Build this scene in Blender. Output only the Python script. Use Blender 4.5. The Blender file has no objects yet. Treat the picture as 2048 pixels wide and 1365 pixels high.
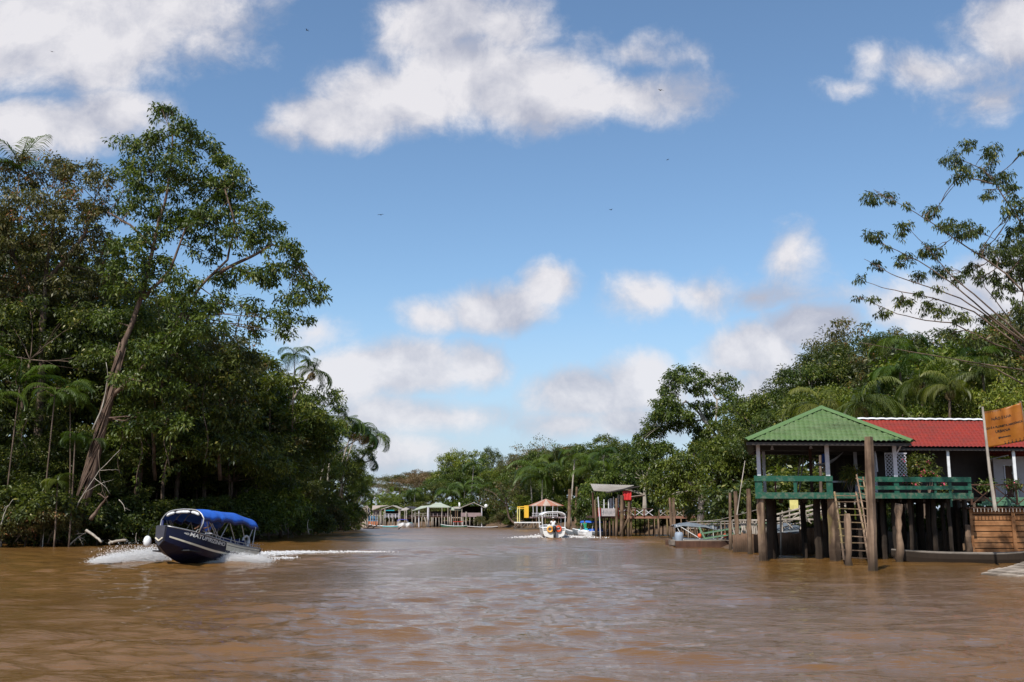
import bpy, bmesh, math, random
import numpy as np
from mathutils import Vector, Matrix, Euler
R = math.radians
sc = bpy.context.scene
col = sc.collection
# ------------------------------------------------------------------ camera
CAMH = 2.05; F = 2000.0; PITCH = math.atan(348.5 / F)
cam = bpy.data.cameras.new("camera"); cam.sensor_width = 36; cam.lens = 36 * F / 2048
cam.clip_start = 0.1; cam.clip_end = 9000
camo = bpy.data.objects.new("camera", cam); col.objects.link(camo)
camo.location = (0, 0, CAMH); camo.rotation_euler = (math.pi / 2 + PITCH, 0, 0)
sc.camera = camo
sc.render.resolution_x = 1024; sc.render.resolution_y = 682
# ------------------------------------------------------------------ light
SUN_EL = R(51); SUN_AZ = R(205)          # compass bearing of the sun, clockwise from +Y
sv = Vector((math.sin(SUN_AZ) * math.cos(SUN_EL), math.cos(SUN_AZ) * math.cos(SUN_EL), math.sin(SUN_EL)))
sun = bpy.data.lights.new("sun", 'SUN'); sun.energy = 5.0; sun.angle = R(0.53); sun.color = (1, 0.955, 0.88)
suno = bpy.data.objects.new("sun", sun); col.objects.link(suno)
suno.rotation_euler = sv.to_track_quat('Z', 'Y').to_euler()
sc.view_settings.view_transform = 'Standard'; sc.view_settings.look = 'None'
sc.view_settings.exposure = 0.0; sc.view_settings.gamma = 1
SKY = 0.095

def rayxy(px, py):
    xc = (px - 1024) / F; yc = -(py - 682.5) / F
    return Vector((xc, math.cos(PITCH) - yc * math.sin(PITCH), math.sin(PITCH) + yc * math.cos(PITCH)))
def P(px, py, Y):
    d = rayxy(px, py); t = Y / d.y
    return Vector((d.x * t, Y, CAMH + d.z * t))
def G(px, py, z=0.0):
    d = rayxy(px, py); t = (z - CAMH) / d.z
    return Vector((d.x * t, d.y * t, z))

# ------------------------------------------------------------------ world
w = bpy.data.worlds.new("World"); sc.world = w; w.use_nodes = True
nt = w.node_tree; nt.nodes.clear()
def N(t, **k):
    n = nt.nodes.new(t)
    for a, b in k.items(): setattr(n, a, b)
    return n
def L(a, b): nt.links.new(a, b)
def math_(op, a, b=None, c=None, clamp=False):
    n = N('ShaderNodeMath', operation=op); n.use_clamp = clamp
    for i, v in enumerate((a, b, c)):
        if v is None: continue
        if isinstance(v, (int, float)): n.inputs[i].default_value = v
        else: L(v, n.inputs[i])
    return n.outputs[0]
def vmath(op, a, b):
    n = N('ShaderNodeVectorMath', operation=op)
    for i, v in enumerate((a, b)):
        if isinstance(v, tuple): n.inputs[i].default_value = v
        elif v is not None: L(v, n.inputs[i])
    return n.outputs['Value'] if op == 'LENGTH' else n.outputs[0]
def mrange(v, a, b, c=0, d=1, mode='SMOOTHSTEP'):
    n = N('ShaderNodeMapRange'); n.interpolation_type = mode; L(v, n.inputs['Value'])
    for k, x in zip(('From Min', 'From Max', 'To Min', 'To Max'), (a, b, c, d)): n.inputs[k].default_value = x
    return n.outputs[0]
sky = N('ShaderNodeTexSky'); sky.sky_type = 'NISHITA'; sky.sun_disc = False
sky.sun_elevation = SUN_EL; sky.sun_rotation = SUN_AZ; sky.air_density = 1.0; sky.dust_density = 0.6; sky.ozone_density = 1.6
tc = N('ShaderNodeTexCoord'); sep = N('ShaderNodeSeparateXYZ'); L(tc.outputs['Generated'], sep.inputs[0])
yy = math_('MAXIMUM', sep.outputs['Y'], 0.05)
uu = math_('DIVIDE', sep.outputs['X'], yy); vv = math_('DIVIDE', sep.outputs['Z'], yy)
cx = N('ShaderNodeCombineXYZ'); L(uu, cx.inputs[0]); L(vv, cx.inputs[1]); uv = cx.outputs[0]
def noise(vec, scale, detail=5, rough=0.55, dist=0.0):
    n = N('ShaderNodeTexNoise'); n.inputs['Scale'].default_value = scale; n.inputs['Detail'].default_value = detail
    n.inputs['Roughness'].default_value = rough; n.inputs['Distortion'].default_value = dist; L(vec, n.inputs['Vector']); return n
wn = noise(uv, 4.0, 3, 0.62); wv = vmath('SUBTRACT', wn.outputs['Color'], (0.5, 0.5, 0.5)); wv = vmath('MULTIPLY', wv, (0.10, 0.06, 0))
uvw = vmath('ADD', uv, wv)
CL = [(90, 50, 420, 180, 1.3), (360, 0, 150, 110, .9), (60, 260, 270, 75, 1.0), (230, 230, 130, 80, .8), (-150, 150, 260, 260, 1.2),
      (860, 60, 140, 120, 1.1), (920, 150, 200, 110, 1.2), (690, 235, 170, 62, .85), (800, 190, 180, 85, 1.0), (1060, 180, 220, 100, 1.1),
      (1230, 190, 190, 62, .8), (1230, 105, 110, 45, .42), (1010, 60, 110, 90, .62), (560, 262, 60, 30, .35),
      (2030, 45, 150, 85, .8), (1850, 130, 150, 50, .62), (1745, 115, 85, 65, .58), (1700, 165, 80, 30, .4), (1990, 190, 110, 45, .36),
      (1580, 515, 40, 45, .28), (1520, 598, 110, 26, .4), (860, 635, 80, 40, .62), (980, 620, 135, 55, 1.0), (1110, 575, 60, 50, .7),
      (1300, 595, 95, 60, .85), (1400, 600, 105, 60, .7), (640, 670, 80, 40, .5), (800, 735, 175, 62, 1.05), (940, 725, 75, 62, .95), (690, 765, 120, 60, .8),
      (860, 830, 210, 40, .6), (760, 900, 200, 32, .34), (1180, 790, 150, 60, 1.05), (1280, 755, 90, 60, 1.05), (1130, 850, 150, 38, .55), (1240, 840, 120, 50, .8),
      (1520, 700, 140, 62, 1.25), (1620, 660, 90, 50, 1.05), (1890, 620, 150, 100, 1.2), (2010, 560, 110, 90, 1.2), (1560, 770, 200, 70, .9), (1440, 740, 80, 50, .8)]
acc = None
for (px, py, rx, ry, s) in CL:
    d = rayxy(px, py); kx = F / rx * .98; ky = F / ry * .98
    n = N('ShaderNodeVectorMath', operation='MULTIPLY_ADD'); L(uvw, n.inputs[0]); n.inputs[1].default_value = (kx, ky, 0)
    n.inputs[2].default_value = (-d.x / d.y * kx, -d.z / d.y * ky, 0)
    m = math_('MULTIPLY_ADD', vmath('LENGTH', n.outputs[0], None), -s, s)
    acc = m if acc is None else math_('SMOOTH_MAX', acc, m, 0.12)
acc = math_('MAXIMUM', acc, -0.6)
fb = noise(uvw, 6.5, 7, 0.64)
fb2 = noise(vmath('ADD', uvw, (0.012, 0.03, 0)), 6.5, 2, 0.6)
fn = math_('SUBTRACT', fb.outputs['Fac'], 0.5)
den = math_('ADD', acc, math_('MULTIPLY', fn, 2.3))
alpha = mrange(den, -0.20, 0.50)
alpha = math_('MULTIPLY', alpha, mrange(sep.outputs['Y'], 0.0, 0.25))
# clouds elsewhere in the sky, outside the photographed part
gn = noise(tc.outputs['Generated'], 2.3, 2, 0.55); ga = math_('MULTIPLY', mrange(gn.outputs['Fac'], 0.5, 0.66), mrange(sep.outputs['Y'], 0.35, -0.1))
alpha = math_('MAXIMUM', alpha, ga)
alpha = math_('MULTIPLY', alpha, mrange(sep.outputs['Z'], -0.01, 0.03))
alpha = math_('MULTIPLY', alpha, mrange(vv, 0.03, 0.24, 0.82, 0.95, 'LINEAR'))
shade = math_('ADD', math_('MULTIPLY', math_('SUBTRACT', fb.outputs['Fac'], fb2.outputs['Fac']), 4.6), math_('MULTIPLY_ADD', acc, 0.5, 0.36), clamp=True)
ccol = N('ShaderNodeMixRGB'); ccol.inputs[1].default_value = (5.0, 5.2, 6.2, 1); ccol.inputs[2].default_value = (8.9, 8.7, 9.0, 1); L(shade, ccol.inputs[0])
mul = N('ShaderNodeMixRGB', blend_type='MULTIPLY'); mul.inputs[0].default_value = 1; L(sky.outputs[0], mul.inputs[1]); mul.inputs[2].default_value = (1.34, 1.52, 1.60, 1)
hz = N('ShaderNodeMixRGB'); L(mrange(sep.outputs['Z'], 0.24, -0.02, 0, .85), hz.inputs[0]); L(mul.outputs[0], hz.inputs[1]); hz.inputs[2].default_value = (5.0, 6.1, 7.9, 1)
mix = N('ShaderNodeMixRGB'); L(alpha, mix.inputs[0]); L(hz.outputs[0], mix.inputs[1]); L(ccol.outputs[0], mix.inputs[2])
bg = N('ShaderNodeBackground'); bg.inputs['Strength'].default_value = SKY; L(mix.outputs[0], bg.inputs[0])
wo = N('ShaderNodeOutputWorld'); L(bg.outputs[0], wo.inputs[0])
w.cycles.sampling_method = 'NONE'
# ------------------------------------------------------------------ helpers
rng = np.random.default_rng(7); random.seed(7)
def tag(o, label=None, cat=None, group=None, kind=None):
    if label: o['label'] = label
    if cat: o['category'] = cat
    if group: o['group'] = group
    if kind: o['kind'] = kind
    return o
def empty(name, loc=(0, 0, 0), rz=0, label=None, cat=None, group=None):
    o = bpy.data.objects.new(name, None); col.objects.link(o); o.location = loc
    o.rotation_euler = (0, 0, rz); o.empty_display_size = .3
    return tag(o, label, cat, group)
def link(name, me, parent=None, loc=(0, 0, 0)):
    o = bpy.data.objects.new(name, me); col.objects.link(o); o.parent = parent; o.location = loc
    return o
def copy_tree(o, parent=None):
    c = o.copy(); col.objects.link(c); c.parent = parent
    for ch in o.children: copy_tree(ch, c)
    return c
class MB:
    def __init__(s): s.v = []; s.f = []
    def add(s, vs, fs):
        b = len(s.v); s.v += [tuple(v) for v in vs]; s.f += [tuple(b + i for i in f) for f in fs]
        return s
    def box(s, x0, y0, z0, x1, y1, z1):
        return s.add([(x0, y0, z0), (x1, y0, z0), (x1, y1, z0), (x0, y1, z0), (x0, y0, z1), (x1, y0, z1), (x1, y1, z1), (x0, y1, z1)],
                     [(0, 3, 2, 1), (4, 5, 6, 7), (0, 1, 5, 4), (1, 2, 6, 5), (2, 3, 7, 6), (3, 0, 4, 7)])
    def bar(s, p0, p1, w, h=None, up=(0, 0, 1)):
        h = h or w; p0 = Vector(p0); p1 = Vector(p1); d = (p1 - p0).normalized(); up = Vector(up)
        if abs(d.dot(up)) > .98: up = Vector((0, 1, 0))
        a = d.cross(up).normalized() * w / 2; b = a.cross(d).normalized() * h / 2
        vs = [p + i * a + j * b for p in (p0, p1) for i, j in ((-1, -1), (1, -1), (1, 1), (-1, 1))]
        return s.add(vs, [(0, 1, 2, 3), (7, 6, 5, 4), (0, 4, 5, 1), (1, 5, 6, 2), (2, 6, 7, 3), (3, 7, 4, 0)])
    def tube(s, pts, r, n=6, cap=True):
        pts = [Vector(p) for p in pts]; m = len(pts)
        rs = [r] * m if isinstance(r, (int, float)) else list(r)
        b = len(s.v); ref = None
        for i, p in enumerate(pts):
            d = (pts[min(i + 1, m - 1)] - pts[max(i - 1, 0)])
            d = d.normalized() if d.length > 1e-9 else Vector((0, 0, 1))
            if ref is None: ref = Vector((1, 0, 0)) if abs(d.x) < .9 else Vector((0, 1, 0))
            a = (ref - d * ref.dot(d)).normalized(); c = d.cross(a); ref = a
            for k in range(n):
                t = 2 * math.pi * k / n; q = p + (a * math.cos(t) + c * math.sin(t)) * rs[i]
                s.v.append((q.x, q.y, q.z))
        for i in range(m - 1):
            for k in range(n):
                k2 = (k + 1) % n; s.f.append((b + i * n + k, b + i * n + k2, b + (i + 1) * n + k2, b + (i + 1) * n + k))
        if cap:
            s.f.append(tuple(b + k for k in range(n))[::-1]); s.f.append(tuple(b + (m - 1) * n + k for k in range(n)))
        return s
    def ellipsoid(s, c, r, nu=12, nv=8):
        vs = []; fs = []
        for j in range(nv + 1):
            th = math.pi * j / nv
            for i in range(nu):
                ph = 2 * math.pi * i / nu
                vs.append((c[0] + r[0] * math.sin(th) * math.cos(ph), c[1] + r[1] * math.sin(th) * math.sin(ph), c[2] + r[2] * math.cos(th)))
        for j in range(nv):
            for i in range(nu):
                fs.append((j * nu + i, (j + 1) * nu + i, (j + 1) * nu + (i + 1) % nu, j * nu + (i + 1) % nu))
        return s.add(vs, fs)
    def torus(s, c, R0, r0, ax='z', nu=20, nv=8):
        vs = []; fs = []
        for i in range(nu):
            a = 2 * math.pi * i / nu
            for j in range(nv):
                b = 2 * math.pi * j / nv; q = (R0 + r0 * math.cos(b)); x, y, z = q * math.cos(a), q * math.sin(a), r0 * math.sin(b)
                if ax == 'y': x, y, z = x, z, y
                if ax == 'x': x, y, z = z, x, y
                vs.append((c[0] + x, c[1] + y, c[2] + z))
        for i in range(nu):
            for j in range(nv):
                fs.append((i * nv + j, ((i + 1) % nu) * nv + j, ((i + 1) % nu) * nv + (j + 1) % nv, i * nv + (j + 1) % nv))
        return s.add(vs, fs)
    def mesh(s, name, mat, smooth=False):
        me = bpy.data.meshes.new(name); me.from_pydata(s.v, [], s.f); me.materials.append(mat)
        if smooth: me.polygons.foreach_set('use_smooth', [True] * len(me.polygons))
        me.update(); return me
    def build(s, name, mat, parent=None, smooth=False, loc=(0, 0, 0)):
        r = parent
        while r is not None and r.parent is not None: r = r.parent
        if r is not None and 'skewed' in r: s.v = [(x + y * SKEW, y, z) for x, y, z in s.v]
        return link(name, s.mesh(name, mat, smooth), parent, loc)
def np_mesh(name, v, q, mat, tone=None, smooth=False):
    me = bpy.data.meshes.new(name); nq = len(q); k = q.shape[1]
    me.vertices.add(len(v)); me.vertices.foreach_set('co', np.ascontiguousarray(v, dtype=np.float32).ravel())
    me.loops.add(nq * k); me.loops.foreach_set('vertex_index', np.ascontiguousarray(q, dtype=np.int32).ravel())
    me.polygons.add(nq); me.polygons.foreach_set('loop_start', np.arange(nq, dtype=np.int32) * k)
    me.polygons.foreach_set('loop_total', np.full(nq, k, dtype=np.int32))
    if smooth: me.polygons.foreach_set('use_smooth', np.ones(nq, dtype=bool))
    me.materials.append(mat); me.update(calc_edges=True)
    if tone is not None:
        a = me.attributes.new('tone', 'FLOAT', 'FACE'); a.data.foreach_set('value', np.asarray(tone, dtype=np.float32))
    return me
# ------------------------------------------------------------------ materials
def newmat(name):
    m = bpy.data.materials.new(name); m.use_nodes = True; t = m.node_tree; t.nodes.clear(); return m, t
def MN(t, typ, ins=None, **k):
    n = t.nodes.new(typ)
    for a, b in k.items(): setattr(n, a, b)
    for a, b in (ins or {}).items():
        if hasattr(b, 'is_output') or isinstance(b, bpy.types.NodeSocket): t.links.new(b, n.inputs[a])
        else: n.inputs[a].default_value = b
    return n
def c4(c): return (c[0], c[1], c[2], 1)
def mixc(t, f, a, b, mode='MIX'):
    n = t.nodes.new('ShaderNodeMixRGB'); n.blend_type = mode
    for i, v in enumerate((f, a, b)):
        if isinstance(v, bpy.types.NodeSocket): t.links.new(v, n.inputs[i])
        else: n.inputs[i].default_value = v if i == 0 else c4(v)
    return n.outputs[0]
def finish(t, colr, rough=.7, spec=.3, bump=None, bs=.3, bd=.02, metal=0, extra=None):
    b = MN(t, 'ShaderNodeBsdfPrincipled', {'Roughness': rough, 'Specular IOR Level': spec, 'Metallic': metal})
    if isinstance(colr, bpy.types.NodeSocket): t.links.new(colr, b.inputs['Base Color'])
    else: b.inputs['Base Color'].default_value = c4(colr)
    if bump is not None:
        bn = MN(t, 'ShaderNodeBump', {'Strength': bs, 'Distance': bd, 'Height': bump}); t.links.new(bn.outputs[0], b.inputs['Normal'])
    o = MN(t, 'ShaderNodeOutputMaterial'); t.links.new(b.outputs[0], o.inputs[0]); return b
def ramp(t, v, lo, hi):
    return MN(t, 'ShaderNodeMapRange', {'Value': v, 'From Min': lo, 'From Max': hi}).outputs[0]
def mnoise(t, scale, stretch=(1, 1, 1), detail=3, rough=.6, coord='Object'):
    tcn = MN(t, 'ShaderNodeTexCoord'); mp = MN(t, 'ShaderNodeMapping', {'Vector': tcn.outputs[coord]}); mp.inputs['Scale'].default_value = stretch
    return MN(t, 'ShaderNodeTexNoise', {'Vector': mp.outputs[0], 'Scale': scale, 'Detail': detail, 'Roughness': rough}).outputs['Fac']
def wood(name, a, b, axis='z', wet=True, rough=.85, streak=6, stain=None, lichen=False):
    m, t = newmat(name)
    st = {'z': (1, 1, .06), 'x': (.06, 1, 1), 'y': (1, .06, 1)}[axis]
    n1 = mnoise(t, streak, st, 4, .65); n2 = mnoise(t, .9, (1, 1, 1), 3, .6)
    c = mixc(t, ramp(t, n1, .36, .62), a, b)
    c = mixc(t, ramp(t, n2, .45, .7), c, stain or tuple(x * .55 for x in a))
    if lichen: c = mixc(t, MN(t, 'ShaderNodeMapRange', {'Value': mnoise(t, .7, (1, 1, .6), 5, .7), 'From Min': .52, 'From Max': .66, 'To Min': 0, 'To Max': .5}).outputs[0], c, (.24, .20, .055))
    if wet:
        g = MN(t, 'ShaderNodeNewGeometry'); s = MN(t, 'ShaderNodeSeparateXYZ', {0: g.outputs['Position']})
        ad = MN(t, 'ShaderNodeMath', {0: s.outputs['Z'], 1: n1}, operation='SUBTRACT')
        k = MN(t, 'ShaderNodeMapRange', {'Value': ad.outputs[0], 'From Min': -.35, 'From Max': .55, 'To Min': .85, 'To Max': 0}).outputs[0]
        c = mixc(t, k, c, (.03, .02, .013))
    finish(t, c, rough, .25, n1, .5, .02); return m
def paint(name, a, b=None, rough=.55, scale=3, spec=.4, metal=0, bump=.12, lo=.42, hi=.72):
    m, t = newmat(name); b = b or tuple(x * .7 for x in a)
    n1 = mnoise(t, scale, (1, 1, 1), 5, .65); finish(t, mixc(t, ramp(t, n1, lo, hi), a, b), rough, spec, n1, bump, .01, metal); return m
def leafmat(name, a, b, c=None, trans=.25, rough=.45, spec=.38):
    m, t = newmat(name)
    at = MN(t, 'ShaderNodeAttribute', attribute_name='tone'); oi = MN(t, 'ShaderNodeObjectInfo')
    k = mixc(t, at.outputs['Fac'], a, b)
    k = mixc(t, ramp(t, at.outputs['Fac'], .93, .96), k, c or tuple(x * 1.5 for x in b))
    hsv = MN(t, 'ShaderNodeHueSaturation', {'Color': k, 'Saturation': 1.0})
    t.links.new(MN(t, 'ShaderNodeMapRange', {'Value': oi.outputs['Random'], 'To Min': .485, 'To Max': .515}).outputs[0], hsv.inputs['Hue'])
    t.links.new(MN(t, 'ShaderNodeMapRange', {'Value': oi.outputs['Random'], 'To Min': 1.15, 'To Max': .85}).outputs[0], hsv.inputs['Value'])
    b_ = MN(t, 'ShaderNodeBsdfPrincipled', {'Base Color': hsv.outputs[0], 'Roughness': rough, 'Specular IOR Level': spec})
    tr = MN(t, 'ShaderNodeBsdfTranslucent', {'Color': mixc(t, 1.0, hsv.outputs[0], (1.5, 1.7, .5), 'MULTIPLY')})
    mx = MN(t, 'ShaderNodeMixShader', {0: trans, 1: b_.outputs[0], 2: tr.outputs[0]})
    o = MN(t, 'ShaderNodeOutputMaterial'); t.links.new(mx.outputs[0], o.inputs[0]); return m
M = dict(
    pile=wood('weathered_pile_wood', (.10, .062, .04), (.31, .21, .14), lichen=True),
    grey=wood('grey_driftwood', (.34, .29, .24), (.52, .46, .40)),
    dark=wood('dark_and_shade_toned_wood', (.022, .016, .012), (.05, .036, .026)),  # dark wood; on inner piles and the pavilion's back panel its colour holds shade
    red=wood('reddish_plank_wood', (.20, .085, .055), (.36, .19, .14), 'x'),
    palis=wood('brown_palisade_wood', (.20, .12, .075), (.30, .19, .13), 'z'),
    pank=wood('orange_brown_fence_planks', (.30, .13, .05), (.42, .21, .095), 'x', wet=False, streak=9),
    plankg=wood('bleached_boardwalk_planks', (.24, .19, .145), (.44, .37, .30), 'x', wet=False, streak=4),
    darkf=wood('dark_stained_frame_wood', (.06, .03, .02), (.11, .055, .035), 'z', wet=False),
    bark=wood('brown_tree_bark', (.10, .068, .048), (.22, .16, .12), 'z', wet=False, streak=5),
    palebark=wood('pale_grey_bark', (.34, .29, .24), (.50, .45, .38), 'z', wet=False, streak=5),
    redbark=wood('reddish_bark', (.09, .055, .04), (.19, .13, .095), 'z', wet=False, streak=5),
    green=paint('green_railing_paint', (.012, .085, .052), (.07, .13, .09), .55, 5, lo=.52, hi=.66),
    greenold=paint('worn_green_board_paint', (.015, .09, .055), (.10, .13, .09), .65, 5, lo=.46, hi=.62),
    palegreen=paint('pale_green_siding', (.10, .22, .13), (.14, .27, .17), .6),
    white=paint('white_post_paint', (.62, .60, .64), (.48, .46, .48), .6, 4),
    whitec=paint('white_gloss_paint', (.80, .80, .80), (.66, .66, .66), .35, 4),
    greenroof=paint('green_roof_tile', (.085, .145, .048), (.125, .175, .085), .5, 1.6, .35),
    cap=paint('green_ridge_cap', (.10, .175, .055), (.125, .195, .075), .5),
    redroof=paint('red_roof_tile', (.25, .030, .018), (.17, .028, .024), .5, 1.4, .35),
    thatch=paint('bleached_thatch', (.42, .35, .29), (.27, .21, .17), .9, 3),
    tin=paint('pale_corrugated_sheet', (.42, .38, .33), (.30, .25, .21), .6, 1.2),
    palegreenroof=paint('pale_green_roof_sheet', (.36, .40, .30), (.46, .47, .40), .6, 1.2),
    rust=paint('rusty_striped_roof_sheet', (.42, .22, .16), (.50, .42, .38), .6, .9, lo=.45, hi=.55),
    darkroof=paint('dark_roof_underside_and_shaded_slope', (.05, .04, .035)), wallw=paint('off_white_wall_paint', (.42, .38, .38), (.36, .32, .32)),  # darkroof also puts shade into the open shed's right slope
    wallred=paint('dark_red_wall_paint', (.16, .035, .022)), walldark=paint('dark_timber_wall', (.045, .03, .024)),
    mauve=paint('mauve_grey_boards', (.26, .19, .19), (.34, .25, .25)), blue=paint('blue_wall_paint', (.07, .19, .33)), orange=paint('orange_wall_paint', (.48, .16, .07)),
    yellow=paint('yellow_paint', (.80, .48, .04), (.66, .36, .03)), ltyellow=paint('pale_yellow_sheet', (.75, .68, .25)),
    redcloth=paint('bright_red_cloth', (.62, .03, .03)), mud=paint('brown_river_mud', (.10, .062, .035), (.16, .10, .06), .8, 1.5),
    navy=paint('navy_hull_paint', (.003, .004, .024), (.004, .005, .016), .38, 2, .35, bump=.02), cream=paint('cream_hull_panel', (.68, .62, .48), (.56, .50, .38), .45),
    bluecan=paint('blue_canvas', (.025, .12, .52), (.018, .09, .42), .6, 2, .3), navycan=paint('navy_canvas', (.012, .02, .09)),
    steel=paint('brushed_steel_tube', (.40, .39, .38), (.30, .29, .28), .35, 6, .5, .5), black=paint('black_rubber', (.018, .018, .02), rough=.6),
    greyrub=paint('grey_rubber_bumper', (.045, .043, .055)), alu=paint('white_aluminium_hull', (.78, .77, .74), (.70, .69, .66), .4), clear=paint('rolled_clear_plastic', (.72, .72, .72), (.5, .5, .5), .25, 9, .6),
    lifeo=paint('orange_life_ring', (.70, .09, .03), (.8, .14, .05)), lifey=paint('yellow_life_ring', (.85, .45, .10), (.85, .36, .06)),
    seat=paint('dark_blue_seat_cloth', (.012, .02, .12)), barrel=paint('grey_blue_plastic', (.28, .33, .40)), tarp=paint('blue_grey_tarp', (.12, .14, .16), (.22, .24, .26)),
    greenmet=paint('green_steel', (.12, .22, .13), (.18, .28, .18)), skin=paint('brown_skin', (.20, .10, .06)), hair=paint('black_hair', (.012, .01, .01)),
    shirtw=paint('white_shirt', (.78, .78, .78)), shirtg=paint('green_shirt', (.02, .28, .13)), shirtb=paint('blue_shirt', (.08, .16, .62)), shortk=paint('dark_shorts', (.03, .03, .05)),
    teal=paint('turquoise_hull_paint', (.04, .36, .42)), purple=paint('violet_blue_canvas', (.08, .07, .36)), redp=paint('red_paint', (.55, .05, .03)),
    bird=paint('dark_plumage', (.02, .02, .022)), cloth=paint('striped_hammock_cloth', (.34, .33, .34), (.12, .12, .14), .9, 8), ink=paint('black_lettering', (.012, .01, .01)),
    lettw=paint('white_lettering', (.75, .72, .66)), flowerp=paint('pink_petals', (.75, .12, .2)), shirtp=paint('pink_cloth', (.5, .15, .2)))
def roofmat(name, a, b, dirt):
    m, t = newmat(name); n1 = mnoise(t, 1.3, (1, 1, 1), 5, .7); n2 = mnoise(t, .55, (1, 1, 2.5), 6, .75); n3 = mnoise(t, 7, (1, 1, .3), 3, .6)
    c = mixc(t, ramp(t, n1, .38, .66), a, b); c = mixc(t, MN(t, 'ShaderNodeMapRange', {'Value': n2, 'From Min': .5, 'From Max': .72, 'To Min': 0, 'To Max': .7}).outputs[0], c, dirt)
    c = mixc(t, MN(t, 'ShaderNodeMapRange', {'Value': n3, 'From Min': .52, 'From Max': .72, 'To Min': 0, 'To Max': .45}).outputs[0], c, dirt); finish(t, c, .6, .25, n3, .3, .01); return m
M['greenroof'] = roofmat('green_roof_tile', (.085, .150, .048), (.13, .185, .085), (.05, .065, .03))
M['redroof'] = roofmat('red_roof_tile', (.27, .030, .018), (.19, .028, .022), (.10, .035, .028))
M['leafA'] = leafmat('dark_glossy_leaf', (.014, .026, .005), (.105, .128, .020), (.24, .22, .05))
M['leafB'] = leafmat('bright_yellow_green_leaf', (.034, .058, .008), (.20, .24, .026), (.24, .22, .04))
M['leafC'] = leafmat('mid_green_leaf', (.020, .040, .007), (.150, .185, .024), (.18, .18, .04))
M['leafD'] = leafmat('olive_leaf', (.032, .040, .012), (.155, .145, .045), (.26, .13, .05))
M['leafR'] = leafmat('rusty_blossom_leaf', (.12, .075, .04), (.26, .15, .08), (.35, .22, .15))
M['palm'] = leafmat('palm_frond', (.020, .045, .008), (.10, .145, .022), (.26, .24, .06), .3)
M['palmy'] = leafmat('yellowing_palm_frond', (.04, .06, .010), (.17, .18, .035), (.42, .26, .05), .35)
M['straw'] = leafmat('dry_straw_frond', (.22, .14, .07), (.42, .30, .17), (.45, .2, .08), .3, .8)
# striped rusty roof: alternate panels
m, t = newmat('rust_and_grey_striped_roof'); g = MN(t, 'ShaderNodeTexCoord'); s = MN(t, 'ShaderNodeSeparateXYZ', {0: g.outputs['Object']})
at2 = MN(t, 'ShaderNodeMath', {0: s.outputs['Y'], 1: s.outputs['X']}, operation='ARCTAN2'); sn = MN(t, 'ShaderNodeMath', {0: at2.outputs[0], 1: 7.0}, operation='MULTIPLY')
sn = MN(t, 'ShaderNodeMath', {0: sn.outputs[0]}, operation='SINE')
finish(t, mixc(t, ramp(t, mnoise(t, 3, (1, 1, 1)), .4, .7), mixc(t, ramp(t, sn.outputs[0], -.1, .1), (.42, .14, .085), (.46, .38, .32)), (.36, .24, .18)), .7); M['stripe'] = m
# translucent orange banner fabric
m, t = newmat('orange_banner_fabric'); n1 = mnoise(t, 2.2, (1, 1, 1), 4); kc = mixc(t, ramp(t, n1, .35, .7), (.32, .095, .007), (.42, .15, .014))
b1 = MN(t, 'ShaderNodeBsdfPrincipled', {'Base Color': kc, 'Roughness': .45}); b2 = MN(t, 'ShaderNodeBsdfTranslucent', {'Color': kc}); mx = MN(t, 'ShaderNodeMixShader', {0: .2, 1: b1.outputs[0], 2: b2.outputs[0]})
t.links.new(mx.outputs[0], MN(t, 'ShaderNodeOutputMaterial').inputs[0]); M['banner'] = m
# foam
m, t = newmat('white_foam'); b1 = MN(t, 'ShaderNodeBsdfPrincipled', {'Base Color': (.92, .91, .90, 1), 'Roughness': .6}); b2 = MN(t, 'ShaderNodeBsdfTranslucent', {'Color': (.9, .9, .9, 1)})
mx = MN(t, 'ShaderNodeMixShader', {0: .35, 1: b1.outputs[0], 2: b2.outputs[0]}); t.links.new(mx.outputs[0], MN(t, 'ShaderNodeOutputMaterial').inputs[0]); M['foam'] = m
# river water: silty brown body colour under a reflecting rippled skin
m, t = newmat('silty_river_water')
tcn = MN(t, 'ShaderNodeTexCoord'); mp = MN(t, 'ShaderNodeMapping', {'Vector': tcn.outputs['Object']}); mp.inputs['Scale'].default_value = (.30, 1.0, 1); mp.inputs['Rotation'].default_value = (0, 0, .12)
big = MN(t, 'ShaderNodeTexNoise', {'Vector': mp.outputs[0], 'Scale': .09, 'Detail': 3}).outputs['Fac']
f1 = MN(t, 'ShaderNodeTexNoise', {'Vector': mp.outputs[0], 'Scale': 6.5, 'Detail': 5, 'Roughness': .62}).outputs['Fac']
f2 = MN(t, 'ShaderNodeTexNoise', {'Vector': mp.outputs[0], 'Scale': 2.6, 'Detail': 3, 'Roughness': .6}).outputs['Fac']
hh = MN(t, 'ShaderNodeMath', {0: f2, 1: 1.2, 2: f1}, operation='MULTIPLY_ADD').outputs[0]
c = mixc(t, ramp(t, big, .35, .65), (.142, .069, .018), (.178, .089, .026))
finish(t, c, .07, .5, hh, .6, .05); t.nodes['Principled BSDF'].inputs['IOR'].default_value = 1.58
sxy = MN(t, 'ShaderNodeSeparateXYZ', {0: tcn.outputs['Object']}); far = ramp(t, sxy.outputs['Y'], 28, 120)      # wind-ruffled upstream reach
ruf = MN(t, 'ShaderNodeMath', {0: far, 1: .24, 2: .06}, operation='MULTIPLY_ADD'); t.links.new(ruf.outputs[0], t.nodes['Principled BSDF'].inputs['Roughness']); M['water'] = m
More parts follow.
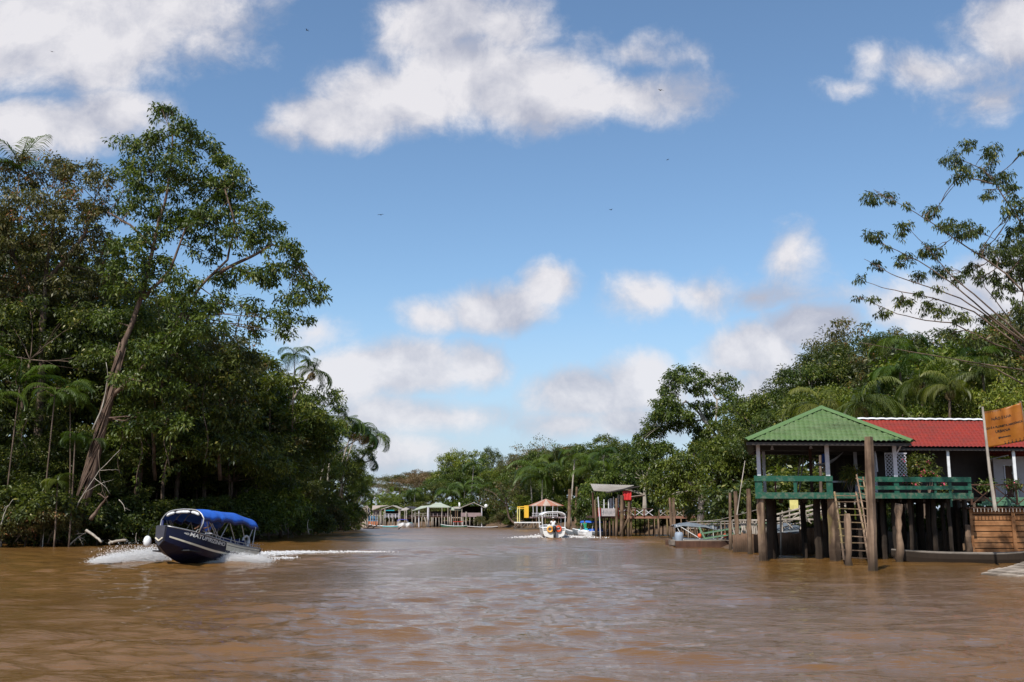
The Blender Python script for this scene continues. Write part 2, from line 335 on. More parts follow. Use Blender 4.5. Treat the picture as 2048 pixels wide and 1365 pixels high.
# ------------------------------------------------------------------ water
def water():
    az = np.concatenate([np.linspace(-180, -40, 57)[:-1], np.linspace(-40, 40, 861)[:-1], np.linspace(40, 180, 57)]) * math.pi / 180
    r = [0.5, 1.5, 3, 5, 7, 9]
    while r[-1] < 230: r.append(r[-1] * 1.0052)
    while r[-1] < 5000: r.append(r[-1] * 1.12)
    r = np.array(r); A, Rr = np.meshgrid(az, r); x = np.sin(A) * Rr; y = np.cos(A) * Rr
    sp = np.maximum(Rr * .0052, .01); z = np.zeros_like(x); g = np.random.default_rng(3)
    dense = np.clip((math.radians(41) - np.abs(A)) / .02, 0, 1)
    mod = .62 + .38 * np.sin(x * .13 + 1.3 * np.sin(y * .05)) * np.sin(y * .09 + .7) + .25 * np.sin(x * .31 - y * .17)
    for i in range(70):
        lam = .26 * (3.4 / .26) ** (i / 69); th = g.normal(math.pi / 2, .38) + (.12 if i % 3 else -.35)
        k = 2 * math.pi / lam; ph = g.random() * 6.28
        amp = .0054 * lam ** .95
        fade = np.clip(lam / (2.2 * sp) - 1, 0, 1)
        ph2 = k * (x * math.cos(th) + y * math.sin(th)) + ph + .8 * np.sin(.37 * x / lam + i) + .6 * np.sin(.29 * y / lam + 2 * i)
        z += amp * (np.sin(ph2) if lam > 1.3 else 1.15 * (1 - 2 * np.abs(np.sin(ph2 / 2)))) * fade * mod
    # wakes of the two running boats
    def hump(cx_, cy_, sx, sy, a): return a * np.exp(-((x - cx_) / sx) ** 2 - ((y - cy_) / sy) ** 2)
    for (px, py, sx, sy, a) in WAKES:
        q = G(px, py); z += hump(q.x, q.y, sx, sy, a)
    z *= dense; n, m_ = x.shape
    idx = np.arange(n * m_).reshape(n, m_)
    q = np.stack([idx[:-1, :-1], idx[:-1, 1:], idx[1:, 1:], idx[1:, :-1]], -1).reshape(-1, 4)[:, ::-1]
    o = link('river_water', np_mesh('river_water', np.stack([x, y, z], -1).reshape(-1, 3), q, M['water'], smooth=True)); tag(o, kind='structure')
WAKES = [(870, 1098, 1.5, .9, .17), (820, 1103, 1.2, .8, .10), (905, 1094, .9, .7, .08), (640, 1106, 3.2, .6, .10), (760, 1104, 2.5, .7, .09),
         (330, 1132, 1.5, .8, .12), (460, 1128, 2.2, .7, .12), (250, 1124, 1.8, .7, .10), (1100, 1078, 2.5, 1.2, .10), (1300, 1086, 1.6, 1.0, .08), (1055, 1096, 2.2, 1.2, .12)]
water()
# ------------------------------------------------------------------ land
LEFT = [(-60, 8), (-52, 30), (-44, 50), (G(0, 1089).x, G(0, 1089).y)] + [tuple(G(a, b)[:2]) for a, b in ((110, 1087), (240, 1084), (400, 1079), (520, 1074), (610, 1067), (680, 1061), (722, 1057.5))] + [(-26, 172), (-40, 186), (-80, 196), (-200, 205)]
RIGHT = [(60, -20), (38, 20), (30, 38), (26, 50), (21, 56), (17, 57.5), (13, 59)] + [(13.5, 68), (17, 84), (22, 100), (22, 108), (16, 113), (13, 120), (11, 135), (8, 146)] + [tuple(G(a, b)[:2]) for a, b in ((1125, 1057.5), (1035, 1056), (960, 1054.5), (720, 1052.8))] + [(-60, 210), (-200, 240)]
def bank(name, pts, side):
    pts = [Vector((p[0], p[1], 0)) for p in pts]
    dense = []
    for a, b in zip(pts, pts[1:]):
        n = max(1, int((b - a).length / 3))
        for i in range(n): dense.append(a.lerp(b, i / n))
    dense.append(pts[-1]); off = [(-1.5, -.6), (0, -.06), (.7, .25), (2, .75), (5, 1.2), (15, 1.6), (60, 2.0), (400, 2.5), (2500, 3)]
    vs = []; g = random.Random(5)
    for i, p in enumerate(dense):
        d = (dense[min(i + 1, len(dense) - 1)] - dense[max(i - 1, 0)]).normalized(); nrm = Vector((-d.y, d.x, 0)) * side
        for o_, z in off:
            if o_ > 20: nn = Vector((-1, .1, 0)).normalized() if side > 0 else (Vector((1, .15, 0)) if p.y < 50 else Vector((.3, 1, 0)) if p.y > 110 else Vector((1, .8, 0))).normalized()
            else: nn = nrm
            q = p + nn * (o_ + g.uniform(-.4, .4) * (0 < o_ < 10)); vs.append((q.x, q.y, z + g.uniform(-.1, .1) * (o_ > 0)))
    k = len(off); fs = [(i * k + j, i * k + j + 1, (i + 1) * k + j + 1, (i + 1) * k + j) for i in range(len(dense) - 1) for j in range(k - 1)]
    o = MB().add(vs, fs).build(name, M['mud'], None, True); tag(o, kind='structure')
bank('left_river_bank', LEFT, 1)
bank('right_river_bank', RIGHT, -1)
# ------------------------------------------------------------------ vegetation
def unit(a): return a / np.maximum(np.linalg.norm(a, axis=-1, keepdims=True), 1e-9)
def leaves(g, cen, rad, n, ln, wd, droop=.45, up=.5):
    """n leaves round each clump centre: bent diamond faces; returns verts, quads, tone"""
    k = len(cen); c = np.repeat(cen, n, 0); r = np.repeat(rad, n, 0)
    o = unit(g.normal(size=(k * n, 3))) * (g.random((k * n, 1)) ** .45); p = c + o * r
    d = unit(o * .7 + g.normal(size=o.shape) * .55 + np.array([0, 0, -droop]))
    s = unit(np.cross(d, unit(g.normal(size=o.shape) * .6 + np.array([0, 0, up]))))
    nn = np.cross(s, d); L_ = ln * g.uniform(.4, 1.45, (k * n, 1)); W_ = wd * g.uniform(.7, 1.25, (k * n, 1))
    v = np.stack([p, p + d * L_ * .5 + s * W_ * .5 + nn * W_ * .12, p + d * L_ - np.array([0, 0, 1]) * L_ * .15, p + d * L_ * .5 - s * W_ * .5 + nn * W_ * .12], 1)
    ct = np.repeat(g.random(k), n)
    tone = np.clip(g.random(k * n) ** 1.5 * .66 + ct ** 1.4 * .55, 0, 1)
    return v.reshape(-1, 3), np.arange(k * n * 4).reshape(-1, 4), tone
def lobe_clumps(g, lobes, cr, dens=1.0, low=-.55):
    cs = []; rs = []
    for (c, r) in lobes:
        r = np.array(r, float); area = 4 * math.pi * ((r[0] * r[1]) ** 1.6 / 3 + (r[0] * r[2]) ** 1.6 / 3 + (r[1] * r[2]) ** 1.6 / 3) ** (1 / 1.6)
        n = max(3, int(dens * area / (cr * cr * 2.2)))
        d = unit(g.normal(size=(n * 2, 3))); d = d[d[:, 2] > low + .25 * g.normal(size=n * 2)][:n]
        cs.append(np.array(c) + d * r * g.uniform(.62, 1.08, (len(d), 1))); q = cr * g.uniform(.55, 1.35, (len(d), 1))
        rs.append(np.concatenate([q, q, q * .62], 1))
    return np.concatenate(cs), np.concatenate(rs)
def jit(p, a): return Vector(p) + Vector((random.uniform(-a, a), random.uniform(-a, a), random.uniform(-a, a)))
def limb(mb, a, b, r0, r1, sag=.08, n=6, k=6):
    a = Vector(a); b = Vector(b); d = b - a; w1 = Vector((random.uniform(-1, 1), random.uniform(-1, 1), random.uniform(-.2, 1))) * d.length * sag
    pts = [a + d * t + w1 * math.sin(math.pi * t) + jit((0, 0, 0), d.length * .012) * (0 < i < n) for i, t in ((i, i / n) for i in range(n + 1))]
    mb.tube(pts, [r0 + (r1 - r0) * (i / n) ** .8 for i in range(n + 1)], k); return pts
KIT = {}
def kit(name, seed, H, lobes, leaf, ln, wd, n=46, cr=.7, dens=1.0, bark='bark', tr=.22, low=-.55, droop=.45, bare=0):
    tr *= .55
    """a whole tree of natural size H with its trunk, limbs and crown; lobes in metres"""
    g = np.random.default_rng(seed); random.seed(seed)
    mb = MB(); top = Vector(lobes[0][0]); base = Vector((0, 0, -.8)); fork = Vector((top.x * .5, top.y * .5, min(H * .45, top.z * .7)))
    pts = limb(mb, base, fork, tr * 1.35, tr, .04, 6, 8)
    for c, r in lobes:
        q = limb(mb, fork - Vector((0, 0, tr)), c, tr * .62, tr * .16, .12)
        for _ in range(3 + bare):
            d = unit(g.normal(size=3)); d[2] = abs(d[2]); e = Vector(c) + Vector(d * np.array(r) * (1.0 if bare else .85))
            limb(mb, q[random.randint(3, 5)], e, tr * .16, tr * .04, .1, 4, 4)
    cs, rs = lobe_clumps(g, lobes, cr, dens, low); v, q, tone = leaves(g, cs, rs, n, ln, wd, droop)
    KIT[name] = (mb.mesh(name + '_trunk', M[bark], True), np_mesh(name + '_crown', v, q, M[leaf], tone), H)
def rl(seed, k, H, W, zc=.72, zr=.22, r=(1.6, 2.6), flat=.8):
    g = random.Random(seed); out = [((0, 0, H - r[1] * .9), (r[1] * .9, r[1] * .9, r[1] * .9 * flat))]
    for i in range(k):
        a = i * 2.4 + g.uniform(-.5, .5); q = W * g.uniform(.45, 1.0); rr = g.uniform(*r)
        out.append(((q * math.cos(a), q * math.sin(a), H * (zc + g.uniform(-zr, zr * .6))), (rr, rr, rr * flat)))
    return out
kit('roundA', 11, 14, rl(1, 9, 14, 4.2), 'leafC', 0.304, 0.129, 64, .8, .8)
kit('roundB', 12, 14, rl(2, 8, 14, 4.0), 'leafA', 0.304, 0.122, 64, .8, .8)
kit('roundC', 13, 14, rl(3, 9, 14, 4.6, .68, .26), 'leafB', 0.289, 0.129, 60, .8, .75)
kit('tallA', 14, 20, rl(4, 11, 20, 3.6, .66, .28), 'leafA', 0.319, 0.129, 64, .85, .75, tr=.3)
kit('tallB', 15, 20, rl(5, 11, 20, 4.2, .66, .28), 'leafD', 0.319, 0.122, 60, .85, .7, 'bark', .3)
kit('openA', 16, 16, rl(6, 8, 16, 4.6, .72, .2, (1.2, 2.0), .6), 'leafC', 0.319, 0.129, 54, .65, .7, 'palebark', .24, low=-.2, bare=2)
kit('bushA', 17, 4, rl(7, 6, 4, 1.9, .5, .3, (1.0, 1.6)), 'leafC', 0.258, 0.114, 54, .55, .85, tr=.07)
kit('bushB', 18, 4, rl(8, 6, 4, 2.1, .5, .3, (1.0, 1.6)), 'leafB', 0.258, 0.122, 51, .55, .75, tr=.07)
kit('bushC', 19, 4, rl(9, 6, 4, 2.1, .5, .3, (1.0, 1.6)), 'leafA', 0.258, 0.114, 54, .55, .85, tr=.07)
kit('bushD', 20, 4, rl(10, 6, 4, 2.1, .5, .3, (1.0, 1.6)), 'leafD', 0.228, 0.091, 48, .5, .8, 'palebark', .07, bare=2)
kit('rusty', 21, 16, rl(11, 9, 16, 5.5, .74, .14, (1.6, 2.6), .6), 'leafR', 0.319, 0.137, 54, .8, .7, 'palebark', .3)
kit('umbra', 22, 18, rl(12, 10, 18, 7.5, .80, .1, (2.2, 3.4), .45), 'leafD', 0.365, 0.152, 54, 1.0, .8, 'palebark', .35)
kit('barish', 23, 14, rl(13, 9, 14, 4.2, .72, .2, (1.3, 2.0), .8), 'leafD', 0.300, 0.120, 5, .5, .5, 'palebark', .2, bare=9)
def frond_mesh(name, seed, nf, fl, leaf, mat, lw, arch, tr=None, droopy=.7, spread=(.15, 1.25)):
    """feather palm crown with its growing point at the origin"""
    g = np.random.default_rng(seed); V = []; T = []
    for i in range(nf):
        az = i * 2.399 + g.uniform(-.5, .5); el = math.pi / 2 - g.uniform(*spread); ln = fl * g.uniform(.6, 1.12); tone = g.random() * .8
        ns = 13; p = np.zeros(3); pts = [p.copy()]; e = el
        for k in range(ns):
            e -= arch * (1 + k * .12) / ns * g.uniform(.8, 1.2); d = np.array([math.cos(az) * math.cos(e), math.sin(az) * math.cos(e), math.sin(e)])
            p = p + d * ln / ns; pts.append(p.copy())
        pts = np.array(pts); side = np.array([-math.sin(az), math.cos(az), 0.])
        for k in range(ns):          # rachis
            a, b = pts[k], pts[k + 1]; w0 = .035 * (1 - k / ns) + .012
            V.append([a - side * w0, b - side * w0, b + side * w0, a + side * w0]); T.append(tone)
        for k in range(2, int(ns * 2.4)):
            t = k / (ns * 2.4) * ns; i0 = min(int(t), ns - 1); a = pts[i0] + (pts[i0 + 1] - pts[i0]) * (t - i0); d = unit(pts[i0 + 1] - pts[i0])
            ll = leaf * math.sin(math.pi * (.12 + .82 * min(1, t / ns))) * g.uniform(.85, 1.15)
            for s in (-1, 1):
                q = unit(side * s * .8 + d * .55 + np.array([0, 0, -.12 - .25 * g.random()])); m1 = a + q * ll * .55; q2 = unit(q + np.array([0, 0, -droopy])); e2 = m1 + q2 * ll * .5
                ww = unit(np.cross(q, np.array([0, 0, 1.]) + side * s * .3)) * lw / 2
                V.append([a - ww * .6, m1 - ww, m1 + ww, a + ww * .6]); V.append([m1 - ww, e2 - ww * .15, e2 + ww * .15, m1 + ww]); T += [tone + g.uniform(0, .15)] * 2
    V = np.array(V); return np_mesh(name, V.reshape(-1, 3), np.arange(len(V) * 4).reshape(-1, 4), M[mat], np.clip(T, 0, 1))
PALM = {'acai': frond_mesh('acai_fronds', 31, 11, 3.0, .9, 'palm', .055, 1.5), 'acai2': frond_mesh('acai_fronds_b', 32, 10, 2.8, .9, 'palm', .055, 1.9),
        'coco': frond_mesh('coconut_fronds', 33, 15, 3.6, .95, 'palmy', .06, 1.5, droopy=1.1, spread=(.1, 1.5)), 'big': frond_mesh('broad_palm_fronds', 34, 13, 5.0, 1.15, 'palm', .09, 1.3),
        'big2': frond_mesh('arching_fronds', 35, 9, 4.2, .8, 'palm', .06, 1.6, spread=(.3, 1.1)), 'dry': frond_mesh('dry_fronds', 36, 9, 2.2, .6, 'straw', .05, 2.3, spread=(1.2, 1.9)),
        'up': frond_mesh('upright_fronds', 37, 6, 3.6, 1.2, 'palm', .07, .8, spread=(.1, .75)), 'small': frond_mesh('small_palm_fronds', 38, 10, 1.6, .45, 'palmy', .04, 1.5, spread=(.2, 1.3))}
THINGS = []                     # (object, look, px, kind) collected for labels
ROWS = {}
def place_tree(kind, px, py, Y, look, row, wide=1.0, base=None, cat='tree', rz=None, z0=.8, name=None):
    """stand a tree so that its top reaches the height seen at (px,py)"""
    tm, cm, H = KIT[kind]; top = P(px, py, Y); h = top.z - z0; s = h / H
    b = Vector((top.x, Y, z0)) if base is None else Vector((base[0], base[1], z0))
    e = empty(name or ('shrub' if kind.startswith('bush') else 'tree'), b, rz if rz is not None else random.uniform(0, 6.28)); e.scale = (s * wide, s * wide, s)
    link('trunk', tm, e); link('crown', cm, e); tag(e, None, cat); ROWS.setdefault(row, []).append((top.x / Y, look, e)); return e
def place_palm(kind, px, py, Y, look, row, scale=1.0, base=None, r=.11, z0=.6, dry=False, cat='palm tree', bark='palebark', bend=.12):
    c = P(px, py, Y); b = Vector(base) if base is not None else Vector((c.x + random.uniform(-1, 1), Y + random.uniform(-.5, .5), z0))
    e = empty('palm_tree', b); d = c - b; mb = MB(); n = 8
    sidev = Vector((d.y, -d.x, 0)) * 0 + Vector((-d.x, -d.y, 0)) * bend
    pts = [d * (i / n) + sidev * math.sin(math.pi * i / n) for i in range(n + 1)]; pts[0] = Vector((0, 0, -.8))
    mb.tube(pts, [r * (1.25 - .5 * i / n) for i in range(n + 1)], 7); mb.build('trunk', M[bark], e, True)
    dirv = (pts[-1] - pts[-2]).normalized(); q = Vector((0, 0, 1)).rotation_difference(dirv.lerp(Vector((0, 0, 1)), .5).normalized())
    cr = link('crown', PALM[kind], e, d); cr.rotation_euler = (q @ Euler((0, 0, random.uniform(0, 6.28))).to_quaternion()).to_euler(); cr.scale = (scale,) * 3
    if dry:
        k = link('dry_frond_skirt', PALM['dry'], e, d - dirv * .25 * scale); k.scale = (scale * .62,) * 3; k.rotation_euler = (0, 0, random.uniform(0, 6))
    tag(e, None, cat); ROWS.setdefault(row, []).append((c.x / Y, look, e)); return e
ORD = ['first', 'second', 'third', 'fourth', 'fifth', 'sixth', 'seventh', 'eighth', 'ninth', 'tenth', 'eleventh', 'twelfth', 'thirteenth', 'fourteenth', 'fifteenth', 'sixteenth',
       'seventeenth', 'eighteenth', 'nineteenth', 'twentieth', 'twenty-first', 'twenty-second', 'twenty-third', 'twenty-fourth', 'twenty-fifth', 'twenty-sixth', 'twenty-seventh', 'twenty-eighth', 'twenty-ninth', 'thirtieth', 'thirty-first', 'thirty-second', 'thirty-third', 'thirty-fourth']
def finish_rows():
    for row, items in ROWS.items():
        items.sort(key=lambda t: t[0])
        for i, (_, look, e) in enumerate(items):
            lab = '%s, %s from left %s' % (look, ORD[i], row); e['label'] = lab; e['group'] = row
def blob_tree(name, label, cat, Yd, base, trunks, blobs, leaf, ln, wd, n, cr, dens=1.0, bark='bark', seed=1, low=-.6, droop=.45, twig=2, depth=1.0, group=None, sprout=.05):
    """hero tree: limbs through real points, crown lobes of real size; blobs (px,py,radius px[,dY])"""
    g = np.random.default_rng(seed); random.seed(seed); e = empty(name, base, 0, label, cat, group); mb = MB(); allp = []
    for tp in trunks:
        pts = []
        for q in tp[:-1]:
            p = P(q[0], q[1], Yd + (q[2] if len(q) > 2 else 0)) - Vector(base); pts.append(p)
        r0, r1 = tp[-1]; sm = []
        for i in range(len(pts) - 1):
            for t in (0, .33, .66): sm.append(pts[i].lerp(pts[i + 1], t) + (jit((0, 0, 0), r0 * .35) if t else Vector()))
        sm.append(pts[-1]); k = len(sm); mb.tube(sm, [r0 + (r1 - r0) * i / (k - 1) for i in range(k)], 8 if r0 > .15 else 5); allp += [(p, r0 + (r1 - r0) * i / (k - 1)) for i, p in enumerate(sm)]
    lobes = []
    for q in blobs:
        dY = q[3] if len(q) > 3 else g.uniform(-1, 1) * depth * 2.0; Y = Yd + dY; c = P(q[0], q[1], Y) - Vector(base); r = q[2] * Y / F
        lobes.append((tuple(c), (r, r * depth, r * .85)))
        near = min(allp, key=lambda a: (a[0] - c).length + (2.5 if a[0].z > c.z + 1 else 0))
        pp = limb(mb, near[0], c, min(near[1] * .6, .02 + r * sprout), .018, .1, 6, 5)
        for _ in range(twig):
            dd = unit(g.normal(size=3)); limb(mb, pp[random.randint(2, 5)], c + Vector(dd) * r * .95, .022, .008, .08, 3, 3)
    cs, rs = lobe_clumps(g, lobes, cr, dens, low); v, q, tone = leaves(g, cs, rs, n, ln, wd, droop)
    mb.build('trunk', M[bark], e, True); link('crown', np_mesh(name + '_crown', v, q, M[leaf], tone), e); return e
# ---- the great leaning tree on the left bank
random.seed(3)
lean_base = tuple(G(150, 1082)[:2]) + (.4,); LY = 70.0
lean_base = (P(150, 1040, LY).x, LY, .4)
blob_tree('leaning_tree', 'tallest tree of the left bank, its leaning trunk wrapped in roots, crown against the sky', 'tree', LY, lean_base,
  [[(150, 1072), (190, 930), (222, 790), (250, 680), (285, 590), (312, 470), (335, 380), (345, 270), (.30, .06)],
   [(222, 795), (282, 740), (345, 660), (400, 575), (455, 520), (470, 450), (450, 380), (.16, .05)],
   [(440, 545), (500, 515), (545, 490), (590, 500), (.14, .05)], [(312, 500), (260, 450), (215, 425), (.12, .05)], [(285, 600), (340, 540), (370, 460), (.15, .06)]],
  [(330, 232, 24), (322, 216, 10), (365, 262, 32), (405, 300, 38), (325, 290, 32), (275, 298, 26), (242, 288, 16), (300, 345, 42), (248, 345, 26), (440, 345, 40), (372, 370, 45), (285, 405, 45),
   (478, 392, 38), (430, 430, 42), (515, 430, 34), (352, 460, 34), (545, 470, 34), (480, 480, 40), (405, 500, 34), (572, 510, 36), (528, 555, 36), (598, 550, 30), (622, 582, 22), (588, 605, 28),
   (550, 640, 28), (500, 612, 26), (608, 640, 15), (320, 540, 40), (360, 610, 34), (260, 500, 44), (250, 560, 42), (570, 670, 18), (510, 660, 22), (400, 440, 25), (420, 650, 34), (340, 690, 40), (285, 640, 40), (300, 470, 30), (330, 420, 30), (385, 440, 34), (455, 560, 30), (370, 560, 30), (390, 610, 34), (440, 605, 26), (500, 545, 26), (355, 330, 30), (420, 380, 34), (470, 360, 26), (300, 700, 34, -1.5), (265, 770, 32, 1.5), (330, 770, 36, -1), (345, 840, 34, 0), (290, 850, 30, 0), (255, 860, 26, 1), (400, 720, 34), (380, 660, 32), (225, 640, 34, 1), (215, 710, 30, 1), (250, 765, 26, -2), (287, 735, 26, -2), (312, 705, 24, -2), (640, 600, 8), (640, 570, 8)],
  'leafC', .31, .13, 50, .62, .8, 'redbark', 41, -.7, .6, 3, 1.0)
# strangling roots and vines round its trunk
mb = MB()
for i in range(34):
    t0 = random.uniform(0, .25); t1 = random.uniform(.45, 1); pts = []
    for k in range(9):
        t = t0 + (t1 - t0) * k / 8; px = 148 + 100 * t ** .95; py = 1050 - 370 * t; rr = (.42 - .16 * t)
        a = i * 1.9 + k * .35; q = P(px, py, LY) - Vector(lean_base); pts.append(q + Vector((math.cos(a) * rr, math.sin(a) * rr, random.uniform(-.2, .2))))
    mb.tube(pts, random.uniform(.02, .06), 5)
for o in [o for o in bpy.data.objects if o.name.startswith('leaning_tree')][:1]: mb.build('climbing_root', M['redbark'], o, True)
# ---- left bank canopy
row = 'in the left canopy'
blob_tree('canopy_tree', 'broad olive green tree at the left edge, left of the tallest leaning tree', 'tree', 76, (P(60, 1000, 76).x, 76, .8),
  [[(70, 1060), (80, 800), (90, 600), (110, 420), (.4, .1)], [(90, 640), (30, 520), (0, 430), (.2, .06)], [(95, 560), (170, 470), (190, 400), (.2, .06)]],
  [(30, 360, 42), (100, 345, 36), (150, 350, 34), (200, 362, 30), (60, 420, 55), (140, 420, 50), (205, 420, 38), (-20, 430, 55), (20, 500, 60), (110, 500, 60), (190, 490, 45), (60, 580, 55), (150, 575, 55), (-10, 590, 55), (215, 560, 40), (-60, 380, 45),
   (100, 318, 14), (190, 335, 14), (40, 320, 16)], 'leafD', .31, .125, 52, .65, .8, 'bark', 42, depth=1.1)
blob_tree('canopy_tree', 'dark green tree under the olive tree at the left edge', 'tree', 73, (P(20, 1000, 73).x, 73, .8),
  [[(40, 1060), (30, 900), (60, 720), (.3, .08)]], [(20, 650, 50), (-30, 700, 50), (165, 640, 42), (110, 690, 38), (10, 760, 46), (190, 720, 36), (60, 620, 34), (150, 790, 38), (90, 830, 40), (0, 860, 45)], 'leafA', .30, .12, 48, .6, .75, 'bark', 43)
for a in [('tallA', 300, 560, 82, 'dark green tall tree'), ('tallB', 380, 640, 84, 'grey-stemmed olive tall tree'), ('tallA', 200, 520, 86, 'dark tall tree'), ('tallA', -40, 400, 84, 'dark tall tree'), ('tallB', 60, 540, 88, 'olive tall tree'),
          ('tallA', 430, 690, 88, 'dark leafy tree'), ('tallB', 470, 668, 92, 'olive grey tree'), ('openA', 505, 690, 92, 'loose grey-branched tree'), ('roundC', 575, 748, 98, 'bright yellow-green tree'), ('tallA', 606, 795, 108, 'dark tall tree'),
          ('roundA', 530, 760, 96, 'mid green tree'), ('roundC', 615, 815, 110, 'bright green tree'), ('roundB', 650, 858, 122, 'dark round tree'), ('roundC', 688, 878, 130, 'yellow-green tree'), ('roundA', 712, 915, 140, 'mid green tree'), ('openA', 724, 960, 148, 'loose thin tree'),
          ('roundA', 340, 760, 80, 'mid green tree'), ('tallA', 130, 620, 84, 'dark tall tree')]:
    place_tree(*a, row, wide=1.25 if a[1] < 540 else .85, cat='tree')
row = 'at the left bank\'s foot'
for a in [('roundB', 30, 880, 72, 'dark low tree'), ('bushC', 60, 960, 68.5, 'dark shrub'), ('bushD', 10, 1000, 67, 'olive twiggy shrub'), ('bushD', 90, 1010, 67.5, 'twiggy shrub'), ('roundB', 110, 850, 74, 'dark low tree'), ('roundB', 260, 860, 84, 'dark low tree'), ('bushC', 200, 1000, 72, 'dark shrub'),
          ('roundB', 320, 880, 87, 'dark low tree'), ('roundB', 400, 850, 89, 'dark low tree'), ('bushC', 300, 1010, 84, 'dark shrub'), ('bushC', 380, 1010, 86, 'dark shrub'), ('roundA', 470, 830, 86, 'mid green low tree'), ('bushA', 505, 985, 86, 'mid green shrub'), ('bushB', 545, 965, 88, 'bright green shrub over the water'),
          ('bushA', 590, 990, 95, 'mid green shrub'), ('roundB', 520, 870, 90, 'dark low tree'), ('roundC', 565, 905, 96, 'bright low tree'), ('roundB', 605, 930, 108, 'dark low tree'), ('roundA', 640, 955, 116, 'mid green low tree'), ('bushC', 625, 1000, 106, 'dark shrub'), ('bushD', 660, 1005, 116, 'olive shrub'),
          ('bushB', 690, 1000, 126, 'bright shrub'), ('roundB', 680, 975, 132, 'dark low tree'), ('bushD', 712, 1018, 138, 'olive shrub at the bend'), ('bushC', 170, 1000, 70.5, 'dark low shrub'), ('bushC', 235, 985, 74, 'dark leafy shrub'), ('bushC', 270, 1000, 75, 'dark low shrub'), ('bushC', 340, 990, 77.5, 'dark leafy shrub'), ('bushC', 420, 985, 80, 'dark leafy shrub'), ('bushC', 455, 1005, 81, 'dark low shrub'), ('roundB', 210, 900, 75, 'dark narrow tree')]:
    place_tree(*a, row, wide=1.3 if a[1] < 540 else .95, z0=.3)
row = 'among the left bank palms'
def wpt(px, py, Y): return tuple(P(px, py, Y))
for a in [('up', 40, 340, 76, 'upright feathery palm on the skyline', 1.1), ('acai2', 150, 880, 67.5, 'small palm with a yellow lower frond', .6), ('big2', 110, 790, 68, 'arching palm', .75), ('up', 40, 770, 69, 'upright palm with lit fronds', 1.0), ('big', 140, 800, 70.5, 'broad feathery palm', .62),
          ('small', 115, 965, 66.5, 'small yellow palm', 1.1), ('big2', -20, 800, 68, 'arching palm at the picture edge', .85), ('acai', 185, 880, 70, 'thin young palm', .55), ('acai', 590, 712, 92, 'palm on the skyline', .9), ('acai2', 450, 790, 84, 'palm with dry skirt', .8),
          ('acai', 540, 770, 90, 'palm inside the foliage', .85), ('acai', 510, 740, 92, 'palm inside the foliage', .8)]:
    place_palm(*a[:5], row, a[5], z0=.4, r=.05, bark='bark')
place_palm('acai', 628, 742, 96, 'palm with bent pale stem and dry skirt', row, .95, wpt(568, 840, 95), dry=True)
for a in [('acai2', 735, 868, 122, 'outermost palm, long leaning pale stem', 1.35, (655, 930)), ('acai', 690, 838, 118, 'tall palm leaning over the river', 1.2, (640, 960)), ('acai', 668, 855, 114, 'palm with drooping crown', 1.15, (610, 930)),
          ('acai2', 715, 862, 124, 'palm with drooping crown', 1.15, (680, 980)), ('acai', 640, 862, 110, 'palm with yellowed skirt', 1.1, (600, 900)), ('acai2', 745, 920, 130, 'low palm leaning over the river', .95, (655, 960)), ('acai', 610, 800, 102, 'palm inside the foliage', 1.05, (590, 900)),
          ('acai2', 530, 880, 88, 'palm on a nearly flat pale stem', .7, (480, 905)), ('acai', 722, 990, 134, 'low palm fanning over the water', 1.0, (700, 1040)), ('acai', 755, 872, 134, 'upright-crowned palm at the tip', 1.25, (705, 960)), ('acai', 705, 862, 126, 'upright-crowned palm', 1.2, (680, 950)), ('up', 668, 872, 120, 'upright feathery palm', 1.1, (655, 960))]:
    place_palm(a[0], a[1], a[2], a[3], a[4], row, a[5], wpt(a[6][0], a[6][1], a[3] - 1), dry=a[5] > 1, r=.09)
# deep forest behind: one mass nobody could count
def forest_mass(name, pts, seed, leaf, ln=.9, cr=1.7, n=26, thick=3.0):
    g = np.random.default_rng(seed); cs = []
    for (px, py, Y) in pts:
        top = P(px, py, Y)
        for z in np.arange(1.0, top.z - .8, 2.1): cs.append((top.x + g.uniform(-1.2, 1.2), Y + g.uniform(-thick, thick), z + g.uniform(-.6, .6)))
    cs = np.array(cs); q = cr * g.uniform(.8, 1.4, (len(cs), 1)); v, f, tone = leaves(g, cs, np.concatenate([q, q, q], 1), n, ln, ln * .5, .3)
    tag(link(name, np_mesh(name, v, f, M[leaf], tone)), kind='stuff'); return
def mlerp(pts, step=14):
    out = []
    for a, b in zip(pts, pts[1:]):
        n = max(1, int(abs(b[0] - a[0]) / step)); out += [tuple(a[i] + (b[i] - a[i]) * k / n for i in range(3)) for k in range(n)]
    return out + [pts[-1]]
forest_mass('left_forest_understory', mlerp([(-260, 480, 62), (-100, 420, 78), (40, 440, 92), (180, 460, 92), (300, 600, 92), (400, 720, 96), (470, 740, 100), (545, 830, 110), (600, 880, 122), (655, 935, 136), (695, 965, 150), (715, 1010, 156)]), 51, 'leafA')
forest_mass('left_bank_undergrowth', mlerp([(-200, 940, 64), (0, 930, 76), (120, 920, 80), (260, 930, 87), (380, 925, 91), (480, 920, 95), (560, 930, 104), (640, 960, 120), (700, 985, 142)], 9), 57, 'leafA', .5, 1.0, 40, 1.8)
forest_mass('left_bank_thicket', mlerp([(-200, 900, 70), (0, 880, 84), (120, 880, 88), (260, 880, 93), (380, 880, 97), (480, 880, 102), (550, 915, 114), (625, 950, 130), (695, 990, 150)], 10), 58, 'leafA', 1.3, 1.5, 30, 1.5)
